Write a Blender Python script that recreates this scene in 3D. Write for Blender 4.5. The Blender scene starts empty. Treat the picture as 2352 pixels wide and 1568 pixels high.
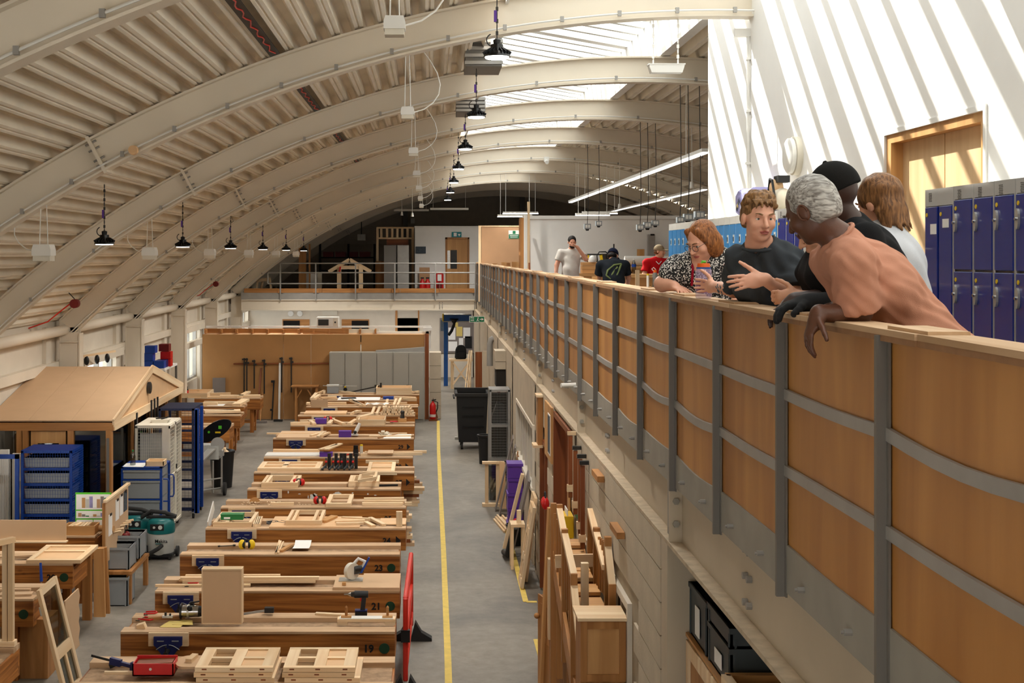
import bpy, math, random
import numpy as np
from mathutils import Vector, Matrix
random.seed(7); rng = np.random.RandomState(7)
S = bpy.context.scene
COL = S.collection
# ------------------------------------------------------------------ camera, sky, sun, exposure
FPX, CX, CY, CAMZ = 3000.0, 985.0, 585.0, 4.45      # focal length in pixels, vanishing point, eye height (photo taken as 2352x1568)
cd = bpy.data.cameras.new('camera'); cam = bpy.data.objects.new('camera', cd); COL.objects.link(cam)
cam.location = (0, 0, CAMZ); cam.rotation_euler = (math.pi/2, 0, 0)
cd.sensor_width = 36; cd.lens = FPX/2352*36
cd.shift_x = (1176-CX)/2352; cd.shift_y = -(784-CY)/2352
cd.clip_start = .1; cd.clip_end = 300
S.camera = cam
wd = bpy.data.worlds.new('sky'); S.world = wd; wd.use_nodes = True
bg = wd.node_tree.nodes['Background']; bg.inputs[0].default_value = (1.0, .985, .955, 1); bg.inputs[1].default_value = 4.6
sd = bpy.data.lights.new('sun', 'SUN'); sun = bpy.data.objects.new('sun', sd); COL.objects.link(sun)
sd.energy = 16.0; sd.angle = .012; sd.color = (1, .95, .86)
SUN = Vector((1.0, -1.39, -1.6)).normalized()
sun.rotation_euler = SUN.to_track_quat('-Z', 'Y').to_euler(); sun.location = (-8, 20, 20)
S.view_settings.view_transform = 'Standard'; S.view_settings.look = 'None'; S.view_settings.gamma = 1
S.view_settings.use_curve_mapping = False; S.view_settings.exposure = -0.1
try:
    S.cycles.use_denoising = True; S.cycles.max_bounces = 8; S.cycles.diffuse_bounces = 5; S.cycles.transparent_max_bounces = 12
    S.cycles.caustics_reflective = False; S.cycles.caustics_refractive = False; S.cycles.sample_clamp_indirect = 8
except Exception: pass
# ------------------------------------------------------------------ pixel -> place (a pixel gives a direction; Y or the plane it lies on gives the distance)
def PX(x, Y): return (x-CX)*Y/FPX
def PZ(y, Y): return CAMZ-(y-CY)*Y/FPX
def W(x, y, Y): return Vector((PX(x, Y), Y, PZ(y, Y)))
def ON(x, y, z=0.0):
    Y = FPX*(CAMZ-z)/(y-CY); return Vector((PX(x, Y), Y, z))
# ------------------------------------------------------------------ materials
def C(r, g, b):
    f = lambda c: ((c/255+.055)/1.055)**2.4 if c > 10 else c/255/12.92
    return (f(r), f(g), f(b), 1)
M = {}
def _base(name):
    m = bpy.data.materials.new(name); m.use_nodes = True; M[name] = m
    return m, m.node_tree.nodes, m.node_tree.links, m.node_tree.nodes['Principled BSDF']
def mat(name, col, rough=.6, metal=0, var=.10, scale=4, bump=0, bscale=60, spec=.4, coat=0):
    m, n, l, p = _base(name)
    p.inputs['Roughness'].default_value = rough; p.inputs['Metallic'].default_value = metal
    p.inputs['Specular IOR Level'].default_value = spec; p.inputs['Coat Weight'].default_value = coat
    p.inputs['Base Color'].default_value = col
    tc = n.new('ShaderNodeTexCoord')
    if var:
        nz = n.new('ShaderNodeTexNoise'); nz.inputs['Scale'].default_value = scale; nz.inputs['Detail'].default_value = 5
        l.new(tc.outputs['Object'], nz.inputs['Vector'])
        oi = n.new('ShaderNodeObjectInfo')
        mr = n.new('ShaderNodeMapRange'); mr.inputs[1].default_value = .3; mr.inputs[2].default_value = .7
        mr.inputs[3].default_value = 1-var; mr.inputs[4].default_value = 1+var*.6
        l.new(nz.outputs[0], mr.inputs[0])
        ml = n.new('ShaderNodeVectorMath'); ml.operation = 'SCALE'; ml.inputs[0].default_value = col[:3]
        l.new(mr.outputs[0], ml.inputs['Scale']); l.new(ml.outputs[0], p.inputs['Base Color'])
    if bump:
        nb = n.new('ShaderNodeTexNoise'); nb.inputs['Scale'].default_value = bscale; nb.inputs['Detail'].default_value = 4
        l.new(tc.outputs['Object'], nb.inputs['Vector'])
        b = n.new('ShaderNodeBump'); b.inputs['Strength'].default_value = bump; b.inputs['Distance'].default_value = .01
        l.new(nb.outputs[0], b.inputs['Height']); l.new(b.outputs[0], p.inputs['Normal'])
    return m
def wood(name, c1, c2, axis=0, scale=14, stretch=.06, rough=.55, knots=.0, rnd=.16):
    m, n, l, p = _base(name); p.inputs['Roughness'].default_value = rough; p.inputs['Specular IOR Level'].default_value = .3
    tc = n.new('ShaderNodeTexCoord'); mp = n.new('ShaderNodeMapping'); s = [1, 1, 1]; s[axis] = stretch
    mp.inputs['Scale'].default_value = s
    oi = n.new('ShaderNodeObjectInfo'); ad = n.new('ShaderNodeVectorMath'); ad.operation = 'ADD'
    sc = n.new('ShaderNodeVectorMath'); sc.operation = 'SCALE'; sc.inputs[0].default_value = (13, 7, 5)
    l.new(oi.outputs['Random'], sc.inputs['Scale']); l.new(tc.outputs['Object'], ad.inputs[0]); l.new(sc.outputs[0], ad.inputs[1])
    l.new(ad.outputs[0], mp.inputs['Vector'])
    nz = n.new('ShaderNodeTexNoise'); nz.inputs['Scale'].default_value = scale; nz.inputs['Detail'].default_value = 6; nz.inputs['Distortion'].default_value = .6
    l.new(mp.outputs[0], nz.inputs['Vector'])
    cr = n.new('ShaderNodeValToRGB'); cr.color_ramp.elements[0].position = .35; cr.color_ramp.elements[1].position = .68
    cr.color_ramp.elements[0].color = c2; cr.color_ramp.elements[1].color = c1
    l.new(nz.outputs[0], cr.inputs[0])
    hv = n.new('ShaderNodeHueSaturation'); mr = n.new('ShaderNodeMapRange'); mr.inputs[3].default_value = 1-rnd; mr.inputs[4].default_value = 1+rnd*.6
    l.new(oi.outputs['Random'], mr.inputs[0]); l.new(mr.outputs[0], hv.inputs['Value']); l.new(cr.outputs[0], hv.inputs['Color'])
    out = hv.outputs[0]
    if knots:
        vo = n.new('ShaderNodeTexVoronoi'); vo.inputs['Scale'].default_value = 1.6
        mk = n.new('ShaderNodeMapping'); sk = [1.6, 1.6, 1.6]; sk[axis] = .9; mk.inputs['Scale'].default_value = sk
        l.new(ad.outputs[0], mk.inputs['Vector']); l.new(mk.outputs[0], vo.inputs['Vector'])
        kr = n.new('ShaderNodeMapRange'); kr.inputs[1].default_value = .02; kr.inputs[2].default_value = .07; kr.inputs[3].default_value = 1-knots; kr.inputs[4].default_value = 1
        l.new(vo.outputs['Distance'], kr.inputs[0])
        km = n.new('ShaderNodeVectorMath'); km.operation = 'SCALE'; l.new(out, km.inputs[0]); l.new(kr.outputs[0], km.inputs['Scale']); out = km.outputs[0]
    l.new(out, p.inputs['Base Color'])
    return m
def emit(name, col, strength):
    m, n, l, p = _base(name); p.inputs['Base Color'].default_value = col
    p.inputs['Emission Color'].default_value = col; p.inputs['Emission Strength'].default_value = strength
    return m
def glass(name, col=(.9, .95, .95, 1), alpha=.12, rough=.05):
    m, n, l, p = _base(name); out = n['Material Output']
    tr = n.new('ShaderNodeBsdfTransparent'); tr.inputs[0].default_value = col
    gl = n.new('ShaderNodeBsdfGlossy'); gl.inputs['Roughness'].default_value = rough; gl.inputs[0].default_value = (.9, .9, .9, 1)
    mx = n.new('ShaderNodeMixShader'); mx.inputs[0].default_value = alpha
    l.new(tr.outputs[0], mx.inputs[1]); l.new(gl.outputs[0], mx.inputs[2]); l.new(mx.outputs[0], out.inputs[0])
    return m
mat('steel_cream', C(224, 213, 195), .5, var=.06, scale=1.2)
mat('deck', C(236, 227, 210), .55, var=.08, scale=2)
mat('white_wall', C(238, 236, 232), .8, var=.02)
mat('white_paint', C(232, 230, 225), .6, var=.03)
mat('cream_wall', C(214, 204, 188), .8, var=.07, scale=2, bump=.15, bscale=30)
mat('block', C(196, 182, 160), .85, var=.10, scale=3, bump=.3, bscale=40)
mat('block_joint', C(170, 155, 132), .9, var=.1)
mat('dark_wall', C(176, 166, 150), .9, var=.08)
mat('dark_fill', C(40, 36, 32), .9, var=.1)  # near-black; puts shade into the colour of the cabin inside and wall opening
mat('grey_steel', C(112, 108, 102), .5, var=.06, scale=3)
mat('galv', C(158, 155, 150), .45, metal=.3, var=.10, scale=5)
mat('grey_plate', C(150, 146, 136), .55, var=.12, scale=4)
mat('ledge_dust', C(188, 170, 145), .9, var=.2, scale=12)
mat('beam_paint', C(190, 176, 154), .55, var=.08, scale=2)
mat('locker_grey', C(178, 176, 172), .5, var=.03)
mat('locker_blue', C(18, 44, 136), .22, var=.05, coat=.3)
mat('locker_sky', C(60, 146, 212), .3, var=.05, coat=.2)
mat('locker_white', C(222, 220, 212), .5, var=.03)
mat('cabinet_grey', C(158, 154, 144), .5, var=.03)
mat('steel', C(190, 190, 190), .25, metal=1, var=.05)
mat('dark_steel', C(62, 60, 58), .4, metal=.7, var=.1)
mat('black', C(22, 22, 23), .5, var=.1)
mat('black_gloss', C(16, 16, 18), .25, var=.05)
mat('rubber', C(38, 37, 36), .8, var=.1)
mat('yellow_tape', C(226, 196, 96), .7, var=.14, scale=9)
mat('red', C(196, 26, 24), .35, var=.06)
mat('barrier_red', C(205, 42, 26), .4, var=.08)
mat('dark_red', C(110, 20, 18), .5)
mat('vise_blue', C(22, 34, 92), .35, var=.08)
mat('blue', C(18, 62, 150), .4, var=.05)
mat('rack_blue', C(12, 58, 140), .4, var=.06)
mat('navy', C(24, 34, 66), .5)
mat('crane_blue', C(34, 92, 170), .4)
mat('purple', C(92, 50, 150), .5, var=.05)
mat('green', C(36, 120, 62), .5)
mat('sign_green', C(14, 110, 70), .5, var=0)
mat('sign_teal', C(12, 130, 140), .5, var=0)
mat('lime', C(84, 190, 40), .5)
mat('disc_green', C(18, 58, 36), .6, var=.05)
mat('paper', C(236, 234, 230), .8, var=.02)
mat('card_yellow', C(214, 190, 110), .8, var=.05)
mat('cardboard', C(190, 145, 95), .8)
mat('print', C(70, 80, 90), .8, var=.4, scale=40)
mat('teal', C(14, 98, 98), .4)
mat('vac_grey', C(196, 196, 190), .5)
mat('crate_grey', C(140, 144, 146), .5, var=.05)
mat('crate_dark', C(62, 68, 70), .5, var=.05)
mat('plastic_white', C(226, 224, 218), .45, var=.03)
mat('alu', C(196, 194, 188), .35, metal=.6, var=.05)
mat('ivory', C(215, 208, 192), .5, var=.04)
mat('yellow', C(226, 190, 20), .5)
mat('tote_yellow', C(220, 175, 20), .5)
mat('orange', C(236, 104, 26), .45)
mat('cloth_cream', C(225, 215, 196), .9, var=.08)
mat('hose_green', C(88, 92, 74), .7)
mat('panel_brown', C(180, 140, 104), .8, var=.04)
mat('fabric_black', C(26, 26, 27), .9, var=.1)
mat('grey_board', C(128, 118, 112), .7, var=.08)
mat('lilac', C(150, 145, 190), .8, var=.3, scale=8)
glass('pane', (.93, .96, .97, 1), .06); glass('pane_dark', (.55, .57, .55, 1), .12)
emit('tube_light', (1, .97, .92, 1), 22); emit('tube_soft', (1, .97, .92, 1), 2.2); emit('lamp_glow', (1, .94, .84, 1), 60); emit('lamp_dim', (1, .94, .84, 1), 5); emit('led_green', (.1, 1, .3, 1), 6)
for ax, s in enumerate('xyz'):
    wood('bench_'+s, C(192, 126, 62), C(120, 68, 26), ax, 20, .045, .5, knots=.6, rnd=.10)
    wood('worn_'+s, C(212, 180, 146), C(178, 144, 108), ax, 9, .08, .75, rnd=.06)
    wood('pine_'+s, C(240, 216, 180), C(222, 186, 142), ax, 12, .05, .6, knots=.25)
    wood('ply_'+s, C(194, 138, 74), C(168, 112, 54), ax, 4, .15, .38, rnd=.05)
    wood('oak_'+s, C(208, 160, 104), C(184, 134, 82), ax, 9, .06, .5, rnd=.05)
    wood('oaklight_'+s, C(232, 200, 156), C(216, 180, 134), ax, 9, .06, .5, rnd=.03)
    wood('honey_'+s, C(186, 132, 78), C(152, 102, 54), ax, 10, .06, .45, rnd=.1)
    wood('red_wood_'+s, C(146, 84, 44), C(116, 60, 30), ax, 10, .06, .45, rnd=.1)
mat('well', C(168, 138, 108), .9, var=.3, scale=14)
mat('mdf', C(202, 168, 132), .8, var=.04, scale=3); mat('mdf_dark', C(172, 126, 76), .75, var=.10, scale=1.5)
mat('ply_edge', C(150, 110, 76), .7, var=.15, scale=20); mat('pine_board', C(222, 182, 138), .7, var=.06)
# concrete floor
def concrete():
    m, n, l, p = _base('concrete'); tc = n.new('ShaderNodeTexCoord'); p.inputs['Specular IOR Level'].default_value = .45
    a = n.new('ShaderNodeTexNoise'); a.inputs['Scale'].default_value = .55; a.inputs['Detail'].default_value = 9; a.inputs['Roughness'].default_value = .62; a.inputs['Distortion'].default_value = .5
    l.new(tc.outputs['Object'], a.inputs['Vector'])
    cr = n.new('ShaderNodeValToRGB'); e = cr.color_ramp.elements; e[0].position = .36; e[0].color = C(98, 91, 82); e[1].position = .66; e[1].color = C(144, 136, 124)
    l.new(a.outputs[0], cr.inputs[0])
    f = n.new('ShaderNodeTexNoise'); f.inputs['Scale'].default_value = 7; f.inputs['Detail'].default_value = 8; f.inputs['Roughness'].default_value = .7; l.new(tc.outputs['Object'], f.inputs['Vector'])
    fr = n.new('ShaderNodeMapRange'); fr.inputs[1].default_value = .3; fr.inputs[2].default_value = .7; fr.inputs[3].default_value = .80; fr.inputs[4].default_value = 1.12; l.new(f.outputs[0], fr.inputs[0])
    vm = n.new('ShaderNodeVectorMath'); vm.operation = 'SCALE'; l.new(cr.outputs[0], vm.inputs[0]); l.new(fr.outputs[0], vm.inputs['Scale']); l.new(vm.outputs[0], p.inputs['Base Color'])
    r = n.new('ShaderNodeMapRange'); r.inputs[3].default_value = .38; r.inputs[4].default_value = .75; l.new(a.outputs[0], r.inputs[0]); l.new(r.outputs[0], p.inputs['Roughness'])
concrete()
# ------------------------------------------------------------------ mesh building
class MB:
    def __init__(s): s.v = []; s.f = []
    def add(s, vs, fs):
        o = len(s.v); s.v += [tuple(v) for v in vs]; s.f += [tuple(i+o for i in f) for f in fs]; return s
    def box(s, x0, x1, y0, y1, z0, z1):
        return s.add([(x0,y0,z0),(x1,y0,z0),(x1,y1,z0),(x0,y1,z0),(x0,y0,z1),(x1,y0,z1),(x1,y1,z1),(x0,y1,z1)],
            [(0,3,2,1),(4,5,6,7),(0,1,5,4),(1,2,6,5),(2,3,7,6),(3,0,4,7)])
    def bar(s, p0, p1, w, h, up=(0,0,1)):
        p0, p1, up = Vector(p0), Vector(p1), Vector(up); d = (p1-p0).normalized(); r = d.cross(up)
        if r.length < 1e-4: r = d.cross(Vector((0, 1, 0)))
        r.normalize(); u = r.cross(d); a = r*w/2; b = u*h/2
        return s.add([p0-a-b, p0+a-b, p0+a+b, p0-a+b, p1-a-b, p1+a-b, p1+a+b, p1-a+b],
            [(0,1,2,3)[::-1],(4,5,6,7),(0,4,5,1)[::-1],(1,5,6,2)[::-1],(2,6,7,3)[::-1],(3,7,4,0)[::-1]])
    def tube(s, pts, r, n=8):
        pts = [Vector(p) for p in pts]; rs = r if isinstance(r, (list, tuple)) else [r]*len(pts)
        o = len(s.v); k = len(pts); prev = None
        for i, p in enumerate(pts):
            d = (pts[min(i+1, k-1)]-pts[max(i-1, 0)]).normalized()
            if prev is None:
                a = d.cross(Vector((0, 0, 1)))
                if a.length < 1e-3: a = d.cross(Vector((1, 0, 0)))
            else: a = prev-d*prev.dot(d)
            a.normalize(); prev = a; b = d.cross(a)
            for j in range(n):
                t = 2*math.pi*j/n; s.v.append(tuple(p+(a*math.cos(t)+b*math.sin(t))*rs[i]))
        for i in range(k-1):
            for j in range(n):
                j2 = (j+1) % n; s.f.append((o+i*n+j, o+i*n+j2, o+(i+1)*n+j2, o+(i+1)*n+j))
        s.f.append(tuple(o+j for j in range(n))[::-1]); s.f.append(tuple(o+(k-1)*n+j for j in range(n)))
        return s
    def cyl(s, p0, p1, r0, r1=None, n=16): return s.tube([p0, p1], [r0, r0 if r1 is None else r1], n)
    def lathe(s, prof, c=(0,0,0), n=20, sx=1, sy=1):
        o = len(s.v); k = len(prof)
        for r, z in prof:
            for j in range(n):
                t = 2*math.pi*j/n; s.v.append((c[0]+r*sx*math.cos(t), c[1]+r*sy*math.sin(t), c[2]+z))
        for i in range(k-1):
            for j in range(n):
                j2 = (j+1) % n; s.f.append((o+i*n+j, o+i*n+j2, o+(i+1)*n+j2, o+(i+1)*n+j))
        s.f.append(tuple(o+j for j in range(n))[::-1]); s.f.append(tuple(o+(k-1)*n+j for j in range(n)))
        return s
    def prism(s, poly, d):
        poly = [Vector(p) for p in poly]; d = Vector(d); k = len(poly)
        nn = Vector((0,0,0))
        for i in range(k): nn += poly[i].cross(poly[(i+1) % k])
        if nn.dot(d) > 0: poly = poly[::-1]
        return s.add(poly+[p+d for p in poly], [tuple(range(k)), tuple(range(k, 2*k))[::-1]]+[(i, i+k, (i+1) % k+k, (i+1) % k) for i in range(k)])
    def sphere(s, c, r, n=12, m=8):
        rx, ry, rz = r if isinstance(r, (tuple, list)) else (r, r, r); c = Vector(c)
        prof = [(max(1e-4, math.sin(math.pi*i/m)), -math.cos(math.pi*i/m)) for i in range(m+1)]
        o = len(s.v)
        s.lathe(prof, (0,0,0), n)
        for i in range(o, len(s.v)):
            v = s.v[i]; s.v[i] = (c.x+v[0]*rx, c.y+v[1]*ry, c.z+v[2]*rz)
        return s
    def quad(s, a, b, c, d): return s.add([a, b, c, d], [(0, 1, 2, 3)])
def pworld(o):
    m = o.matrix_parent_inverse @ o.matrix_basis if o.parent else o.matrix_basis
    return pworld(o.parent) @ m if o.parent else m.copy()
def link(o, parent=None):
    COL.objects.link(o)
    if parent is not None:
        o.parent = parent; o.matrix_parent_inverse = pworld(parent).inverted()
    return o
def build(mb, name, material, parent=None, smooth=False, centre=None, bevel=0):
    me = bpy.data.meshes.new(name); v = mb.v
    if centre is None: centre = parent is None
    off = Vector((0,0,0))
    if centre and v:
        a = np.array(v); lo = a.min(0); hi = a.max(0); off = Vector(((lo[0]+hi[0])/2, (lo[1]+hi[1])/2, lo[2]))
        v = [tuple(Vector(p)-off) for p in v]
    me.from_pydata(v, [], mb.f); me.update()
    if smooth:
        me.polygons.foreach_set('use_smooth', [True]*len(me.polygons))
        try: me.set_sharp_from_angle(angle=math.radians(40))
        except Exception: pass
    me.materials.append(M[material] if isinstance(material, str) else material)
    o = bpy.data.objects.new(name, me); o.location = off; link(o, parent)
    if bevel:
        b = o.modifiers.new('bevel', 'BEVEL'); b.width = bevel; b.segments = 1; b.limit_method = 'ANGLE'
    return o
def tag(o, label, cat, group=None):
    o['label'] = label; o['category'] = cat
    if group: o['group'] = group
    return o
def thing(name, label, cat, loc=(0,0,0), group=None):
    o = bpy.data.objects.new(name, None); o.location = loc; o.empty_display_size = .1; COL.objects.link(o)
    return tag(o, label, cat, group)
def struct(mb, name, material, parent=None, smooth=False, centre=False):
    o = build(mb, name, material, parent, smooth, centre=centre)
    if parent is None: o['kind'] = 'structure'
    return o
def sgroup(name, loc=(0,0,0)):
    o = bpy.data.objects.new(name, None); o.location = loc; COL.objects.link(o); o['kind'] = 'structure'; return o
def stick(name, p0, p1, w, h, material, parent=None, roll=0, up=(0,0,1)):
    """a board or batten with its long axis on local x, so its grain runs along it; p0/p1 = centre line"""
    p0, p1 = Vector(p0), Vector(p1); d = p1-p0; L = d.length; x = d.normalized(); y = Vector(up).cross(x)
    if y.length < 1e-4: y = Vector((0, 1, 0))
    y.normalize(); z = x.cross(y)
    R = Matrix((x, y, z)).transposed().to_4x4() @ Matrix.Rotation(roll, 4, 'X')
    mb = MB().box(-L/2, L/2, -w/2, w/2, -h/2, h/2)
    me = bpy.data.meshes.new(name); me.from_pydata(mb.v, [], mb.f); me.materials.append(M[material])
    o = bpy.data.objects.new(name, me); o.matrix_basis = Matrix.Translation((p0+p1)/2) @ R
    return link(o, parent)
def text(name, s, size, loc, rot, material, parent=None, ext=.001, align='CENTER', sx=1, off=0.0):
    cu = bpy.data.curves.new(name, 'FONT'); cu.body = s; cu.size = size; cu.extrude = ext; cu.offset = off; cu.align_x = align; cu.align_y = 'CENTER'; cu.resolution_u = 2
    t = bpy.data.objects.new(name, cu); COL.objects.link(t)
    me = bpy.data.meshes.new_from_object(t); bpy.data.objects.remove(t); bpy.data.curves.remove(cu)
    me.materials.clear(); me.materials.append(M[material])
    o = bpy.data.objects.new(name, me); o.location = loc; o.rotation_euler = rot; o.scale = (sx, 1, 1)
    return link(o, parent)
FRONT = (math.pi/2, 0, 0)            # text facing the camera (towards -y)
# ================================================================== THE BUILDING
MZ = 3.07                                   # mezzanine floor
RIBS = [3.16+5*k for k in range(-1, 11)]     # y of the roof ribs
AX, AZ, R0 = 2.9, CAMZ+2.39-13.0, 13.0       # centre and radius of the ribs' lower edge
def arc(X, r): return AZ+math.sqrt(r*r-(X-AX)**2)
WALLX, LX = 3.25, -6.16
struct(MB().box(-6.7, 12.4, -2, 57, -.2, 0), 'floor', 'concrete')
# mezzanine floors
struct(MB().box(1.6, 12.4, -2, 57, MZ-.25, MZ).box(-6.6, 1.6, 43.4, 57, MZ-.25, MZ), 'floor_mezzanine', 'grey_board')
# outer walls
wl = sgroup('wall_left', (LX, 20, 0))
WIN = [(24.3, 27.6, .95, 2.34), (34.3, 37.6, .95, 2.34), (44.2, 47.4, 1.2, 2.5), (14.3, 17.6, .95, 2.34)]
def wall_with_holes(x0, x1, y0, y1, z0, z1, holes, name, m, parent):
    ys = sorted({y0, y1, *[h[0] for h in holes], *[h[1] for h in holes]}); mb = MB()
    for a, b in zip(ys, ys[1:]):
        hs = sorted([h for h in holes if h[0] <= a+1e-6 and h[1] >= b-1e-6], key=lambda h: h[2]); z = z0
        for h in hs:
            if h[2] > z: mb.box(x0, x1, a, b, z, h[2])
            z = h[3]
        if z < z1: mb.box(x0, x1, a, b, z, z1)
    return build(mb, name, m, parent)
wall_with_holes(-6.9, -6.62, -2, 57, 0, 3.55, [w for w in WIN], 'wall_face', 'cream_wall', wl)
for Yr in RIBS[1:-1]:                        # rails across the wall panels, block joints
    for z in (2.42, 1.9):
        build(MB().box(-6.62, -6.5, Yr+.2, Yr+4.8, z, z+.16), 'cladding_rail', 'steel_cream', wl)
    build(MB().box(-6.62, -6.55, Yr+4.2, Yr+4.5, 0, 3.2), 'cladding_post', 'cream_wall', wl)
for k, (a, b, c, d) in enumerate(WIN):
    w = sgroup('window_%d' % (k+1), (-6.76, (a+b)/2, c)); fr = MB()
    fr.box(-6.80, -6.70, a, b, c, c+.06).box(-6.80, -6.70, a, b, d-.06, d)
    n = 3
    for i in range(n+1):
        y = a+(b-a)*i/n; fr.box(-6.80, -6.70, max(a, y-.035), min(b, y+.035), c+.06, d-.06)
    build(fr, 'window_frame', 'galv', w)
    for i in range(n):
        y = a+(b-a)*i/n; build(MB().box(-6.757, -6.75, y+.035, y+(b-a)/n-.035, c+.06, d-.06), 'pane', 'pane', w)
    build(MB().box(-6.62, -6.46, a-.1, b+.1, d+.0, d+.16), 'blind_box', 'steel_cream', w)
struct(MB().box(12.2, 12.4, -2, 57, 0, 6), 'wall_right', 'cream_wall')
gy = 56.0; gab = MB(); pts = [(x, gy, arc(x, R0+.6)) for x in np.linspace(-6.9, 12.4, 40)]
gab.prism([(12.4, gy, 0), (-6.9, gy, 0)]+pts, (0, .3, 0)); struct(gab, 'wall_gable', 'dark_wall')
for z in (4.9, 5.6):
    build(MB().box(-6, 12, gy-.12, gy, z, z+.12), 'cladding_rail', 'dark_wall', bpy.data.objects['wall_gable'])
for x in (-1.1, 3.9, 7.5):
    build(MB().box(x, x+.2, gy-.25, gy, MZ, 7), 'gable_post', 'grey_steel', bpy.data.objects['wall_gable'])
# ---- curved ribs (I sections) with splice plates, columns, eaves tube
def rib(Yr, xa, xb):
    root = sgroup('trim_rib', (xa, Yr, arc(xa, R0)))
    d, fw, ft = .36, .19, .022; N = 56; A = math.atan2
    t0 = math.asin((xa-AX)/R0); t1 = math.asin((xb-AX)/R0); ts = np.linspace(t0, t1, N)
    def sweep(ra, rb, ya, yb):
        mb = MB(); o = 0
        for t in ts:
            for r in (ra, rb):
                for y in (ya, yb): mb.v.append((AX+r*math.sin(t), y, AZ+r*math.cos(t)))
        for i in range(N-1):
            a = i*4; b = a+4
            for p, q in ((0, 1), (1, 3), (3, 2), (2, 0)): mb.f.append((a+p, a+q, b+q, b+p))
        mb.f += [(0, 2, 3, 1), ((N-1)*4, (N-1)*4+1, (N-1)*4+3, (N-1)*4+2)]
        return mb
    build(sweep(R0, R0+ft, Yr-fw/2, Yr+fw/2), 'lower_flange', 'steel_cream', root, True)
    build(sweep(R0+d-ft, R0+d, Yr-fw/2, Yr+fw/2), 'upper_flange', 'steel_cream', root, True)
    build(sweep(R0+ft, R0+d-ft, Yr-.012, Yr+.012), 'web', 'steel_cream', root, True)
    for xs in (-3.33, 9.13):                  # bolted splice plates with their bolts
        if xs > xb: continue
        t = math.asin((xs-AX)/(R0+.18)); u = Vector((math.sin(t), 0, math.cos(t))); s = Vector((math.cos(t), 0, -math.sin(t)))
        c = Vector((AX, Yr, AZ))
        build(MB().bar(c+u*(R0-.03), c+u*(R0+d+.02), .2, .035, up=s), 'splice_plate', 'steel_cream', root)
        bo = MB()
        for r in (.07, .13, .24, .31):
            for sy in (-.06, .06): bo.cyl(c+u*(R0+r)-s*.06+Vector((0, sy, 0)), c+u*(R0+r)+s*.06+Vector((0, sy, 0)), .012, n=6)
        build(bo, 'bolt', 'galv', root)
    if Yr < 44:                               # conduit clipped to the lower flange
        cp = [(AX+(R0+.055)*math.sin(t), Yr-.11, AZ+(R0+.055)*math.cos(t)) for t in ts]
        build(MB().tube(cp, .011, 6), 'conduit', 'plastic_white', root, True)
        for t in ts[3:-1:3]:
            p = Vector((AX+(R0+.05)*math.sin(t), Yr-.115, AZ+(R0+.05)*math.cos(t)))
            build(MB().box(p.x-.018, p.x+.018, p.y-.012, p.y+.02, p.z-.02, p.z+.035), 'conduit_clip', 'galv', root)
    return root
for Yr in RIBS:
    rib(Yr, LX-.12, WALLX if Yr < 15.2 else 11.9)
    cr = sgroup('trim_column', (LX-.17, Yr, 0)); zt = arc(LX-.1, R0)
    mb = MB().box(LX-.012-.33, LX-.012, Yr-.012, Yr+.012, 0, zt+.1)
    mb.box(LX-.022, LX, Yr-.12, Yr+.12, 0, zt).box(LX-.36, LX-.34, Yr-.12, Yr+.12, 0, zt+.25)
    mb.box(LX-.36, LX, Yr-.13, Yr-.105, zt-.16, zt-.135)
    build(mb, 'column_section', 'steel_cream', cr)
    build(MB().box(LX-.35, LX-.015, Yr-.10, Yr-.08, 0, zt+.02), 'column_casing', 'steel_cream', cr)
struct(MB().cyl((LX-.28, -2, 3.12), (LX-.28, 56, 3.12), .09, n=16), 'trim_eaves_tube', 'steel_cream', smooth=True)
# ---- corrugated roof deck, one sheet for each bay, left and right of the rooflight
def deck(x0, x1, y0, y1):
    t0 = math.asin((x0-AX)/(R0+.45)); t1 = math.asin((x1-AX)/(R0+.45)); pit = .245/(R0+.45); n = int((t1-t0)/pit)
    pr = []
    for i in range(n):
        a = t0+i*pit
        for f, r in ((0, .38), (.10, .38), (.13, .395), (.17, .395), (.20, .38), (.34, .38), (.44, .49), (.50, .515), (.80, .515), (.86, .49), (.98, .38)): pr.append((a+f*pit, R0+r))
    mb = MB(); k = len(pr)
    for y in (y0, y1):
        for t, r in pr: mb.v.append((AX+r*math.sin(t), y, AZ+r*math.cos(t)))
    mb.f = [(i, i+1, k+i+1, k+i) for i in range(k-1)]
    return mb
RLX0, RLX1 = .8, 3.22
for a, b in zip(RIBS, RIBS[1:]):
    far = a > 42
    struct(deck(-6.95, RLX0 if not far else 12.3, a, b), 'ceiling_deck', 'deck')
    if not far: struct(deck(RLX1+.05, 12.3, a, b), 'ceiling_deck', 'deck')
struct(deck(-6.95, 12.3, RIBS[-1], 56.2), 'ceiling_deck', 'deck')
# outer skin so no light leaks through the eaves
struct(MB().box(-7.1, -6.8, -2, 57, 3.3, 4.4), 'wall_eaves', 'cream_wall')
# service slot with red cable in one trough of each bay
for a in RIBS[1:7]:
    x = -4.05+2.5; t = math.asin((x-AX)/(R0+.4)); u = Vector((math.sin(t), 0, math.cos(t))); s = Vector((math.cos(t), 0, -math.sin(t))); c = Vector((AX, 0, AZ))+u*(R0+.366)
    g = thing('cable_tray', 'dark cable tray with red cable set into a trough of the roof deck', 'cable tray', (c.x, a+2.5, c.z), 'cable trays along the roof deck')
    build(MB().bar(c+Vector((0, a+.1, 0)), c+Vector((0, a+4.9, 0)), .10, .012, up=u), 'tray', 'black', g)
    pts = [c-u*.012+s*(.018*math.sin(i*1.7))+Vector((0, a+.2+i*.12, 0)) for i in range(39)]
    build(MB().tube(pts, .007, 5), 'cable', 'red', g, True)
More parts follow.
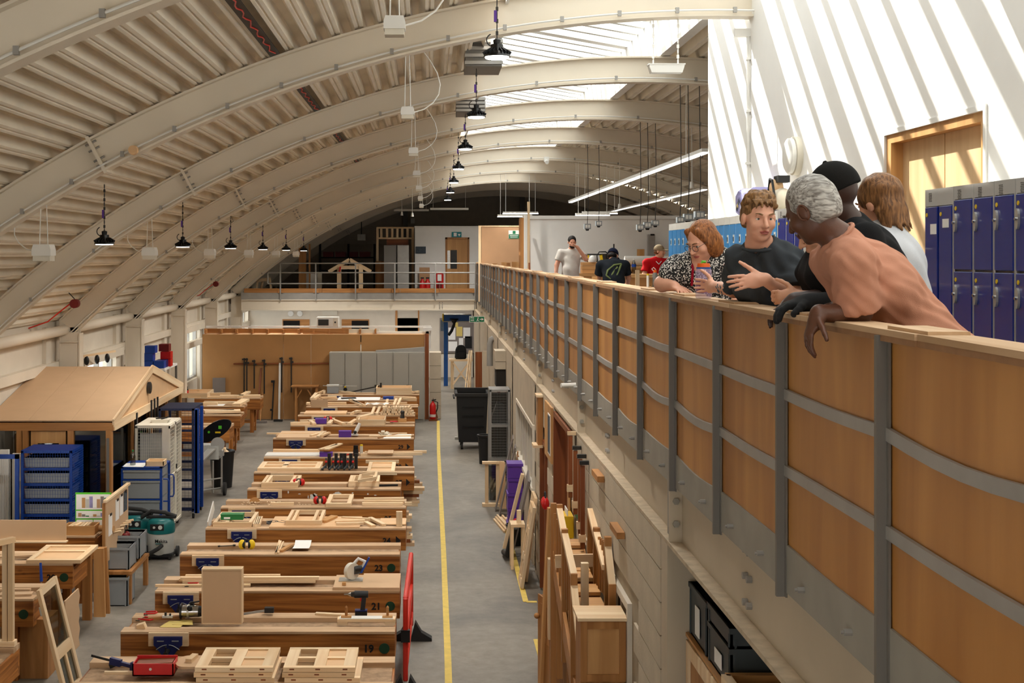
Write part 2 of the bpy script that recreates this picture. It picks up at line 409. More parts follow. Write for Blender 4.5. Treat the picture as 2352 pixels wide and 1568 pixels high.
# ---- rooflight: monopitch glazing between two upstands, bars across
rl = sgroup('window_rooflight', (RLX0, 10, 7))
zl, zr = CAMZ+3.85, CAMZ+3.40
build(MB().box(RLX0-.03, RLX0, -2, 43, arc(RLX0, R0)+.3, zl), 'upstand', 'white_paint', rl)
build(MB().box(RLX1, RLX1+.05, 15.2, 43, arc(RLX1, R0)+.45, zr), 'upstand', 'white_wall', rl)
build(MB().box(RLX1-.02, RLX1+.12, 15.3, 43, arc(RLX1, R0)+.37, arc(RLX1, R0)+.45), 'upstand_trim', 'white_paint', rl)
k = 0; y = -1.9; ys = []
while y < 43:
    wide = k % 5 == 0; w = .26 if wide else .12
    build(MB().bar((RLX0-.03, y, zl), (RLX1+.05, y, zr), w, .05 if not wide else .09), 'glazing_bar', 'alu' if not wide else 'white_paint', rl)
    ys.append(y); y += .58; k += 1
for a, b in zip(ys, ys[1:]):
    build(MB().bar((RLX0, (a+b)/2, zl+.028), (RLX1, (a+b)/2, zr+.028), .42, .006), 'pane', 'pane', rl)
# ---- tall white wall behind the walkway with a recessed double door
ww = sgroup('wall_white', (WALLX, 8, MZ))
wall_with_holes(WALLX, WALLX+.2, -2, 15.2, MZ, 7.84, [(7.635, 9.29, MZ, 5.295)], 'wall_face', 'white_wall', ww)
dr = sgroup('door_1', (WALLX+.1, 8.46, MZ)); Dx = WALLX+.09
build(MB().box(WALLX-.012, WALLX-.001, 7.60, 7.635, MZ, 5.295).box(WALLX-.012, WALLX-.001, 9.29, 9.325, MZ, 5.295).box(WALLX-.012, WALLX-.001, 7.60, 9.325, 5.2955, 5.33), 'architrave', 'white_paint', dr)
build(MB().box(WALLX+.005, Dx+.05, 9.20, 9.29, MZ, 5.295).box(WALLX+.005, Dx+.05, 7.635, 7.70, MZ, 5.295).box(WALLX+.005, Dx+.05, 7.70, 9.2, 5.235, 5.295), 'door_frame', 'oak_z', dr)
for a, b in ((7.70, 8.446), (8.462, 9.20)):
    build(MB().box(Dx, Dx+.05, a, b, MZ+.01, 5.235), 'door_leaf', 'oaklight_z', dr)
# surface conduit with a junction box on the white wall, and a drum sconce
Yc = WALLX*FPX/738
g = thing('wall_conduit', 'thin white conduit pipe running down the sunlit white wall', 'conduit', (WALLX, Yc, MZ))
build(MB().cyl((WALLX-.02, Yc, MZ+1.2), (WALLX-.02, Yc, PZ(72, Yc)), .018, n=8), 'pipe', 'plastic_white', g, True)
build(MB().box(WALLX-.16, WALLX, Yc-.02, Yc+.06, PZ(84, Yc), PZ(66, Yc)), 'bracket', 'plastic_white', g)
for yy in (135, 255, 375): build(MB().box(WALLX-.045, WALLX, Yc-.03, Yc+.03, PZ(yy, Yc)-.012, PZ(yy, Yc)+.012), 'clip', 'plastic_white', g)
Ys = WALLX*FPX/(1833-CX); c = W(1833, 358, Ys)
g = thing('wall_light', 'round white drum wall light on the sunlit white wall', 'wall light', c)
mb = MB()
for r, x in ((.0, .0),): pass
pr = [(.19, 0), (.19, .05), (.165, .06), (.165, .085), (.0001, .085)]
def lathe_x(prof, c, n=28, sgn=-1):
    m = MB(); m.lathe(prof, (0, 0, 0), n); m.v = [(c[0]+sgn*v[2], c[1]+v[0], c[2]+v[1]) for v in m.v]; return m
build(lathe_x([(.17, 0), (.17, .05), (.14, .055)], c), 'base_ring', 'ivory', g, True)
build(lathe_x([(.155, .055), (.155, .09), (.13, .105), (.0001, .108)], c), 'diffuser', 'plastic_white', g, True)
# ---- the mezzanine edge beam, columns and the ground-floor block wall under it
BW, BO = 1.58, 1.49
eb = sgroup('trim_edge_beam', (BW, 20, 2.64))
build(MB().box(BW-.008, BW+.008, -2, 43.2, 2.665, 3.35), 'web', 'beam_paint', eb)
build(MB().box(BO, BW+.09, -2, 43.2, 2.64, 2.665), 'lower_flange', 'ledge_dust', eb)
build(MB().box(BW-.03, BW+.09, -2, 43.2, 3.35, 3.37), 'upper_flange', 'beam_paint', eb)
for Yr in RIBS[1:9]:                          # stiffener plates with big bolts at each column
    build(MB().box(BO+.005, BW-.008, Yr-.045, Yr-.02, 2.665, 3.2), 'stiffener', 'beam_paint', eb)
    build(MB().box(BO+.03, BW-.008, Yr-.02, Yr+.16, 2.68, 3.15), 'end_plate', 'grey_plate', eb)
    for z in (2.78, 2.92, 3.06):
        build(MB().cyl((BO+.045, Yr-.045, z), (BO+.045, Yr-.065, z), .022, n=6), 'bolt', 'grey_plate', eb)
    if Yr < 30:
        for z in (2.74, 2.87, 3.0):
            for dy in (-1.72, -1.80): build(MB().cyl((BW-.008, Yr+dy, z), (BW-.035, Yr+dy, z), .018, n=6), 'bolt', 'galv', eb)
for Yr in RIBS[1:9]:
    struct(MB().box(BO, BO+.25, Yr, Yr+.2, 0, 2.64), 'trim_column', 'beam_paint')
bwall = sgroup('wall_block', (BO, 25, 0))
OPEN = [(9.7, 11.6, .5, 1.86), (13.8, 15.5, 0, 2.6), (16.6, 17.4, 0, 2.05), (18.6, 22.2, 1.1, 2.02), (12.2, 12.7, .5, 1.78), (8.2, 8.22, 0, .01)]
wall_with_holes(BO+.02, BO+.24, 8.36, 43.4, 0, 2.64, OPEN[:5], 'wall_face', 'block_joint', bwall)
bl = MB().box(0, .024, .0, .4333, .004, .211); blm = bpy.data.meshes.new('block'); blm.from_pydata(bl.v, [], bl.f); blm.materials.append(M['block'])
nblk = 0
for r in range(12):
    z = r*.215+.06
    if r % 2: o = bpy.data.objects.new('block', blm); o.location = (BO, 8.42, z); o.scale = (1, .495, 1); link(o, bwall)
    for q in range(24):
        y = 8.42+q*.4335+(.217 if r % 2 else 0)
        if any(h[0]-.43 < y < h[1] and h[2]-.211 < z < h[3] for h in OPEN[:5]) or y > 18.3: continue
        o = bpy.data.objects.new('block', blm); o.location = (BO, y, z); link(o, bwall); nblk += 1
        if y+.43 > 18.4: pass
build(MB().box(BO, BO+.02, 18.7, 43.3, 2.02, 2.64).box(BO, BO+.02, 22.3, 43.3, 0, 2.02).box(BO, BO+.02, 18.75, 22.2, 0, 1.1), 'render_coat', 'block', bwall)
for k, (a, b, c, d) in enumerate(OPEN[:5]):     # glazed windows and doors in the block wall
    door = c == 0
    g = sgroup(('door_%d' % (k+2)) if door else ('window_%d' % (k+5)), (BO+.1, (a+b)/2, c)); fr = MB()
    m = 'red_wood_z' if door else 'cream_wall'
    fr.box(BO-.015, BO+.2, a+.001, a+.06, c+.031, d-.0605).box(BO-.015, BO+.2, b-.06, b-.001, c+.031, d-.0605).box(BO-.015, BO+.2, a+.001, b-.001, d-.06, d-.001)
    n = max(1, round((b-a)/.55)) if not door else 1
    for i in range(1, n): y = a+(b-a)*i/n; fr.box(BO+.03, BO+.14, y-.035, y+.035, c, d-.06)
    build(fr, 'frame', m, g)
    if door: build(MB().box(BO+.12, BO+.165, a+.06, b-.06, .01, d-.06), 'door_leaf', 'red_wood_z', g)
    else:
        for i in range(n):
            y0 = a+(b-a)*i/n+.06; build(MB().box(BO+.09, BO+.096, y0, y0+(b-a)/n-.12, c+.05, d-.06), 'pane', 'pane_dark', g)
        build(MB().box(BO-.03, BO+.2, a-.03, b+.03, c-.03, c+.03), 'sill', 'cream_wall', g)
struct(MB().box(3.4, 3.6, 8.6, 43, 0, 2.8), 'wall_store', 'cream_wall')
struct(MB().box(1.74, 12.2, 8.5, 8.6, 0, 2.8).box(4.2, 4.4, -2, 8.5, 0, 2.8), 'wall_store_bay', 'dark_wall')
# ---- far mezzanine: edge beam, plate, timber kerb
fb = sgroup('trim_far_beam', (-2, 42.9, 2.4)); YF = 42.9
zz = lambda y: PZ(y, YF)
build(MB().box(LX, 1.55, YF-.02, YF+.25, zz(711), zz(688)), 'beam_web', 'steel_cream', fb)
build(MB().box(LX, 1.55, YF-.10, YF+.3, zz(712.5), zz(710)), 'beam_flange', 'steel_cream', fb)
build(MB().box(LX, 1.55, YF-.08, YF+.25, zz(689.5), zz(687.5)), 'beam_flange', 'steel_cream', fb)
build(MB().box(LX, 1.58, YF-.05, YF+.3, zz(688), zz(671)), 'edge_plate', 'galv', fb)
for i in range(6):
    xa = LX+.1+i*1.28; stick('kerb_board', (xa, YF-.02, zz(667)), (xa+1.27, YF-.02, zz(667)), .09, .14, 'honey_x', fb, up=(0, 0, 1))
for x in (645, 726, 817, 907, 1000, 1090):
    X = PX(x, YF); build(MB().box(X-.09, X+.09, YF-.10, YF-.06, zz(672), zz(663)), 'kerb_cleat', 'honey_x', fb)
for x in (1010, 1016, 1090, 1097):
    for y in (695, 700, 705, 709): build(MB().cyl((PX(x, YF), YF-.04, zz(y)), (PX(x, YF), YF-.02, zz(y)), .02, n=6), 'bolt', 'galv', fb)
hr = thing('guard_rail', 'grey steel guard rail with glass-free bars along the far mezzanine edge', 'railing', (-2.5, YF-.1, MZ))
hr['label'] = 'grey steel three-bar guard rail along the far mezzanine edge'
xs = [645, 726, 817, 907, 1000, 1091]
for x in xs: build(MB().box(PX(x, YF)-.02, PX(x, YF)+.02, YF-.13, YF-.09, zz(690), zz(604)), 'post', 'galv', hr)
for y, x0 in ((604.5, 645), (626, 616), (651, 616)): build(MB().cyl((PX(x0, YF), YF-.11, zz(y)), (1.62, YF-.11, zz(y)), .022, n=8), 'rail', 'galv', hr, True)
build(MB().cyl((PX(616, YF), YF-.11, zz(626)), (PX(616, YF), YF-.11, zz(651)), .022, n=8), 'rail_end', 'galv', hr, True)
# ---- far walls on the mezzanine
YD = 46.0
def zd(y): return PZ(y, YD)
wd_ = sgroup('wall_far_white', (PX(1026, YD), YD, MZ))
build(MB().box(PX(953, YD), PX(1023, YD), YD, YD+.12, MZ, zd(522)).box(PX(1078, YD), PX(1100, YD), YD, YD+.12, MZ, zd(522)).box(PX(1023, YD), PX(1078, YD), YD, YD+.12, zd(545), zd(522)), 'wall_face', 'white_wall', wd_)
build(MB().box(PX(952, YD), PX(1100, YD), YD-.03, YD+.16, zd(523), zd(519)), 'coping', 'white_paint', wd_)
d2 = sgroup('door_8', (PX(1050, YD), YD, MZ))
build(MB().box(PX(1023, YD), PX(1027, YD), YD-.02, YD+.1, MZ, zd(545)).box(PX(1074.5, YD), PX(1078, YD), YD-.02, YD+.1, MZ, zd(545)).box(PX(1023, YD), PX(1078, YD), YD-.02, YD+.1, zd(549), zd(545)), 'door_frame', 'honey_z', d2)
build(MB().box(PX(1027, YD), PX(1074, YD), YD+.02, YD+.06, MZ, zd(549)), 'door_leaf', 'oak_z', d2)
build(MB().box(PX(1035, YD), PX(1049.5, YD), YD+.005, YD+.02, zd(617), zd(574)), 'vision_panel', 'black_gloss', d2)
build(MB().box(PX(1027.5, YD), PX(1034, YD), YD+.01, YD+.02, zd(617), zd(575)), 'push_plate', 'steel', d2)
YB = 38.5
wb = sgroup('wall_brown_board', (2.1, YB, MZ))
build(MB().box(PX(1106, YB), PX(1197, YB), YB, YB+.05, MZ, PZ(520, YB)), 'board', 'panel_brown', wb)
build(MB().box(PX(1099, YB), PX(1105, YB), YB-.03, YB+.08, MZ, PZ(518, YB)).box(PX(1099, YB), PX(1198, YB), YB-.02, YB+.07, PZ(520.5, YB), PZ(518, YB)), 'stud', 'pine_z', wb)
YP = 33.0
wp = sgroup('wall_mezzanine_partition', (5, YP, MZ))
build(MB().box(PX(1214, YP), 12.2, YP, YP+.1, MZ, PZ(496, YP)), 'wall_face', 'white_wall', wp)
build(MB().box(PX(1203, YP), PX(1216, YP), YP-.02, YP+.5, MZ, PZ(493, YP)).box(PX(1214, YP), 12.2, YP-.03, YP+.13, PZ(503, YP), PZ(495, YP)), 'edge_trim', 'white_paint', wp)
build(MB().box(PX(1195, YP), PX(1203, YP), YP, YP+.5, MZ, PZ(500, YP)), 'stud', 'honey_z', wp)
# ---- rooms under the far mezzanine
YG = 47.5
wg = sgroup('wall_far_ground', (-2, YG, 0))
build(MB().box(-6.6, PX(913, YG), YG, YG+.15, 0, MZ-.25).box(PX(960, YG), 1.6, YG, YG+.15, 0, MZ-.25).box(PX(913, YG), PX(960, YG), YG, YG+.15, 2.15, MZ-.25), 'wall_face', 'cream_wall', wg)
build(MB().box(PX(908, YG), PX(913, YG), YG-.03, YG+.1, 0, 2.15+.5).box(PX(960, YG), PX(963, YG), YG-.03, YG+.1, 0, 2.65), 'door_lining', 'honey_z', wg)
struct(MB().box(-6.6, 1.6, 55, 55.2, 0, 2.9), 'wall_back_room', 'dark_fill')
for k, (x0, x1, xa, xb) in enumerate(((649, 711, 689, 711), (785, 848, 785, 808))):
    g = sgroup('window_%d' % (k+8+3), (PX(x0, YG), YG, 1.5))
    build(MB().box(PX(x0, YG), PX(x1, YG), YG-.04, YG, PZ(790, YG), PZ(733, YG)), 'window_frame', 'honey_x', g)
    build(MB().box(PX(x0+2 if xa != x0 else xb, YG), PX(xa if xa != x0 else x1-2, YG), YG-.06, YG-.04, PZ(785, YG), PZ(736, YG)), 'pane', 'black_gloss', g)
for x in (668, 689):
    c = W(x, 720, YG); tag(build(MB().cyl(c, c-Vector((0, .08, 0)), .11, .10, 20), 'wall_vent', 'plastic_white', None, True), 'round white extract vent on the back wall under the far mezzanine', 'vent', 'round vents on the back wall')
tag(build(MB().box(PX(741, YG), PX(775, YG), YG-.06, YG, PZ(724, YG), PZ(713.5, YG)), 'vent_grille', 'ivory'), 'rectangular louvred grille high on the back wall above the microwave', 'grille')
YS = 47.44
pnl = thing('notice_board', 'board of pinned white and yellow papers behind the blue jib crane', 'notice board', (PX(1060, YS), YS, 1.0))
build(MB().box(PX(1010, YS), PX(1096, YS), YS, YS+.04, PZ(810, YS), PZ(730, YS)), 'board', 'grey_board', pnl)
for (a, b, c, d, m) in ((1030, 1046, 752, 780, 'paper'), (1048, 1062, 750, 772, 'card_yellow'), (1064, 1080, 752, 776, 'paper'), (1012, 1026, 735, 760, 'print'), (1030, 1050, 784, 806, 'paper'), (1054, 1064, 776, 800, 'paper'), (1068, 1084, 772, 800, 'black'), (1040, 1052, 740, 750, 'card_yellow')):
    build(MB().box(PX(a, YS), PX(b, YS), YS-.008, YS, PZ(d, YS), PZ(c, YS)), 'sheet', m, pnl)

struct(MB().box(-8.4, -6.9, -2, 57, 2.7, 2.85), 'trim_added_sunshade', 'cream_wall')  # unseen canopy, added to keep the sun out of the left windows
wbk = sgroup('wall_back', (0, -2.2, 0)); mb = MB()
for (x0, x1, z0, z1) in ((-6.9, -5.9, 0, 6.6), (-5.9, -1.2, 3.4, 7.4), (-1.2, 12.4, 0, 8.4)): mb.box(x0, x1, -2.4, -2.1, z0, z1)
build(mb, 'wall_face', 'cream_wall', wbk)
# ================================================================== BALUSTRADE of the side mezzanine
RX, RT, RB = 1.5, CAMZ-.267, CAMZ-1.46       # outer face x, post top, post bottom
bal = thing('balustrade', 'long plywood-panelled balustrade with grey steel posts along the mezzanine edge', 'balustrade', (RX+.05, 20, MZ))
y = 4500/(2020-CX)-1.245*3; i = 0; posts = []
while y < 42.8: posts.append(y); y += 1.245
rr = random.Random(3)
def wavy(mb, pts, w, h, upv):                   # flat bar that sags a little between posts
    for a, b in zip(pts, pts[1:]): mb.bar(a, b, w, h, up=upv)
for k, yp in enumerate(posts):
    build(MB().box(RX-.014, RX+.028, yp-.012, yp+.012, RB, RT), 'post', 'grey_steel', bal)
    build(MB().box(RX+.02, RX+.028, yp-.03, yp+.03, RB, RT), 'post_flange', 'grey_steel', bal)
    if k == len(posts)-1: break
    y0, y1 = yp+.03, posts[k+1]-.03; ym = (y0+y1)/2
    build(MB().box(RX+.034, RX+.052, yp+.012, posts[k+1]-.012, CAMZ-1.27, RT), 'plywood_panel', 'ply_z', bal)
    for zt in (CAMZ-.595, CAMZ-.92):
        sag = rr.choice((0, 0, .004, .03, .008)); n = 7; mb = MB()
        P = [Vector((RX+.024, y0-.02+(y1-y0+.04)*j/(n-1), zt-sag*math.sin(math.pi*j/(n-1)))) for j in range(n)]
        for a, b in zip(P, P[1:]): mb.bar(a, b, .016, .045)
        build(mb, 'transom', 'galv', bal)
    # bolted apron plate under the plywood, upper edge slightly bowed
    bow = rr.choice((.0, .01, .025)); n = 8
    top = [(RX+.024, y0+(y1-y0)*j/(n-1), CAMZ-1.235-bow*math.sin(math.pi*j/(n-1))) for j in range(n)]
    build(MB().prism([(RX+.024, y0, RB+.02), (RX+.024, y1, RB+.02)]+top[::-1], (.012, 0, 0)), 'apron_plate', 'grey_plate', bal)
    for f in (.28, .78): 
        yy = y0+(y1-y0)*f
        if yp < 22: build(MB().cyl((RX+.024, yy, CAMZ-1.36), (RX-.005, yy, CAMZ-1.36), .013, n=6).cyl((RX-.005, yy, CAMZ-1.36), (RX-.015, yy, CAMZ-1.36), .007, n=6), 'bolt', 'galv', bal)
# timber capping boards, each overlapping the next
for k, yp in enumerate(posts[:-1]):
    y0, y1 = yp-.32, posts[k+1]-.32; off = rr.uniform(-.006, .006)
    stick('capping_board', (RX+.075+off, y0, RT+.012), (RX+.075+off, y1-.004, RT+.012), .15, .02, 'worn_x', bal)
    stick('capping_lip', (RX+.012+off, y0, RT-.008), (RX+.012+off, y1, RT-.008), .022, .02, 'ply_edge', bal)
    if k % 2 == 0 or k < 6:
        stick('capping_joint', (RX+.08+off, y1-.05, RT+.027), (RX+.08+off, y1+.30, RT+.027), .13, .012, 'worn_x', bal)
# yellow floor lines
def tape(name, pts, w, label):
    mb = MB(); L = [Vector(p) for p in pts]
    for a, b in zip(L, L[1:]): mb.bar(a, b, w, .004)
    o = build(mb, name, 'yellow_tape'); return tag(o, label, 'floor line')
tape('floor_line', [ON(px, py)+Vector((0, 0, .003)) for px, py in ((1031, 1600), (1029, 1520), (1024, 1400), (1018.5, 1260), (1012, 1130), (1007.5, 1040), (1006.5, 966))], .075, 'yellow line along the walkway beside the workbenches')
tape('floor_line', [ON(px, py)+Vector((0, 0, .003)) for px, py in ((1159, 1200), (1172, 1245), (1207, 1380), (1209, 1382))]+[ON(1233, 1382)+Vector((0, 0, .003))], .07, 'short yellow corner line beside the leaning doors')
tape('floor_line', [ON(1232, 1468)+Vector((0, 0, .003)), ON(1244, 1512)+Vector((0, 0, .003))], .07, 'stub of yellow line beside the honey cupboard')
# ================================================================== LAMPS AND HANGING THINGS
def chain(mb, p0, p1, step=.05, r=.006):
    p0, p1 = Vector(p0), Vector(p1); n = max(2, int((p0-p1).length/step))
    mb.tube([p0, p1], r*.8, 5)
    for i in range(n):
        p = p0.lerp(p1, (i+.5)/n); a = i % 2
        mb.box(p.x-(r*1.9 if a else r*.8), p.x+(r*1.9 if a else r*.8), p.y-(r*.8 if a else r*1.9), p.y+(r*.8 if a else r*1.9), p.z-step*.36, p.z+step*.36)
def roofz(x): return arc(x, R0)+.38
def highbay(c, power, label, group, glow, sc=1.0):
    c = Vector(c); g = thing('high_bay_lamp', label, 'lamp', c, group)
    n = 24; mb = MB().lathe([(.03*sc, .1*sc), (.055*sc, .1*sc), (.06*sc, .045*sc), (.1*sc, .03*sc), (.12*sc, .0), (.12*sc, -.012*sc), (.10*sc, -.012*sc)], c, 24)
    build(mb, 'housing', 'black_gloss', g, True)
    fins = MB()
    for i in range(20):
        t = 2*math.pi*i/20; d = Vector((math.cos(t), math.sin(t), 0)); fins.bar(c+d*.055*sc+Vector((0, 0, .05*sc)), c+d*.118*sc+Vector((0, 0, .012*sc)), .006*sc, .045*sc)
    build(fins, 'cooling_fins', 'black', g)
    build(MB().lathe([(.105*sc, -.014*sc), (.100*sc, -.022*sc), (.0001, -.024*sc)], c, 24), 'lens', glow, g, True)
    ch = MB(); chain(ch, (c.x, c.y, roofz(c.x)), c+Vector((0, 0, .12*sc))); build(ch, 'chain', 'dark_steel', g)
    build(MB().lathe([(.03*sc, .1*sc), (.035*sc, .14*sc), (.015*sc, .15*sc)], c, 12), 'hook_cap', 'black', g)
    pts = [c+Vector((-.06*math.sin(a)*1.2*sc-.02, 0, .08*sc+.1*(1-math.cos(a))*sc*.6)) for a in np.linspace(0, 2.6, 8)]
    build(MB().tube(pts, .006*sc, 5), 'flex', 'black', g, True)
    tg = c+Vector((-.015, 0, .36)); build(MB().box(tg.x-.012, tg.x+.012, tg.y-.012, tg.y+.012, tg.z-.06, tg.z+.04), 'link_tag', 'purple', g)
    if power:
        l = bpy.data.lights.new('lamp_light', 'SPOT'); l.energy = power; l.spot_size = 2.7; l.spot_blend = .6; l.shadow_soft_size = .11; l.color = (1, .96, .89)
        lo = bpy.data.objects.new('lamp_light', l); lo.location = c-Vector((0, 0, .04)); link(lo, g)
for k in range(7):
    highbay((.6, 11.5+5*k, 6.20), 480, 'lit black high-bay lamp hanging on a chain below the rooflight', 'high-bay lamps below the rooflight', 'lamp_glow', 1.0)
for k in range(6):
    highbay((-3.9, 15.7+5*k, 4.59), 310, 'black high-bay lamp hanging low on a chain over the left row of benches', 'high-bay lamps over the left benches', 'lamp_dim', 1.0)
def junction(c, s, label, group, flex=1):
    c = Vector(c); g = thing('emergency_light', label, 'light', c, group)
    build(MB().box(c.x-.5*s, c.x+.5*s, c.y-.5*s, c.y+.5*s, c.z, c.z+.34*s), 'body', 'plastic_white', g)
    build(MB().prism([(c.x-.5*s, c.y-.5*s, c.z+.34*s), (c.x+.5*s, c.y-.5*s, c.z+.34*s), (c.x+.42*s, c.y-.5*s, c.z+.6*s), (c.x-.42*s, c.y-.5*s, c.z+.6*s)], (0, s, 0)), 'cover', 'plastic_white', g)
    build(MB().box(c.x-.45*s, c.x+.45*s, c.y-.45*s, c.y+.45*s, c.z-.28*s, c.z), 'diffuser', 'ivory', g)
    ch = MB(); zt = roofz(c.x)
    for d in (-.22, .22): ch.tube([(c.x+d*s*.4, c.y, zt), (c.x+d*s, c.y, c.z+.6*s)], .005, 5)
    build(ch, 'suspension', 'plastic_white', g)
    pts = [Vector((c.x+flex*(.3*math.sin(math.pi*t)+.45*s*(1-t)), c.y+.3*t, c.z+.2*s+(zt-.12-c.z)*(t**1.5))) for t in np.linspace(0, 1, 9)]
    build(MB().tube(pts, .006, 5), 'flex', 'plastic_white', g, True)
for k in range(7): junction((-.215, 8.2+5*k, 5.86), .135, 'small white emergency light box hung on wires in mid hall', 'emergency lights down the middle of the hall')
for k in range(6): junction((-3.88, 13.16+5*k, 4.44), .19, 'white emergency light box hung low over the left row of benches', 'emergency lights over the left benches', -1)
c = W(1530, 160, 13.2); g = thing('batten_light', 'white box batten light hung on two chains beside the rooflight', 'light', c)
build(MB().prism([(c.x-.18, c.y-.06, c.z+.045), (c.x+.18, c.y-.06, c.z+.045), (c.x+.155, c.y-.06, c.z-.035), (c.x-.155, c.y-.06, c.z-.035)], (0, .12, 0)), 'body', 'plastic_white', g)
build(MB().box(c.x-.185, c.x+.185, c.y-.065, c.y+.065, c.z+.045, c.z+.055), 'rim', 'plastic_white', g)
ch = MB(); chain(ch, (c.x-.13, c.y, arc(c.x, R0)+.01), c+Vector((-.13, 0, .055))); chain(ch, (c.x+.12, c.y, arc(c.x, R0)+.01), c+Vector((.12, 0, .055))); build(ch, 'chain', 'plastic_white', g)
# louvre boxes at the left edge of the rooflight
for Yv, x0, x1, y0, y1 in ((16.6, 1068, 1150, 95, 160), (21.6, 1048, 1112, 228, 262)):
    g = thing('roof_vent', 'grey ribbed ventilation box fixed to the deck beside the rooflight', 'vent', W((x0+x1)/2, y1, Yv), 'ventilation boxes beside the rooflight')
    build(MB().box(PX(x0, Yv), PX(x1, Yv), Yv-.3, Yv+.5, PZ(y1, Yv), PZ(y0, Yv)), 'casing', 'grey_steel', g)
    for j in range(4):
        z = PZ(y1, Yv)+(j+.5)*(PZ(y0, Yv)-PZ(y1, Yv))/4; build(MB().box(PX(x0, Yv)-.01, PX(x1, Yv)+.01, Yv-.33, Yv-.29, z-.02, z+.02), 'rib', 'galv', g)
# long linear lights over the mezzanine workshop
def linear(x, ya, yb, z, label, grp=None, along='y', mt='tube_light'):
    if along == 'y': a, b = Vector((x, ya, z)), Vector((x, yb, z))
    else: a, b = Vector((ya, x, z)), Vector((yb, x, z))
    g = thing('linear_light', label, 'light', (a+b)/2, grp)
    build(MB().bar(a+Vector((0, 0, .03)), b+Vector((0, 0, .03)), .12, .05), 'housing', 'plastic_white', g)
    build(MB().bar(a-Vector((0, 0, .005)), b-Vector((0, 0, .005)), .09, .02), 'diffuser', mt, g)
    w = MB()
    for t in (.08, .92):
        p = a.lerp(b, t); zt = arc(min(p.x, 11), R0)+(.37 if p.x > 3.3 or p.x < .7 or p.y > 43 else .01); w.tube([(p.x, p.y, p.z+.055), (p.x, p.y, zt)], .006, 5)
    build(w, 'suspension', 'plastic_white', g)
linear(4.05, 19.1, 37.4, 4.45+1.5, 'long white linear light running toward the white wall, near the hall', mt='tube_soft')
linear(6.35, 30, 48, 4.45+1.5, 'second long white linear light, over the far side of the mezzanine', mt='tube_soft')
for (x0, x1, y, Yl) in ((1155, 1236, 490, 43.1), (1143, 1222, 497, 38.16), (1337, 1418, 490, 36), (1322, 1400, 494, 35)):
    linear(Yl, PX(x0, Yl), PX(x1, Yl), PZ(y, Yl), 'short lit tube light above the white partition top', 'tube lights above the partition', 'x')
for (x0, x1, y, Yl) in ((988, 1076, 481, 45.2), (905, 985, 484, 47)):
    linear(Yl, PX(x0, Yl), PX(x1, Yl), PZ(y, Yl), 'unlit suspended batten over the far mezzanine', 'unlit battens over the far mezzanine', 'x', 'plastic_white')
for (x0, x1, Yl) in ((-5.4, -3.2, 45.3), (-2.6, -.4, 45.3), (.1, 1.3, 45.3)):  # unseen battens behind the beam, added to brighten the rooms below
    g = thing('added_batten', 'unseen batten light added to brighten the rooms under the far mezzanine', 'light', ((x0+x1)/2, Yl, 2.78), 'added battens under the far mezzanine'); build(MB().box(x0, x1, Yl-.05, Yl+.05, 2.77, 2.82), 'housing', 'plastic_white', g); build(MB().box(x0+.03, x1-.03, Yl-.04, Yl+.04, 2.74, 2.77), 'diffuser', 'tube_light', g); l = bpy.data.lights.new('added_batten_light', 'AREA'); l.shape = 'RECTANGLE'; l.size = x1-x0; l.size_y = .1; l.energy = 45; l.color = (1, .95, .88); lo_ = bpy.data.objects.new('added_batten_light', l); lo_.location = ((x0+x1)/2, Yl, 2.73); link(lo_, g)
# hanging power boxes over the mezzanine workshop
for (x, y, s) in ((1349, 520, 15), (1375, 513, 14), (1470, 522, 16), (1487, 517, 17), (1505, 512, 15), (1562, 505, 16), (1580, 499, 20), (1606, 494, 22)):
    Yb = 28.16 if x < 1400 else (24 if x < 1540 else 19.5); c = W(x, y, Yb); h = s*Yb/FPX/2
    g = thing('power_box', 'grey ceiling-hung power socket box over the mezzanine workshop', 'power box', c, 'hanging socket boxes')
    build(MB().box(c.x-h, c.x+h, c.y-h, c.y+h, c.z-h*.8, c.z+h*.8), 'body', 'crate_grey', g)
    build(MB().box(c.x-h*.7, c.x-h*.1, c.y-h*1.08, c.y-h, c.z-h*.4, c.z+h*.5).box(c.x+h*.1, c.x+h*.7, c.y-h*1.08, c.y-h, c.z-h*.4, c.z+h*.5), 'socket', 'plastic_white', g)
    build(MB().prism([(c.x-h*.6, c.y-.02, c.z-h*.8), (c.x+h*.6, c.y-.02, c.z-h*.8), (c.x+h*.35, c.y-.02, c.z-h*1.3), (c.x-h*.35, c.y-.02, c.z-h*1.3)], (0, .04, 0)), 'inlet', 'black', g)
    build(MB().tube([c+Vector((0, 0, h*.8)), c+Vector((.02, 0, .5)), (c.x, c.y, arc(min(c.x, 11), R0)+.37)], .007, 6), 'drop_cable', 'dark_steel', g, True)
for (x, y0, y1, Yb) in ((1492, 330, 440, 30), (1423, 400, 470, 33), (1589, 270, 420, 24), (947, 410, 490, 42), (923, 437, 488, 44)):
    g = thing('pull_switch', 'small white pendant pull switch on a cord', 'pull switch', W(x, y1, Yb), 'pendant pull switches')
    c = W(x, y1, Yb); build(MB().cyl(c, (c.x, c.y, arc(min(c.x, 11), R0)+.2), .008, n=5), 'cord', 'plastic_white', g); build(MB().cyl(c-Vector((0, 0, .1)), c+Vector((0, 0, .02)), .05, .03, 10), 'switch', 'plastic_white', g, True)
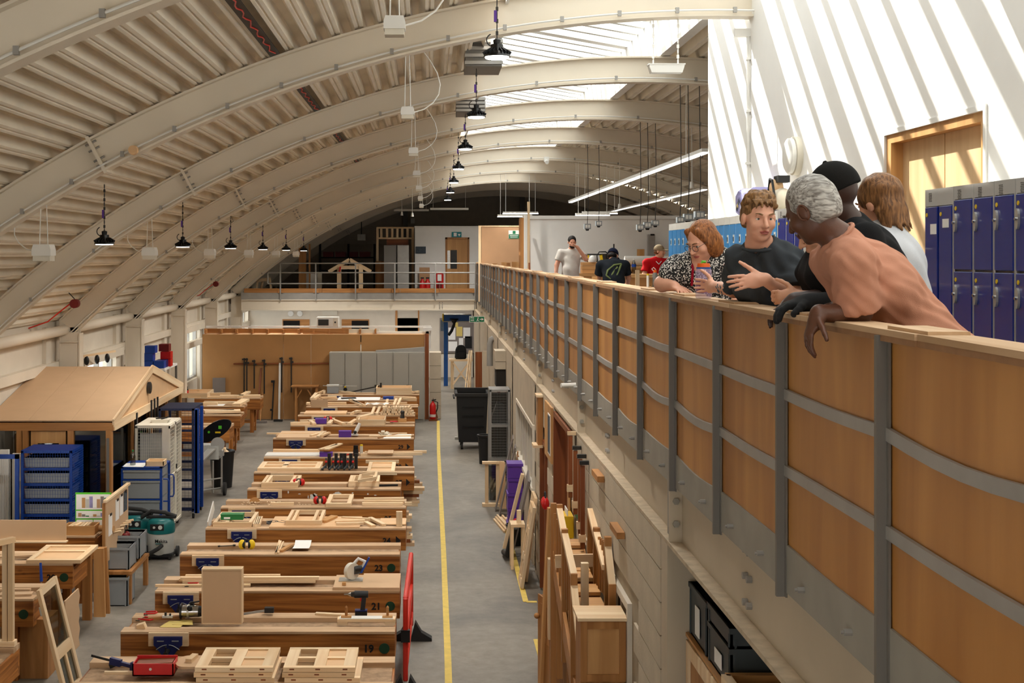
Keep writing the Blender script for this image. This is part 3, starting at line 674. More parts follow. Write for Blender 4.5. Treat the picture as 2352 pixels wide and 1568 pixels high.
# smoke detectors and a camera on the ribs
Yr = 33.16; c = W(1255, 371, Yr-.2); g = thing('security_camera', 'small white security camera under a roof rib', 'camera', c)
build(MB().box(c.x-.06, c.x+.06, c.y-.06, c.y+.06, c.z, c.z+.12), 'mount', 'plastic_white', g); build(MB().cyl(c, c-Vector((0, .16, .03)), .05, n=12), 'camera_body', 'plastic_white', g, True)
c = W(307, 345, 13.02); tag(build(MB().cyl(c, c-Vector((0, .05, 0)), .05, .045, 20), 'conduit_box', 'pine_board', None, True), 'round tan conduit box on the rib that carries the conduit', 'junction box')
# red hanging tool reels by the left eaves
for (x, y, Yb) in ((172, 697, 21.6), (496, 652, 35)):
    c = W(x, y, Yb); g = thing('hose_reel', 'red retractable reel with an orange lead by the left eaves', 'reel', c, 'red reels by the left eaves')
    build(MB().cyl(c+Vector((0, -.06, 0)), c+Vector((0, .06, 0)), .075, n=16), 'drum', 'dark_red', g, True)
    build(MB().tube([c+Vector((-.07, 0, .0)), c+Vector((-.18, 0, -.08)), c+Vector((-.45, 0, -.3)), c+Vector((-.8, 0, -.42))], .012, 6), 'lead', 'barrier_red', g, True)
    build(MB().bar(c+Vector((0, 0, .07)), c+Vector((-.1, 0, .18)), .03, .01), 'bracket', 'black', g)
# ================================================================== WORKBENCHES
BZ = .87
BR = []
def settle(*P):
    """shift points along y so that they lie over the bench top they belong to"""
    x = sum(p.x for p in P)/len(P); lo = min(p.y for p in P); hi = max(p.y for p in P); best = None
    for (xl, xr, yf, yb) in BR:
        if xl-.4 < x < xr+.4:
            d = 0 if lo >= yf-.03 and hi <= yb else (yf+.03-lo if lo < yf else max(yb-.03-hi, yf+.02-lo))
            if best is None or abs(d) < abs(best): best = d
    for p in P: p.y += best or 0
    return P
def bench(num, xl, xr, yf, depth=.65, vise=None, mark=None, disc=None, label=None, jaw='pine_x', legs=True, grp='workbenches'):
    yb = yf+depth; g = thing('workbench', label, 'workbench', ((xl+xr)/2, (yf+yb)/2, 0), grp)
    BR.append((xl, xr, yf, yb))
    stick('front_board', (xl, yf+.078, BZ-.011), (xr, yf+.078, BZ-.011), .164, .022, 'worn_x', g)
    stick('back_board', (xl, yb-.09, BZ-.025), (xr, yb-.09, BZ-.025), .18, .05, 'worn_x', g)
    build(MB().box(xl+.02, xr-.02, yf+.16, yb-.18, BZ-.065, BZ-.045), 'tool_well', 'well', g)
    stick('front_apron', (xl, yf+.025, BZ-.157), (xr, yf+.025, BZ-.157), .05, .27, 'bench_x', g)
    stick('back_apron', (xl, yb-.025, BZ-.172), (xr, yb-.025, BZ-.172), .05, .245, 'bench_x', g)
    for x in (xl+.025, xr-.025): stick('end_apron', (x, yf+.05, BZ-.172), (x, yb-.05, BZ-.172), .05, .24, 'bench_x', g)
    for x in (xl+.22, xr-.22):
        for y in (yf+.09, yb-.09):
            stick('leg', (x, y, 0), (x, y, BZ-.05), .09, .09, 'bench_x', g)
        stick('stretcher', (x, yf+.13, .17), (x, yb-.13, .17), .05, .1, 'bench_x', g)
    stick('shelf', (xl+.25, (yf+yb)/2, .25), (xr-.25, (yf+yb)/2, .25), .4, .03, 'bench_x', g)
    if vise is not None:
        x = xl+vise; w = .135; y = yf-.012
        v = build(MB().prism([(x-w, y, BZ-.035), (x+w, y, BZ-.035), (x+w, y, BZ-.115), (x+w*.86, y, BZ-.13), (x+.05, y, BZ-.215), (x-.05, y, BZ-.215), (x-w*.86, y, BZ-.13), (x-w, y, BZ-.115)], (0, -.045, 0)), 'vise', 'vise_blue', g)
        b = MB()
        for sx in (-1, 1):
            b.box(x+sx*.07-.032, x+sx*.07+.032, y-.051, y-.045, BZ-.078, BZ-.070)
            a0 = [(x+sx*(.11-.1*t), y-.05, BZ-.155+.045*math.sin(t*1.6)) for t in np.linspace(0, 1, 6)]; b.tube(a0, .004, 4)
        build(b, 'casting_mark', 'crate_grey', v)
        build(MB().cyl((x, y-.16, BZ-.165), (x, y-.045, BZ-.165), .022, n=12), 'screw', 'dark_steel', v, True)
        build(MB().cyl((x, y-.14, BZ-.36), (x, y-.14, BZ-.10), .008, n=8), 'handle', 'dark_steel', v, True)
        build(MB().box(x-w-.055, x+w+.055, y-.02, y+.012, BZ-.13, BZ-.005), 'jaw_lining', jaw, v)
    if num: text('number', num, .10, (xr-.25, yf-.003, BZ-.165), FRONT, 'black', g, .001, off=.0035)
    if mark == 'disc': build(MB().cyl((xr-.10, yf-.006, BZ-.16), (xr-.10, yf, BZ-.16), .05, n=24), 'spot', 'disc_green', g)
    if mark == 'tri': build(MB().prism([(xr-.13, yf-.005, BZ-.10), (xr-.065, yf-.005, BZ-.16), (xr-.13, yf-.005, BZ-.22)], (0, .005, 0)), 'arrow', 'black', g)
    return g
R_ = [('', 197, 900, 1561, None, None, 'pine bench heaped with panelled frames and a red tray, front board facing the next bench'),
      ('19', 277, 907, 1450, .46, 'disc', 'workbench numbered 19 with a green spot, an upright box standing on it'),
      ('21', 356, 918, 1357, .28, 'disc', 'workbench numbered 21 with a green spot and long battens on top'),
      ('23', 413, 918, 1273, .34, 'disc', 'workbench numbered 23 with a green spot and a sheet of paper on top'),
      ('24', 472, 932, 1213, .48, 'tri', 'workbench numbered 24 with a black arrow, green box on top'),
      ('25', 507, 932, 1165, .30, None, 'workbench numbered 25 with a small frame and red ear defenders on top'),
      ('26', 568, 920, 1123, .34, None, 'paint-splashed workbench numbered 26 with two drawer frames on top'),
      ('27', 583, 951, 1085, .47, 'tri', 'workbench numbered 27 with a row of six clamps along its front'),
      ('28', 606, 948, 1050, .46, 'tri', 'workbench numbered 28 with a long white board and a black charger on top'),
      ('29', 627, 950, 1007, .45, 'tri', 'workbench numbered 29 with a purple box and paper on top'),
      ('', 667, 952, 977, .5, None, 'workbench between number 29 and the stacked offcuts, purple box and red ear defenders on top'),
      ('33', 684, 953, 954, .5, None, 'workbench numbered 33 heaped with short offcuts'),
      ('', 703, 960, 934, .55, None, 'workbench with an upright brown board and crumpled paper on top'),
      ('', 716, 957, 919, None, None, 'workbench with a white drawing board and a blue tool on top'),
      ('', 734, 963, 906, .4, None, 'rearmost workbench, a grey case and a long tray standing on it')]
BY = {}
for i, (num, x0, x1, y, v, mk, lb) in enumerate(R_):
    p0, p1 = ON(x0, y, BZ), ON(x1, y, BZ)
    if i == 0: p0.x, p1.x = -2.98, -.30
    dep = .65 if i < 12 else .55
    if i == 0: p0.x = -2.98; p0.y = 10.8; dep = .85
    bench(num, p0.x, p1.x, p0.y, dep, v, mk, None, lb)
L_ = [('18', 76, 1375, 'disc', 'left-row workbench numbered 18 with a green spot and a window frame rising from it'), ('20', 167, 1294, 'disc', 'left-row workbench numbered 20 with a green spot and a panelled door frame on top'),
      ('22', 218, 1231, 'disc', 'left-row workbench numbered 22 with a green spot beside the clipboard panel'), ('32', 527, 980, None, 'left-row workbench numbered 32 behind the mitre saw'), ('34', 552, 953, None, 'left-row workbench numbered 34 carrying wide boards'),
      ('', 560, 933, None, 'left-row workbench with white papers and a thick offcut on its end'), ('', 598, 914, None, 'left-row workbench with long legs nearest the brown partition')]
for num, x1, y, mk, lb in L_:
    p = ON(x1, y, BZ); xr = p.x if p.x < -4.1 else -4.15
    bench(num, xr-(1.9 if p.y < 25 else 1.65), xr, p.y, .65 if p.y < 30 else .6, None, mk, None, lb, grp='left-row workbenches')
p = ON(20, 1478, BZ)
# ================================================================== THINGS ON THE BENCHES
def bst(n, x0, y0, x1, y1, w=.045, h=.03, m='pine_x', z=BZ, name='batten', label=None, cat='timber', group=None, roll=0):
    a, b = settle(ON(x0, y0, z), ON(x1, y1, z)); a.z = b.z = z+h/2+.001
    o = stick(name, a, b, w, h, m, roll=roll)
    lab = label or ('pale pine batten lying on workbench %s' % n)
    return tag(o, lab, cat, group or ('battens on bench %s' % n))
def panel(name, x0, y0, x1, y1, y2, m, label, cat, h=.02, z=BZ, group=None):
    """flat board on a bench: front edge pixels (x0,y0)-(x1,y0), back edge at pixel row y2"""
    a, b, c = settle(ON(x0, y0, z), ON(x1, y0, z), ON(x0, y2, z))
    return tag(build(MB().box(a.x, b.x, a.y, c.y, z+.001, z+.001+h), name, m), label, cat, group)
def frame(name, x0, x1, yf, yb, label, rails=(), stiles=(), h=.045, w=.05, z=BZ, fill=None, m='pine_x', cat='frame', group=None, skew=0):
    a, b, c = ON(x0, yf, z), ON(x1, yf, z), ON(x0, yb, z); ya, yc = a.y, c.y; xa, xb = a.x, b.x
    g = thing(name, label, cat, ((xa+xb)/2, (ya+yc)/2, z), group); zc = z+h/2+.001
    for y in (ya+w/2, yc-w/2): stick('rail', (xa, y, zc), (xb, y, zc), w, h, m, g)
    for x in (xa+w/2, xb-w/2): stick('stile', (x, ya+w, zc), (x, yc-w, zc), w, h*.98, m, g)
    for f in rails: y = ya+(yc-ya)*f; stick('rail', (xa+w, y, zc), (xb-w, y, zc), w, h*.97, m, g)
    for f in stiles: x = xa+(xb-xa)*f; stick('stile', (x, ya+w, zc), (x, yc-w, zc), w, h*.97, m, g)
    if fill: build(MB().box(xa+w*.6, xb-w*.6, ya+w*.6, yc-w*.6, z+h*.3, z+h*.55), 'panel', fill, g)
    return g
def box_thing(name, x0, x1, yf, zpx_top, m, label, cat, depth=.12, z=BZ, lid=None, group=None):
    a, b = ON(x0, yf, z), ON(x1, yf, z); zt = PZ(zpx_top, a.y)
    g = thing(name, label, cat, ((a.x+b.x)/2, a.y+depth/2, z), group)
    build(MB().box(a.x, b.x, a.y, a.y+depth, z+.001, zt-.012), 'body', m, g)
    build(MB().box(a.x-.004, b.x+.004, a.y-.004, a.y+depth+.004, zt-.012, zt), 'lid', lid or m, g)
    return g
def ear_defenders(x, y, z=BZ, m='red', label='', s=1.0):
    c = ON(x, y, z); g = thing('ear_defenders', label, 'ear defenders', c)
    for sx in (-1, 1):
        p = c+Vector((sx*.055*s, 0, .06*s)); build(MB().sphere(p, (.042*s, .045*s, .058*s), 14, 8), 'cup', m, g, True)
        build(MB().cyl(p-Vector((sx*.008, 0, 0)), p-Vector((sx*.036*s, 0, 0)), .045*s, n=14), 'cushion', 'black', g, True)
    pts = [c+Vector((.085*s*math.cos(t), .04*s, .055*s+.05*s*math.sin(t))) for t in np.linspace(0, math.pi, 9)]
    build(MB().tube(pts, .009*s, 6), 'headband', 'black', g, True); return g
def paper(n, x0, y0, x1, y1, yb, label, m='paper', z=BZ, curl=.0, cat='paper'):
    a, b, c = settle(ON(x0, y0, z), ON(x1, y1, z), ON((x0+x1)/2, yb, z)); mb = MB(); N = 6
    for i in range(N):
        t = i/(N-1); yy = a.y+(c.y-a.y)*t; zz_ = z+.003+curl*(t-.5)**2*4
        mb.v += [(a.x+.15*(1-1)*t, yy, zz_), (b.x, yy, zz_)]
    for i in range(N-1): mb.f.append((2*i, 2*i+1, 2*i+3, 2*i+2))
    o = build(mb, 'paper_sheet', m); s = o.modifiers.new('t', 'SOLIDIFY'); s.thickness = .0015
    return tag(o, label, cat)
# ---- nearest bench: stacks of panelled frames, red tray, clamp, round-ended board
for (x0, x1, lb, n, off) in ((455, 632, 'stack of pale panelled cabinet doors beside the round-ended board', 3, 0), (655, 818, 'stack of pale panelled cabinet doors at the right end of the nearest bench', 3, .03)):
    for k in range(n):
        z = BZ+.042*k; dx = (.012, -.008, .0)[k]; a = Vector((PX(x0, 11.1)+dx, 10.93+.006*k, z)); b = Vector((PX(x1, 11.1)+dx+off*(k == 0), 11.5+.004*k, z))
        g = thing('panelled_door', '%s, %s' % (lb.replace('stack of ', '').replace('doors', 'door'), ('bottom of the stack', 'middle of the stack', 'top of the stack')[k]), 'cabinet door', ((a.x+b.x)/2, (a.y+b.y)/2, z), 'panelled doors on the nearest bench')
        zc = z+.0205; w = .055
        for y in (a.y+w/2, b.y-w/2): stick('rail', (a.x, y, zc), (b.x, y, zc), w, .039, 'pine_x', g)
        mid = a.x+(b.x-a.x)*.5
        for x in (a.x+.05, mid, b.x-.05): stick('stile', (x, a.y+w, zc), (x, b.y-w, zc), .10, .038, 'pine_x', g)
        ym = (a.y+b.y)/2; stick('rail', (a.x+.1, ym, zc), (b.x-.1, ym, zc), .05, .037, 'pine_x', g)
        build(MB().box(mid+.05, b.x-.1, a.y+w, b.y-w, z+.012, z+.026), 'panel', 'pine_board', g)
        for xx in (.12, .48, .86):
            X = a.x+(b.x-a.x)*xx; build(MB().box(X-.02, X+.02, a.y-.001, a.y+.002, z+.018, z+.03), 'mortise', 'red_wood_x', g)
Yt = 11.1; a = Vector((PX(304, Yt), Yt, BZ)); b = PX(398, Yt)
g = thing('tool_tray', 'open red metal tray on the nearest bench beside the round-ended board', 'tray', ((a.x+b)/2, Yt, BZ)); zt = BZ+.105
build(MB().box(a.x, b, Yt, Yt+.012, BZ+.001, zt).box(a.x, b, Yt+.19, Yt+.20, BZ+.001, zt+.015).box(a.x, a.x+.01, Yt, Yt+.2, BZ+.001, zt).box(b-.01, b, Yt, Yt+.2, BZ+.001, zt).box(a.x, b, Yt, Yt+.2, BZ+.001, BZ+.012), 'body', 'red', g)
build(MB().cyl(((a.x+b)/2-.02, Yt-.006, BZ+.06), ((a.x+b)/2-.02, Yt, BZ+.06), .012, n=10), 'stud', 'alu', g)
stick('lining', (a.x+.02, Yt+.12, BZ+.06), (b-.02, Yt+.12, BZ+.07), .14, .06, 'red_wood_x', g)
mb = MB(); cx_ = PX(432, 11.2); pl = [(cx_-.10+.11*(1-math.cos(t)) if False else cx_-.02-.1*math.sin(t), 11.28-.16*math.cos(t), BZ+.052) for t in np.linspace(0, math.pi, 14)]
pl += [(cx_+.15, 11.44, BZ+.052), (cx_+.08, 11.12, BZ+.052)]
g = thing('shaped_board', 'tan board with one rounded end leaning on the stacked doors', 'board', (cx_, 11.2, BZ))
build(MB().prism(pl, (0, 0, .022)), 'board', 'mdf', g); build(MB().box(cx_-.04, cx_+.03, 11.2, 11.36, BZ+.03, BZ+.052), 'bearer', 'pine_x', g)
tag(stick('wood_block', (cx_+.0, 11.22, BZ+.092), (cx_+.03, 11.38, BZ+.092), .055, .034, 'pine_x'), 'small rounded pine block lying on the round-ended board', 'timber')
def clampbar(p0, p1, label, jm='vise_blue', hs=.05):
    p0, p1 = Vector(p0), Vector(p1); d = (p1-p0).normalized(); c = p0.lerp(p1, .55); g = thing('bar_clamp', label, 'clamp', (p0+p1)/2)
    build(MB().bar(p0, p1, .008, .02), 'bar', 'dark_steel', g)
    build(MB().bar(c-d*.05, c+d*.06, .035, .06).bar(c+d*.05, c+d*.19, .03, .03), 'trigger_grip', jm, g)
    build(MB().bar(p1-d*.04, p1+d*.02, .035, .07), 'fixed_jaw', jm, g); build(MB().bar(c-d*.05-Vector((0, 0, .05)), c-d*.0-Vector((0, 0, .02)), .03, .04), 'jaw_pad', 'black', g)
    return g
clampbar(W(210, 1505, 11.5), W(310, 1531, 11.35), 'dark blue quick clamp hanging over the end of the nearest bench')
bst('', 240, 1548, 330, 1548, .03, .025, name='batten', label='thin pine batten beside the red tray on the nearest bench')
# ---- bench 19
Yb = 12.66; a, b = PX(463, Yb), PX(556, Yb); zt = PZ(1306, Yb)
g = thing('box_carcass', 'tall tan box with pale edges standing upright on workbench 19', 'box', ((a+b)/2, Yb, BZ))
build(MB().box(a+.012, b-.012, Yb, Yb+.012, BZ+.012, zt-.012), 'face_panel', 'mdf', g)
for (x0, x1) in ((a, a+.012), (b-.012, b)): build(MB().box(x0, x1, Yb-.004, Yb+.11, BZ+.001, zt), 'side', 'pine_z', g)
build(MB().box(a+.012, b-.012, Yb-.004, Yb+.11, zt-.012, zt), 'top', 'pine_x', g); build(MB().box(a+.012, b-.012, Yb-.004, Yb+.11, BZ+.001, BZ+.013), 'bottom', 'pine_x', g)
def router(c, label):
    g = thing('router', label, 'power tool', c); c = Vector(c)
    build(MB().cyl(c+Vector((-.11, 0, .075)), c+Vector((.05, 0, .075)), .062, .055, 18), 'motor', 'steel', g, True)
    build(MB().cyl(c+Vector((-.13, 0, .075)), c+Vector((-.115, 0, .075)), .075, n=20), 'base_plate', 'dark_steel', g, True)
    build(MB().cyl(c+Vector((-.06, 0, .075)), c+Vector((-.06, 0, .075))+Vector((.02, 0, 0)), .067, n=18), 'collar', 'alu', g, True)
    build(MB().sphere(c+Vector((-.03, -.06, .12)), .028, 10, 6).sphere(c+Vector((-.03, .05, .13)), .03, 10, 6), 'knob', 'black', g, True)
    build(MB().cyl(c+Vector((.05, 0, .075)), c+Vector((.10, 0, .075)), .055, .045, 16), 'cap', 'black', g, True)
    build(MB().tube([c+Vector((.0, .0, .14)), c+Vector((-.02, 0, .16)), c+Vector((.05, .03, .165))], .008, 6), 'cable', 'black', g, True)
router((PX(445, 12.85), 12.85, BZ), 'silver router lying on its side beside the upright box on bench 19')
def cramp(c, ang, label, s=1.0, name='g_clamp', m='red'):
    c = Vector(c); g = thing(name, label, 'clamp', c); d = Vector((math.cos(ang), math.sin(ang), 0)); p = Vector((-d.y, d.x, 0)); u = Vector((0, 0, .012))
    build(MB().tube([c+u, c+u+d*.11*s, c+u+d*.13*s+p*.03*s, c+u+d*.12*s+p*.07*s, c+u+p*.075*s+d*.02*s], .008*s, 6), 'frame', m, g, True)
    build(MB().cyl(c+u+d*.02*s-p*.05*s, c+u+d*.02*s+p*.06*s, .005*s, n=8), 'screw', 'steel', g, True); build(MB().cyl(c+u+d*.02*s-p*.05*s-d*.02*s, c+u+d*.02*s-p*.05*s+d*.02*s, .004*s, n=6), 'handle', 'dark_steel', g)
cramp(ON(330, 1412, BZ), .2, 'red-handled small clamp at the back left of bench 19', 1.0)
cramp(ON(318, 1424, BZ), -.3, 'red-handled pliers-like clamp at the left end of bench 19', 1.1)
bst('19', 340, 1424, 425, 1420, .05, .03, 'honey_x', label='honey-brown batten behind the yellow cards on bench 19')
c = ON(385, 1418, BZ+.03); g = thing('jig', 'small metal jig on the batten of bench 19', 'jig', c); build(MB().box(c.x-.05, c.x+.05, c.y-.02, c.y+.02, c.z+.001, c.z+.02), 'base', 'alu', g); build(MB().cyl(c+Vector((-.02, 0, .02)), c+Vector((-.02, 0, .05)), .012, n=8).cyl(c+Vector((.025, 0, .02)), c+Vector((.025, 0, .04)), .01, n=8), 'knob', 'dark_steel', g)
for (x0, x1, y, yb, k) in ((366, 428, 1440, 1426, 0), (395, 442, 1434, 1424, 1)):
    z = BZ+.002+.003*k; p = [ON(x0, y, z), ON(x0+48, y+1, z), ON(x1, yb, z), ON(x0+24, yb-1, z)]
    tag(build(MB().prism(p, (0, 0, .002)), 'card_sheet', 'card_yellow'), 'yellow card lying on bench 19, %s' % ('underneath' if k == 0 else 'on top of another'), 'card')
c = ON(326, 1442, BZ); tag(build(MB().prism([(c.x-.04, c.y-.03, BZ+.001), (c.x+.04, c.y-.03, BZ+.001), (c.x+.02, c.y-.03, BZ+.05), (c.x-.05, c.y-.03, BZ+.03)], (0, .08, 0)), 'offcut', 'pine_x'), 'wedge-shaped pine offcut at the front left of bench 19', 'timber')
g = thing('sash_clamp', 'steel bar clamp with a black end lying behind the box on bench 19', 'clamp', ON(590, 1410, BZ)); a, b = ON(470, 1423, BZ+.02), ON(622, 1400, BZ+.05)
build(MB().bar(a, b, .01, .022), 'bar', 'galv', g); build(MB().bar(b-Vector((.06, 0, 0)), b+Vector((.03, 0, .0)), .06, .05), 'head', 'black', g)
# drill on bench 19
Yd = 12.95; c = Vector((PX(826, Yd), Yd, BZ))
g = thing('cordless_drill', 'black cordless drill with blue trim standing on bench 19', 'drill', c); zz1 = PZ(1372, Yd)
k_ = .92
build(MB().cyl(c+Vector((-.05, 0, .215)), c+Vector((.085, 0, .215)), .036, .034, 14), 'motor_housing', 'black', g, True)
build(MB().cyl(c+Vector((-.085, 0, .215)), c+Vector((-.05, 0, .215)), .022, .032, 12), 'gearbox', 'dark_steel', g, True)
build(MB().cyl(c+Vector((-.115, 0, .215)), c+Vector((-.085, 0, .215)), .010, .022, 10).cyl(c+Vector((-.155, 0, .215)), c+Vector((-.115, 0, .215)), .005, .006, 8), 'chuck', 'steel', g, True)
build(MB().bar(c+Vector((.045, 0, .20)), c+Vector((.03, 0, .06)), .036, .045, up=(1, 0, 0)), 'grip', 'black', g)
build(MB().box(c.x-.045, c.x+.075, c.y-.035, c.y+.035, c.z+.001, c.z+.055), 'battery', 'black', g, bevel=.008); build(MB().box(c.x-.046, c.x+.076, c.y-.036, c.y+.036, c.z+.055, c.z+.064), 'battery_trim', 'vise_blue', g)
build(MB().box(c.x+.005, c.x+.02, c.y-.015, c.y+.015, c.z+.15, c.z+.185), 'trigger', 'red', g)
g = thing('router_sled', 'white-topped jig board with two wooden dowels on bench 19', 'jig', ON(842, 1432, BZ)); a, b = ON(775, 1434, BZ), ON(908, 1434, BZ)
stick('base', (a.x, a.y+.03, BZ+.045), (b.x, a.y+.03, BZ+.045), .11, .025, 'pine_x', g); stick('runner', (a.x, a.y, BZ+.016), (a.x+.1, a.y, BZ+.016), .05, .03, 'pine_x', g); stick('runner', (b.x-.1, a.y, BZ+.016), (b.x, a.y, BZ+.016), .05, .03, 'pine_x', g)
build(MB().box(a.x+.02, b.x-.02, a.y-.02, a.y+.08, BZ+.058, BZ+.064), 'facing', 'plastic_white', g)
for x in (795, 890):
    X = PX(x, a.y); build(MB().cyl((X, a.y+.03, BZ+.064), (X, a.y+.03, BZ+.16), .014, n=10).cyl((X, a.y+.03, BZ+.16), (X, a.y+.03, BZ+.175), .014, .004, 10), 'dowel', 'honey_z', g, True); build(MB().box(X-.05, X+.05, a.y, a.y+.06, BZ+.064, BZ+.08), 'block', 'oak_x', g)
bst('19', 725, 1411, 800, 1415, .05, .02, label='thin tapered pine strip near the drill on bench 19')
# ---- bench 21
for i, (x0, x1, y, h) in enumerate(((430, 646, 1320, .025), (415, 733, 1331, .03), (412, 728, 1334, .03), (420, 725, 1338, .03))):
    bst('21', x0, y, x1, y-1, .055, h, label='long pale pine batten stacked on workbench 21', z=BZ+(.03 if i == 1 else 0))
bst('21', 357, 1347, 575, 1346, .03, .025, label='slim white batten along the tool well of bench 21', m='pine_x')
cramp(ON(425, 1346, BZ), .1, 'red-handled clamp on the left part of bench 21', 1.1)
p = ON(765, 1355, BZ); b = ON(845, 1355, BZ); q = ON(775, 1326, BZ)
tag(build(MB().box(p.x, b.x, p.y, q.y, BZ+.001, BZ+.03), 'board', 'mdf'), 'tan board under the circular saw on bench 21', 'board')
def circ_saw(c, label):
    c = Vector(c); g = thing('circular_saw', label, 'power tool', c)
    build(MB().cyl(c+Vector((-.018, .02, .10)), c+Vector((.018, -.02, .10)), .09, n=24), 'blade_guard', 'ivory', g, True)
    build(MB().cyl(c+Vector((.02, .0, .11)), c+Vector((.11, .05, .11)), .045, n=16), 'motor', 'dark_steel', g, True)
    build(MB().box(c.x-.14, c.x+.12, c.y-.06, c.y+.10, c.z+.002, c.z+.008), 'sole_plate', 'alu', g)
    build(MB().tube([c+Vector((.02, .03, .17)), c+Vector((.07, .03, .23)), c+Vector((.14, .03, .2)), c+Vector((.12, .03, .13))], .018, 8), 'handle', 'plastic_white', g, True)
    build(MB().tube([c+Vector((.10, .0, .08)), c+Vector((.15, 0, .17)), c+Vector((.19, 0, .25))], .012, 6), 'hose_grip', 'blue', g, True)
circ_saw((PX(808, 14.25), 14.25, BZ+.031), 'white circular saw with a blue grip standing on bench 21')
panel('board', 830, 1352, 918, 1319+0, 1319, 'mdf', 'square tan board at the right end of bench 21', 'board', .03)
a, b = ON(824, 1349, BZ), ON(908, 1349, BZ)
c = ON(790, 1345, BZ+.03); tag(build(MB().box(c.x-.02, c.x+.02, c.y, c.y+.04, BZ+.032, BZ+.065), 'wood_block', 'oak_x'), 'tiny brown block in front of the circular saw', 'timber')
# ---- bench 23
ear_defenders(567, 1262, label='yellow and black ear defenders on bench 23', m='yellow', s=1.05)
for (x0, y0, x1, y1) in ((632, 1275, 640, 1246), (640, 1270, 652, 1244), (633, 1273, 645, 1245)): bst('23', x0, y0, x1, y1, .018, .018, label='thin pine strip lying across bench 23')
bst('23', 645, 1268, 672, 1252, .05, .025, 'oak_x', label='tan offcut beside the printed sheet on bench 23')
paper(0, 670, 1265, 708, 1265, 1246, 'curled sheet of printed paper on bench 23', curl=.03)
g = thing('spanner', 'long steel wrench at the back of bench 23', 'tool', ON(520, 1251, BZ)); a, b = ON(503, 1254, BZ+.01), ON(538, 1252, BZ+.01); build(MB().cyl(a, b, .006, n=6), 'shaft', 'dark_steel', g); build(MB().cyl(b-Vector((0, 0, .008)), b+Vector((0, 0, .01)), .018, n=10).cyl(a-Vector((0, 0, .008)), a+Vector((0, 0, .01)), .015, n=10), 'head', 'dark_steel', g)
# ---- bench 24
frame('frame_assembly', 489, 578, 1210, 1185, 'open pine frame with the green box resting on it, bench 24', (), (.35,), h=.06, w=.045)
g = box_thing('green_box', 507, 558, 1194, 1181, 'green', 'long green card box resting on a frame on bench 24', 'box', .14, z=BZ+.061); 
build(MB().box(PX(524, 17.7), PX(538, 17.7), ON(507, 1194, BZ+.061).y-.003, ON(507, 1194, BZ+.061).y, BZ+.075, BZ+.10), 'label_sticker', 'paper', g)
for i in range(4): bst('24', 583+i*4, 1210, 589+i*4, 1192, .032, .04, label='short pine batten standing in a row beside the clamps on bench 24')
cramp(ON(612, 1203, BZ), .4, 'grey clamp with red pads lying on bench 24, near the frame', 1.3, m='dark_steel'); cramp(ON(632, 1200, BZ), -.6, 'grey clamp with red pads lying on bench 24, near the white sheet', 1.2, m='dark_steel')
panel('board', 618, 1212, 826, 1200, 1188, 'pine_board', 'flat white-topped board across the middle of bench 24', 'board', .016)
frame('frame_assembly', 656, 738, 1206, 1180, 'pine frame with double posts on the white board of bench 24', (), (.2, .78), h=.06, w=.04, z=BZ+.018)
bst('24', 742, 1200, 768, 1188, .10, .03, 'oak_x', z=BZ+.018, label='wide tan offcut beside the frame on bench 24')
for (x0, y0, x1, y1) in ((770, 1200, 838, 1198), (772, 1205, 835, 1204), (786, 1190, 852, 1194), (850, 1192, 882, 1208), (840, 1202, 858, 1211)): bst('24', x0, y0, x1, y1, .06, .03, z=BZ+.018 if x1 < 840 else BZ, label='pine offcut scattered on the right of bench 24')
p = ON(917, 1210, BZ); tag(build(MB().box(p.x-.04, p.x+.04, p.y, p.y+.06, BZ+.001, BZ+.20), 'post_block', 'pine_z'), 'upright pine block at the right end of bench 24', 'timber')
panel('board', 872, 1206, 932, 1195, 1192, 'pine_board', 'pale square board near the upright block on bench 24', 'board', .015)
p = ON(482, 1208, 0); mb = MB().bar(W(478, 1208, 17.3), W(491, 1160, 17.45), .012, .34, up=(0, 1, 0)); tag(build(mb, 'thin_panel', 'paper'), 'thin white panel leaning on the left end of bench 24', 'panel')
# ---- bench 25
ear_defenders(735, 1158, label='red ear defenders on bench 25 beside the small frame')
frame('frame_assembly', 748, 806, 1164, 1142, 'small pine frame at the middle of bench 25', (), (), h=.05, w=.06)
for (x0, y0, x1, y1, z) in ((832, 1161, 925, 1161, 0), (836, 1156, 928, 1156, .0), (836, 1150, 928, 1149, .0), (930, 1160, 946, 1160, 0)): bst('25', x0, y0, x1, y1, .05, .045, label='pine batten stacked at the right of bench 25')
bst('25', 622, 1161, 675, 1161, .05, .045, label='single pine batten among shavings on bench 25')
c = ON(585, 1152, BZ); mb = MB().prism([(c.x+.075*math.cos(t), c.y, BZ+.001+.06*math.sin(t)) for t in np.linspace(0, math.pi, 12)], (0, .01, 0)); tag(build(mb, 'sanding_disc', 'oak_x'), 'half-round brown sanding disc propped on bench 25', 'disc')
mb = MB(); r2 = random.Random(5)
for i in range(70):
    x, y = r2.choice(((r2.uniform(555, 600), r2.uniform(1153, 1161)), (r2.uniform(612, 650), r2.uniform(1152, 1161)), (r2.uniform(680, 730), r2.uniform(1154, 1161)))); p = ON(x, y, BZ); a = r2.uniform(0, 3); mb.bar(p+Vector((0, 0, .004)), p+Vector((.03*math.cos(a), .03*math.sin(a), .008)), .012, .003)
o = build(mb, 'wood_shavings', 'pine_x'); tag(o, 'scattered wood shavings on bench 25', 'shavings'); o['kind'] = 'stuff'
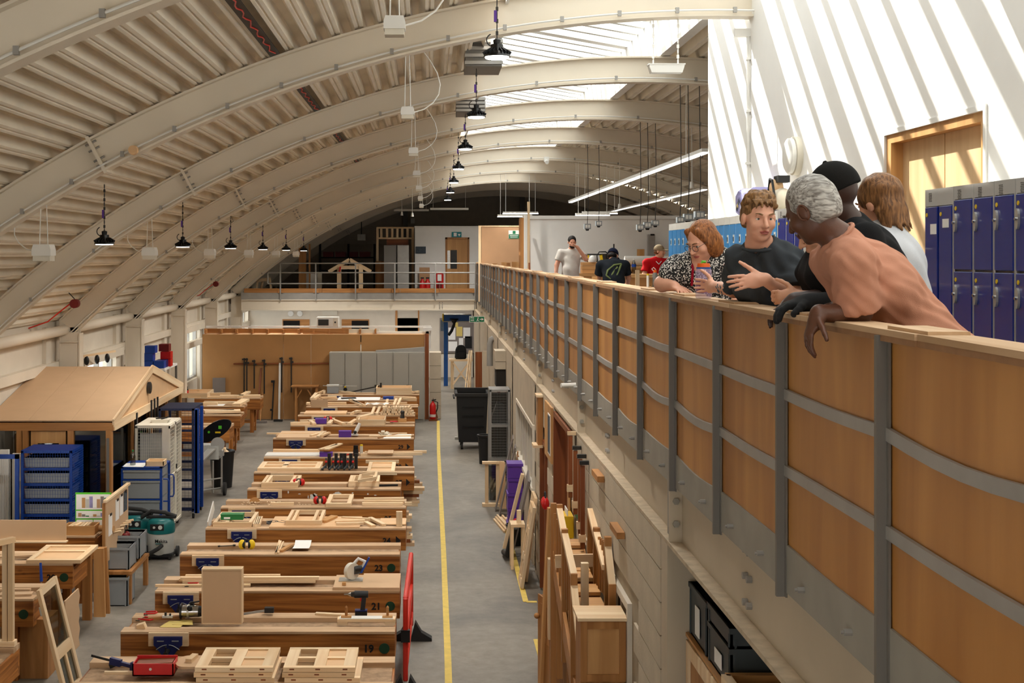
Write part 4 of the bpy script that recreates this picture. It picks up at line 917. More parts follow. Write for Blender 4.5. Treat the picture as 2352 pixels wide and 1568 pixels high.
# ---- bench 26
def drawer_frame(x0, x1, yf, yb, label):
    return frame('frame_assembly', x0, x1, yf, yb, label, (), (.14, .82), h=.085, w=.045)
drawer_frame(600, 683, 1121, 1103, 'pine drawer frame at the left of bench 26 beside red ear defenders')
ear_defenders(686, 1116, label='red ear defenders on bench 26 beside the drawer frame')
drawer_frame(800, 870, 1118, 1103, 'pine drawer frame with a tilted frame on it, at the right of bench 26')
g = frame('tilted_frame', 822, 866, 1112, 1098, 'small pine frame lying tilted on the right drawer frame of bench 26', (), (), h=.04, w=.04, z=BZ+.09); g.rotation_euler = (0, -.18, .0); g.location.z += .05
bst('26', 871, 1117, 914, 1116, .02, .03, 'black', label='black and red strip at the right end of bench 26', cat='tool')
# splashes of paint on the apron of bench 26
p0 = ON(568, 1123, BZ); g = bpy.data.objects.get('workbench.006')
for (x, y, rx, ry) in ((718, 1140, 7, 6), (723, 1137, 5, 4), (775, 1133, 8, 4), (768, 1136, 4, 3), (662, 1130, 1.5, 3), (708, 1141, 1.2, 4), (810, 1132, 2, 1.5), (845, 1134, 2, 2), (862, 1137, 3, 1), (688, 1134, 3, 1)):
    c = W(x, y, p0.y-.002); k = p0.y/FPX
    pl = [(c.x+rx*k*math.cos(t)*(1+.25*math.sin(3*t+x)), c.y, c.z+ry*k*math.sin(t)*(1+.25*math.cos(4*t+y))) for t in np.linspace(0, 2*math.pi, 13)[:-1]]
    build(MB().prism(pl, (0, .002, 0)), 'paint_splash', 'plastic_white', g)
# ---- bench 27
frame('panelled_door', 591, 734, 1082, 1066, 'long pale panelled door lying on the left of bench 27', (.5,), (.42,), h=.05, w=.09, fill='pine_board', cat='cabinet door')
for i, x in enumerate((748, 764, 776, 784, 798, 810)):
    c = ON(x, 1080, BZ); g = thing('bar_clamp', 'grey screw clamp with a red pad set upright along the front of bench 27', 'clamp', c, 'row of clamps on bench 27')
    d = Vector((.05, .22, .0)).normalized()
    build(MB().box(c.x+.02, c.x+.075, c.y+.14, c.y+.17, BZ+.001, BZ+.26), 'board_block', 'black', g)
    build(MB().bar(c+Vector((.0, .10, .02)), c+Vector((.0, .10, .19)), .03, .02), 'jaw', 'crate_dark', g)
    build(MB().bar(c+Vector((0, .12, .07)), c+Vector((-.05, -.06, .03)), .022, .03), 'arm', 'crate_dark', g)
    build(MB().sphere(c+Vector((-.0, .085, .13)), .022, 8, 6), 'pad', 'red', g, True); build(MB().sphere(c+Vector((-.05, -.06, .028)), .018, 8, 6), 'tip', 'black', g, True)
g = frame('panelled_door', 842, 906, 1088, 1066, 'pale square panelled frame projecting over the front of bench 27', (.45,), (), h=.045, w=.06, fill='pine_board', cat='cabinet door')
stick('rail', ON(833, 1090, BZ)+Vector((0, 0, .025)), ON(912, 1090, BZ)+Vector((0, 0, .025)), .06, .05, 'pine_x', g); stick('rail', ON(840, 1063, BZ)+Vector((0, 0, .025)), ON(916, 1063, BZ)+Vector((0, 0, .025)), .06, .05, 'pine_x', g)
# ---- bench 28
panel('board', 608, 1048, 735, 1042, 1041, 'plastic_white', 'long white board on the left of bench 28', 'board', .02)
bst('28', 630, 1035, 735, 1035, .09, .05, label='long pine rail behind the white board of bench 28')
box_thing('tool_box', 734, 763, 1049, 1039, 'purple', 'purple box under two boards on bench 28', 'box', .14)
bst('28', 732, 1040, 770, 1028, .09, .02, z=BZ+.125, label='short pine board on top of the purple box, left one'); bst('28', 745, 1043, 778, 1029, .09, .02, z=BZ+.125, label='short pine board on top of the purple box, right one')
c = ON(817, 1048, BZ); g = thing('battery_charger', 'tall black charger standing on bench 28', 'charger', c); build(MB().box(c.x-.045, c.x+.045, c.y, c.y+.09, BZ+.001, BZ+.12), 'base', 'black', g); build(MB().box(c.x-.04, c.x+.04, c.y+.01, c.y+.08, BZ+.12, BZ+.19), 'battery', 'black_gloss', g)
c = ON(830, 1043, BZ); g = thing('glue_bottle', 'cream tube with a yellow cap beside the black charger', 'tube', c); build(MB().cyl(c, c+Vector((0, 0, .15)), .028, n=14), 'tube', 'ivory', g, True); build(MB().cyl(c+Vector((0, 0, .15)), c+Vector((0, 0, .175)), .028, n=14), 'cap', 'yellow', g, True)
c = ON(797, 1047, BZ); mb = MB(); 
for i in range(5): mb.bar(c+Vector((-.08+.03*i, .02*(i % 2), .01+.006*i)), c+Vector((-.03+.03*i, .08, .02)), .05, .012)
tag(build(mb, 'work_gloves', 'red'), 'red and white work gloves beside the black charger', 'gloves')
bst('28', 838, 1040, 970, 1039, .035, .03, label='long pine stile projecting past the end of bench 28, rear one'); bst('28', 828, 1047, 970, 1045, .04, .045, label='long pine stile projecting past the end of bench 28, front one')
panel('board', 844, 1042, 903, 1037, 1035, 'mdf', 'thin tan board on the stiles of bench 28', 'board', .015, z=BZ+.046)
# ---- bench 29 and those behind
panel('board', 640, 1000, 745, 990, 985, 'mdf', 'wide tan sheet lying on the left of bench 29', 'board', .018)
bst('29', 613, 997, 760, 997, .05, .03, label='long pine batten over the front left of bench 29')
box_thing('tool_box', 778, 806, 1004, 990, 'purple', 'purple box in the middle of bench 29', 'box', .15)
for (x0, y0, x1, y1) in ((722, 990, 746, 983), (738, 992, 750, 982), (745, 991, 762, 983)): bst('29', x0, y0, x1, y1, .06, .03, z=BZ+.02, label='short pine offcut on the tan sheet of bench 29')
c = ON(817, 1000, BZ); g = thing('jigsaw', 'white-handled power tool beside the purple box on bench 29', 'power tool', c); build(MB().box(c.x-.09, c.x+.05, c.y-.03, c.y+.05, BZ+.001, BZ+.03), 'sole', 'plastic_white', g); build(MB().tube([c+Vector((-.02, 0, .03)), c+Vector((.03, .02, .13)), c+Vector((.08, .03, .24))], [.035, .04, .03], 10), 'body', 'plastic_white', g, True); build(MB().sphere(c+Vector((-.01, -.03, .07)), .035, 10, 6), 'motor', 'black', g, True)
def tray(x0, x1, yf, yb, label, h=.10, z=BZ, m='pine_x'):
    a, b, c = settle(ON(x0, yf, z), ON(x1, yf, z), ON(x0, yb, z)); g = thing('wooden_tray', label, 'tray', ((a.x+b.x)/2, a.y, z)); t = .02
    for y in (a.y, c.y): stick('side', (a.x, y, z+h/2+.001), (b.x, y, z+h/2+.001), t, h, m, g)
    for x in (a.x, b.x): stick('end', (x, a.y, z+h/2+.001), (x, c.y, z+h/2+.001), t, h*1.02, m, g)
    build(MB().box(a.x, b.x, a.y, c.y, z+.001, z+.012), 'bottom', 'pine_board', g); return g
tray(818, 880, 990, 980, 'open pine tray at the middle of bench 29', .12)
paper(0, 884, 992, 945, 992, 983, 'large white sheet at the right of bench 29')
bst('29', 872, 992, 916, 983, .025, .012, 'honey_x', z=BZ+.005, label='thin brown strip lying on the white sheet of bench 29')
bst('29', 848, 1003, 945, 1002, .06, .025, label='pine board along the front right of bench 29'); bst('29', 895, 996, 935, 996, .05, .03, label='pine offcut at the right of bench 29')
c = ON(882, 1000, BZ); mb = MB(); 
for i in range(7): a = i*.9; mb.bar(c+Vector((.05*math.cos(a), .03*math.sin(a), .02)), c+Vector((.11*math.cos(a), .07*math.sin(a), .05+.02*(i % 3))), .07, .02)
tag(build(mb, 'crumpled_rag', 'cloth_cream'), 'crumpled cream rag on bench 29', 'rag')
box_thing('tool_box', 724, 749, 973, 962, 'purple', 'purple box on the bench behind bench 29', 'box', .15)
ear_defenders(753, 968, label='red ear defenders beside the purple box behind bench 29')
for (x0, y0, x1, y1) in ((690, 968, 725, 967), (712, 965, 724, 974), (758, 972, 768, 960), (768, 963, 792, 972), (804, 972, 820, 962), (667, 975, 712, 974)): bst('30', x0, y0, x1, y1, .08, .05, label='short pine block on the bench behind bench 29')
p = ON(824, 971, BZ); tag(stick('wood_block', ON(824, 971, BZ)+Vector((0, 0, .07)), ON(854, 963, BZ)+Vector((0, 0, .07)), .12, .13, 'pine_x'), 'thick pine block on the bench behind bench 29', 'timber')
paper(0, 842, 971, 886, 971, 964, 'white sheet under the thick pine block')
c = ON(896, 970, BZ); cramp(c, .3, 'red pliers on the bench behind bench 29', 1.4)
c = ON(924, 969, BZ); g = thing('bench_grinder', 'small grey machine on a wooden block behind bench 29', 'machine', c); build(MB().box(c.x-.09, c.x+.09, c.y, c.y+.12, BZ+.001, BZ+.08), 'block', 'oak_x', g); build(MB().cyl(c+Vector((0, .06, .08)), c+Vector((0, .06, .2)), .05, .035, 14).sphere(c+Vector((0, .06, .2)), .045, 12, 8), 'motor', 'dark_steel', g, True)
# bench 33 and behind
panel('board', 700, 950, 796, 944, 944, 'pine_board', 'wide pine board on the left of bench 33', 'board', .035)
r3 = random.Random(11); n = 0
for row in range(4):
    for i in range(14-row):
        x = 876+i*5.5+row*2+r3.uniform(-1, 1); z = BZ+.045*row; yy = 953
        if x > 950: continue
        a = ON(x, yy, BZ); l = r3.uniform(.22, .34); a.z = z+.023
        o = stick('offcut', a, a+Vector((r3.uniform(-.03, .05), l, 0)), .045, .042, 'pine_x'); tag(o, 'short square pine offcut in the heap on bench 33', 'timber', 'offcut heap on bench 33')
for (x0, y0, x1, y1) in ((855, 951, 861, 935), (866, 951, 873, 935), (885, 942, 888, 928), (905, 930, 911, 916), (912, 938, 920, 921), (808, 951, 822, 945), (815, 948, 830, 944)):
    bst('33', x0, y0, x1, y1, .055, .05, z=BZ, label='longer pine offcut beside the heap on bench 33')
Yu = settle(ON(730, 937, BZ))[0].y-.12; a, b = PX(713, Yu), PX(752, Yu); tag(build(MB().box(a, b, Yu+.1, Yu+.115, BZ+.001, PZ(919, Yu)), 'upright_board', 'mdf'), 'upright square brown board standing behind bench 33', 'board')
for (x0, y0, x1, y1, w) in ((704, 929, 712, 929, .2), (752, 927, 796, 927, .1), (803, 922, 836, 935, .07), (808, 924, 830, 936, .07), (838, 928, 935, 928, .05)): bst('35', x0, y0, x1, y1, w, .05, label='pine board on the bench with the upright brown board')
mb = MB(); a = ON(838, 933, BZ)
for i in range(9):
    for j in range(4): mb.v.append((a.x+.07*i+.02*j, a.y+.07*j, BZ+.02+.05*abs(math.sin(i*.9+j*.7))))
for i in range(8):
    for j in range(3): q = i*4+j; mb.f.append((q, q+4, q+5, q+1))
o = build(mb, 'crumpled_paper', 'paper'); tag(o, 'large crumpled white sheet on the bench with the upright board', 'paper'); o.modifiers.new('t', 'SOLIDIFY').thickness = .002
paper(0, 775, 918, 872, 918, 911, 'white drawing board sheet on the second bench from the rear'); bst('37', 784, 916, 817, 915, .12, .03, 'dark_steel', label='dark hand plane-like tool on the white drawing sheet', cat='tool')
box_thing('tool_case', 880, 904, 917, 911, 'blue', 'small blue case on the second bench from the rear', 'case', .16)
for (x0, y0, x1, y1) in ((717, 917, 728, 904), (722, 917, 735, 908), (737, 916, 772, 914), (905, 914, 955, 916), (925, 919, 956, 918)): bst('37', x0, y0, x1, y1, .08, .05, label='pine offcut on the second bench from the rear')
Yr_ = ON(750, 903, BZ).y; g = thing('tool_case', 'pale grey plastic case standing on the rearmost bench', 'case', (PX(764, Yr_), Yr_, BZ)); a, b = PX(751, Yr_), PX(777, Yr_)
build(MB().box(a, b, Yr_, Yr_+.2, BZ+.001, PZ(887, Yr_)), 'body', 'crate_grey', g); build(MB().box(a-.01, b+.01, Yr_-.01, Yr_+.21, PZ(887, Yr_), PZ(884, Yr_)), 'lid', 'vac_grey', g)
tray(866, 945, 902, 896, 'long pine tray standing on the rearmost bench', .17)
g = thing('sash_clamp', 'long black bar clamp propped across the rearmost bench', 'clamp', ON(840, 902, BZ)); build(MB().bar(ON(800, 903, BZ)+Vector((0, 0, .02)), ON(868, 900, BZ)+Vector((.1, 0, .17)), .02, .03), 'bar', 'dark_steel', g); build(MB().bar(ON(866, 900, BZ)+Vector((.1, 0, .12)), ON(866, 900, BZ)+Vector((.1, 0, .24)), .05, .05, up=(1, 0, 0)), 'head', 'black', g)
bst('39', 742, 886, 820, 887, .03, .015, 'alu', z=BZ+.17, label='thin white level rod lying on top of the grey case', cat='tool')
for (x0, y0, x1, y1) in ((733, 902, 748, 896), (745, 904, 747, 900), (780, 897, 818, 901), (940, 900, 962, 897), (940, 902, 962, 903)): bst('39', x0, y0, x1, y1, .06, .05, label='pine offcut on the rearmost bench')
bst('', 915, 1040, 980, 1040, .10, .05, z=.27, label='pine board poking out from under the bench behind number 29', m='pine_x')
for bi, n in ((5, 5), (6, 7), (7, 6), (8, 4)):
    xl, xr, yf, yb = BR[bi]
    for k in range(n): e = xr+(.06, .14, .09, .17, .04, .12, .08)[(k*2+bi) % 7]; tag(stick('shelf_offcut', (e-.75, yf+.3, .295+.052*k), (e, yf+.3, .295+.052*k), .16, .05, ('pine_x', 'mdf', 'red_wood_x', 'pine_x')[(k+bi) % 4]), 'offcut poking out of the shelf under a workbench', 'timber', 'offcuts on the bench shelves')
# left benches' tops
for (x0, y0, x1, y1, w, n) in ((470, 948, 552, 946, .3, '34'), (455, 940, 545, 940, .2, '34')): bst(n, x0, y0, x1, y1, w, .05, label='wide pine board lying on workbench 34')
for (x0, y0, x1, y1, w) in ((415, 931, 500, 930, .15), (538, 936, 560, 924, .2), (470, 926, 545, 927, .1)): bst('36', x0, y0, x1, y1, w, .06, label='pine board on the left bench with white papers')
paper(0, 415, 928, 458, 928, 922, 'white sheets on the left bench with the thick offcut'); paper(0, 480, 928, 518, 928, 923, 'grey sheet on the left bench with the thick offcut')
for (x0, y0, x1, y1, w, h) in ((505, 912, 598, 911, .2, .05), (560, 906, 580, 895, .12, .05), (495, 900, 543, 899, .08, .08), (430, 915, 505, 914, .12, .03)): bst('38', x0, y0, x1, y1, w, h, label='pine board on the left bench nearest the partition')
tray(415, 486, 907, 898, 'shallow wooden tray on the left bench nearest the partition', .12)
bst('38', 505, 903, 535, 903, .1, .03, 'dark_steel', label='dark hand saw blade on the left bench nearest the partition', cat='tool')
for (x, y, m, h) in ((430, 907, 'dark_red', .22),): 
    c = ON(x, y, BZ); g = thing('bottle', 'dark bottle with a red label on the left bench nearest the partition', 'bottle', c); build(MB().lathe([(.035, 0), (.035, .13), (.012, .17), (.012, .22)], c, 12), 'bottle_body', 'black_gloss', g, True); build(MB().cyl(c+Vector((0, 0, .05)), c+Vector((0, 0, .12)), .036, n=12), 'label_band', 'red', g)
# ================================================================== LEFT SIDE OF THE HALL
# ---- cabin with a shallow board roof
CXR, CYF, CYB, CE, CR = -4.72, 19.5, 24.9, 1.92, 2.535; CYM = (CYF+CYB)/2
cab = thing('site_cabin', 'timber cabin with glass sides and a dusty tan board roof by the left wall', 'cabin', (-5.6, 22.2, 0))
def slope(x0, x1, y0, z0, y1, z1, name, m):
    n = Vector((0, -(z1-z0), y1-y0)).normalized()
    if n.z < 0: n = -n
    return build(MB().prism([(x0, y0, z0), (x1, y0, z0), (x1, y1, z1), (x0, y1, z1)], n*.018), name, m, cab)
for i in range(3):                                   # roof boards
    a = -6.6+i*.64; slope(a, min(a+.637, CXR+.05), CYF-.06, CE+.05, CYM, CR, 'roof_board', 'mdf')
for i in range(3): a = -6.1+i*.47; slope(a, min(a+.467, CXR+.05), CYB+.06, CE+.05, CYM+.004, CR, 'roof_board', 'mdf')
build(MB().prism([(CXR, CYF, CE), (CXR, CYB, CE), (CXR, CYM, CR-.03)], (-.02, 0, 0)), 'gable_board', 'pine_board', cab)
for (ya, za, yb, zb) in ((CYF-.05, CE+.02, CYM, CR-.02), (CYM, CR-.02, CYB+.05, CE+.02)): stick('barge_board', (CXR+.02, ya, za), (CXR+.02, yb, zb), .025, .13, 'pine_x', cab)
stick('gable_tie', (CXR+.018, CYF, CE-.03), (CXR+.018, CYB, CE-.03), .03, .13, 'pine_x', cab)
c = Vector((CXR+.01, CYM-.28, CE+.30)); build(lathe_x([(.10, 0), (.10, .04), (.08, .05), (.0001, .05)], c, 24, 1), 'vent', 'dark_steel', cab, True)
stick('front_beam', (-6.55, CYF, CE-.03), (CXR+.02, CYF, CE-.03), .09, .12, 'honey_x', cab)
for x in (-6.1, -6.02, -5.34, -4.77): build(MB().box(x-.045, x+.045, CYF-.04, CYF+.05, 0, CE-.09), 'post', 'honey_z', cab)
for y in (20.9, 22.3, 23.6, CYB): build(MB().box(CXR-.09, CXR, y-.04, y+.04, 0, CE-.09), 'post', 'honey_z', cab)
for (x0, x1) in ((-5.94, -5.42),):
    build(MB().box(x0, x0+.1, CYF-.01, CYF+.03, .05, CE-.1).box(x1-.1, x1, CYF-.01, CYF+.03, .05, CE-.1).box(x0+.1, x1-.1, CYF-.01, CYF+.03, CE-.28, CE-.1).box(x0+.1, x1-.1, CYF-.01, CYF+.03, .05, .3), 'door_leaf', 'oak_z', cab)
    build(MB().box(x0+.1, x1-.1, CYF+.005, CYF+.015, .3, CE-.28), 'pane', 'pane_dark', cab)
for (x0, x1) in ((-5.29, -4.82), (-6.6, -6.15)): build(MB().box(x0, x1, CYF+.005, CYF+.015, .2, CE-.1), 'pane', 'pane_dark', cab)
ys_ = [CYF+.05, 20.86, 20.94, 22.26, 22.34, 23.56, 23.64, CYB-.04]
for a, b in zip(ys_[::2], ys_[1::2]): build(MB().box(CXR-.05, CXR-.04, a, b, .2, CE-.1), 'pane', 'pane_dark', cab)
build(MB().box(CXR-.10, CXR+.0, CYF+.05, CYB, 0, .2), 'sill_board', 'honey_y', cab)
build(MB().box(-6.5, CXR-.2, CYB-.3, CYB-.25, 0, CE-.1).box(-6.1, -6.05, CYF+.3, CYB-.3, 0, CE-.1), 'dark_inside', 'dark_fill', cab)  # dark sheets, the shade inside the cabin put into colour
build(MB().box(-4.80, -4.76, CYF-.065, CYF-.045, .4, CE-.2), 'edge_strip', 'grey_steel', cab)
for y, z0, z1 in ((20.9, 1.3, 1.92), (22.0, 1.55, 2.0), (22.25, 1.55, 2.0), (22.5, 1.55, 2.0)): build(MB().box(CXR+.03, CXR+.05, y, y+.07, z0, z1), 'hung_strap', 'black', cab)
# things seen in front of the cabin window
def wire_rack(name, label, x0, x1, y0, y1, z0, z1, m, shelves=6, crates=True, wires=26, sidewires=18, cat='storage rack', cm='crate_grey', solid_top=True, side=True):
    g = thing(name, label, cat, ((x0+x1)/2, (y0+y1)/2, 0)); t = .035
    for x in (x0, x1-t):
        for y in (y0, y1-t): build(MB().box(x, x+t, y, y+t, z0, z1), 'post', m, g)
    for z in (z0+.02, z1-t): build(MB().box(x0, x1, y0, y0+t, z, z+t).box(x0, x1, y1-t, y1, z, z+t).box(x0, x0+t, y0, y1, z, z+t).box(x1-t, x1, y0, y1, z, z+t), 'frame_rail', m, g)
    if solid_top:
        mb = MB()
        for i in range(30): y = y0+(y1-y0)*(i+.5)/30; mb.box(x0, x1, y-.006, y+.006, z1-.004, z1+.004)
        build(mb, 'top_mesh', m, g)
    mb = MB()
    for i in range(wires): x = x0+(x1-x0)*(i+.5)/wires; mb.box(x-.0013, x+.0013, y0-.004, y0, z0, z1)
    for i in range(int((z1-z0)/.05)): z = z0+.05*(i+.5); mb.box(x0, x1, y0-.004, y0, z-.0011, z+.0011)
    build(mb, 'front_mesh', m, g)
    if side:
        mb = MB()
        for i in range(int((z1-z0)/.035)): z = z0+.035*(i+.5); mb.box(x1, x1+.005, y0, y1, z-.005, z+.005)
        for i in range(sidewires): y = y0+(y1-y0)*(i+.5)/sidewires; mb.box(x1, x1+.004, y-.002, y+.002, z0, z1)
        build(mb, 'side_mesh', m, g)
    for k in range(shelves):
        za = z0+.06+(z1-z0-.1)*k/shelves; h = (z1-z0-.1)/shelves
        build(MB().box(x0, x1, y0+.01, y0+.03, za-.025, za+.015), 'shelf_rail', m, g); build(MB().box(x0, x1, y1-.03, y1-.01, za-.025, za+.015), 'shelf_rail', m, g)
        if crates:
            hh = h*.62; d = build(MB().prism([(x0+.06, y0+.03, za+.02), (x1-.06, y0+.03, za+.02), (x1-.045, y0+.03, za+.02+hh), (x0+.045, y0+.03, za+.02+hh)], (0, y1-y0-.08, 0)), 'crate', cm, g)
            build(MB().box(x0+.04, x1-.04, y0+.02, y1-.05, za+.02+hh-.015, za+.02+hh), 'crate_rim', cm, d)
    return g
wire_rack('crate_rack', 'blue wire-mesh rack filled with grey trays in front of the cabin', PX(48, 18.7), PX(165, 18.7), 18.7, 19.32, .0, 1.645, 'rack_blue', 7, cm='crate_grey', wires=20)
g = thing('mesh_gate', 'blue-framed mesh gate beside the blue tray rack', 'gate', (-6.2, 18.55, 0)); a, b = -6.55, PX(42, 18.5)
build(MB().box(b-.05, b, 18.5, 18.55, .1, 1.62).box(a, b, 18.5, 18.55, 1.56, 1.62).box(a, b, 18.5, 18.55, .62, .68), 'frame', 'rack_blue', g)
mb = MB()
for i in range(24): x = a+(b-a)*i/24; mb.box(x, x+.004, 18.52, 18.525, .1, 1.56)
build(mb, 'mesh', 'alu', g)
g = thing('panel_stack', 'pale door panels standing behind the mesh gate', 'panels', (-6.1, 19.0, 0))
for i in range(4): build(MB().box(-6.55+i*.17, -6.42+i*.17, 18.8+.05*i, 18.84+.05*i, 0, 1.75-.06*i), 'panel', ('cream_wall', 'oak_z', 'white_paint', 'cream_wall')[i], g)
# pale wire cabinet on castors
X0, X1, Y0, Y1, Z0, Z1 = PX(310, 20.75), PX(387, 20.75), 20.75, 21.75, .1, 1.73
g = wire_rack('wire_cabinet', 'pale grey wire-mesh cabinet on castors beside the cabin', X0, X1, Y0, Y1, Z0, Z1, 'ivory', 0, False, 16, 14, 'cabinet', solid_top=False, side=False)
build(MB().box(X0, X1, Y0, Y1, Z1, Z1+.012), 'top', 'ivory', g); build(MB().box(X0+.03, X1-.12, Y0+.25, Y0+.27, Z0, Z1-.15), 'divider', 'vac_grey', g); build(MB().box(X1-.10, X1-.0, Y0-.005, Y0+.01, Z0, Z1), 'front_stile', 'ivory', g)
mb = MB()
for i in range(28): z = Z0+.06*(i+.5); mb.box(X1, X1+.005, Y0, Y1, z-.003, z+.003) if z < Z1 else None
for i in range(26): y = Y0+(Y1-Y0)*(i+.5)/26; mb.box(X1+.002, X1+.006, y-.002, y+.002, Z0, Z1)
build(mb, 'door_mesh', 'ivory', g)
for y0, y1 in ((Y0, (Y0+Y1)/2), ((Y0+Y1)/2, Y1)): build(MB().box(X1, X1+.02, y0, y0+.035, Z0, Z1).box(X1, X1+.02, y1-.035, y1, Z0, Z1).box(X1, X1+.02, y0, y1, Z0, Z0+.04).box(X1, X1+.02, y0, y1, Z1-.04, Z1).box(X1, X1+.02, y0, y1, .9, .93), 'door_frame', 'ivory', g)
build(MB().box(X0+.08, X1-.04, Y0+.3, Y1-.1, .12, 1.45), 'stacked_paper', 'vac_grey', g); build(MB().box(X1+.02, X1+.035, Y0+.5, Y0+.54, .98, 1.05), 'lock', 'black', g)
def castor(x, y, z, g, r=.05):
    c = build(MB().cyl((x-.015, y, r), (x+.015, y, r), r, n=16), 'castor', 'rubber', g, True); build(MB().box(x-.025, x+.025, y-.03, y+.03, r*1.6, z+.005), 'castor_fork', 'alu', c)
for x in (X0+.06, X1-.04):
    for y in (Y0+.08, Y1-.06): castor(x, y, Z0, g)
c = Vector(((X0+X1)/2+.08, Y0+.4, Z1+.012)); g = thing('tool_tray', 'small shallow tray of tools on top of the wire cabinet', 'tray', c); build(MB().prism([(c.x-.14, c.y-.1, c.z+.001), (c.x+.1, c.y-.1, c.z+.001), (c.x+.13, c.y-.1, c.z+.05), (c.x-.17, c.y-.1, c.z+.05)], (0, .2, 0)), 'body', 'ivory', g); build(MB().bar(c+Vector((-.1, 0, .06)), c+Vector((.08, .04, .07)), .02, .02).bar(c+Vector((.0, -.05, .06)), c+Vector((.1, .06, .08)), .02, .02), 'tool', 'dark_steel', g)
g = wire_rack('tool_cage', 'tall dark blue wire cage on castors behind the pale cabinet', -4.55, PX(445, 22.0), 22.0, 22.9, .12, 1.86, 'navy', 5, False, 10, 10, 'cage'); 
xr = PX(445, 22.0); build(MB().box(xr+.01, xr+.06, 22.55, 22.6, .1, 1.84).box(xr+.01, xr+.06, 22.0, 22.05, .1, 1.84), 'gate_post', 'rack_blue', g); build(MB().box(xr+.02, xr+.09, 22.0, 22.05, .1, 1.86), 'gate_stile', 'rack_blue', g)
for x in (-4.4, xr-.02):
    for y in (22.08, 22.8): castor(x, y, .12, g)
# blue trolley of grey drawers
X0, X1, Y0, Y1 = PX(278, 19.95), PX(372, 19.95), 19.95, 20.6; zt = 1.21
g = thing('drawer_trolley', 'blue-framed trolley with grey drawer bins beside the pale cabinet', 'trolley', ((X0+X1)/2, Y0+.3, 0)); t = .035
for x in (X0, X1-t):
    for y in (Y0, Y1-t): build(MB().box(x, x+t, y, y+t, .1, zt), 'post', 'rack_blue', g)
build(MB().box(X0, X1, Y0, Y1, zt-.02, zt), 'top', 'rack_blue', g)
for k, (a, b) in enumerate(((.14, .40), (.43, .70), (.73, 1.0), (1.03, 1.16))):
    d = build(MB().box(X0+t, X1-t, Y0+.005, Y1-.04, a, b), 'drawer', 'crate_grey', g); build(MB().box(X0+t-.005, X1-t+.005, Y0-.012, Y0+.005, b-.03, b), 'drawer_rim', 'crate_grey', d); build(MB().box(X0, X1, Y0-.005, Y0+.02, b+.004, b+.024), 'rail', 'rack_blue', g)
hp = [(X1, Y0+.1, zt-.2), (X1+.07, Y0+.1, zt-.2), (X1+.085, Y0+.1, zt-.24), (X1+.085, Y0+.1, zt-.5), (X1+.07, Y0+.1, zt-.54), (X1, Y0+.1, zt-.54)]
build(MB().tube(hp, .012, 6), 'handle', 'rack_blue', g, True); build(MB().tube([(p[0], p[1]+.4, p[2]) for p in hp], .012, 6), 'handle', 'rack_blue', g, True)
for x in (X0+.05, X1-.05):
    for y in (Y0+.06, Y1-.06): castor(x, y, .1, g)
for (a, b, z, m, nm, lb) in ((.38, .62, .001, 'pine_x', 'wooden_box', 'small wooden box on the blue drawer trolley'),):
    tag(build(MB().box(X0+.36, X0+.64, Y0+.06, Y0+.3, zt+.001, zt+.012).box(X0+.36, X0+.64, Y0+.06, Y0+.075, zt+.012, zt+.075).box(X0+.36, X0+.64, Y0+.285, Y0+.3, zt+.012, zt+.085).box(X0+.36, X0+.375, Y0+.06, Y0+.3, zt+.012, zt+.08).box(X0+.625, X0+.64, Y0+.06, Y0+.3, zt+.012, zt+.08), nm, m), lb, 'box')
c = Vector((X0+.14, Y0+.18, zt+.004)); g = thing('water_bottle', 'clear plastic bottle with a green cap on the blue drawer trolley', 'bottle', c); build(MB().lathe([(.04, 0), (.043, .02), (.04, .09), (.043, .13), (.03, .17), (.014, .19), (.014, .21)], c, 14), 'bottle_body', 'pane_dark', g, True); build(MB().cyl(c+Vector((0, 0, .205)), c+Vector((0, 0, .23)), .016, n=10), 'cap', 'green', g)
mb = MB(); pts = [(X0+.02, Y0+.02, 0), (X0+.34, Y0-.01, 0), (X0+.33, Y0+.4, 0), (X0+.0, Y0+.35, 0)]; tag(build(MB().prism([(p[0], p[1], zt+.0005) for p in pts], (0, 0, .0025)), 'paper_sheet', 'paper'), 'white paper spread on the blue drawer trolley', 'paper')
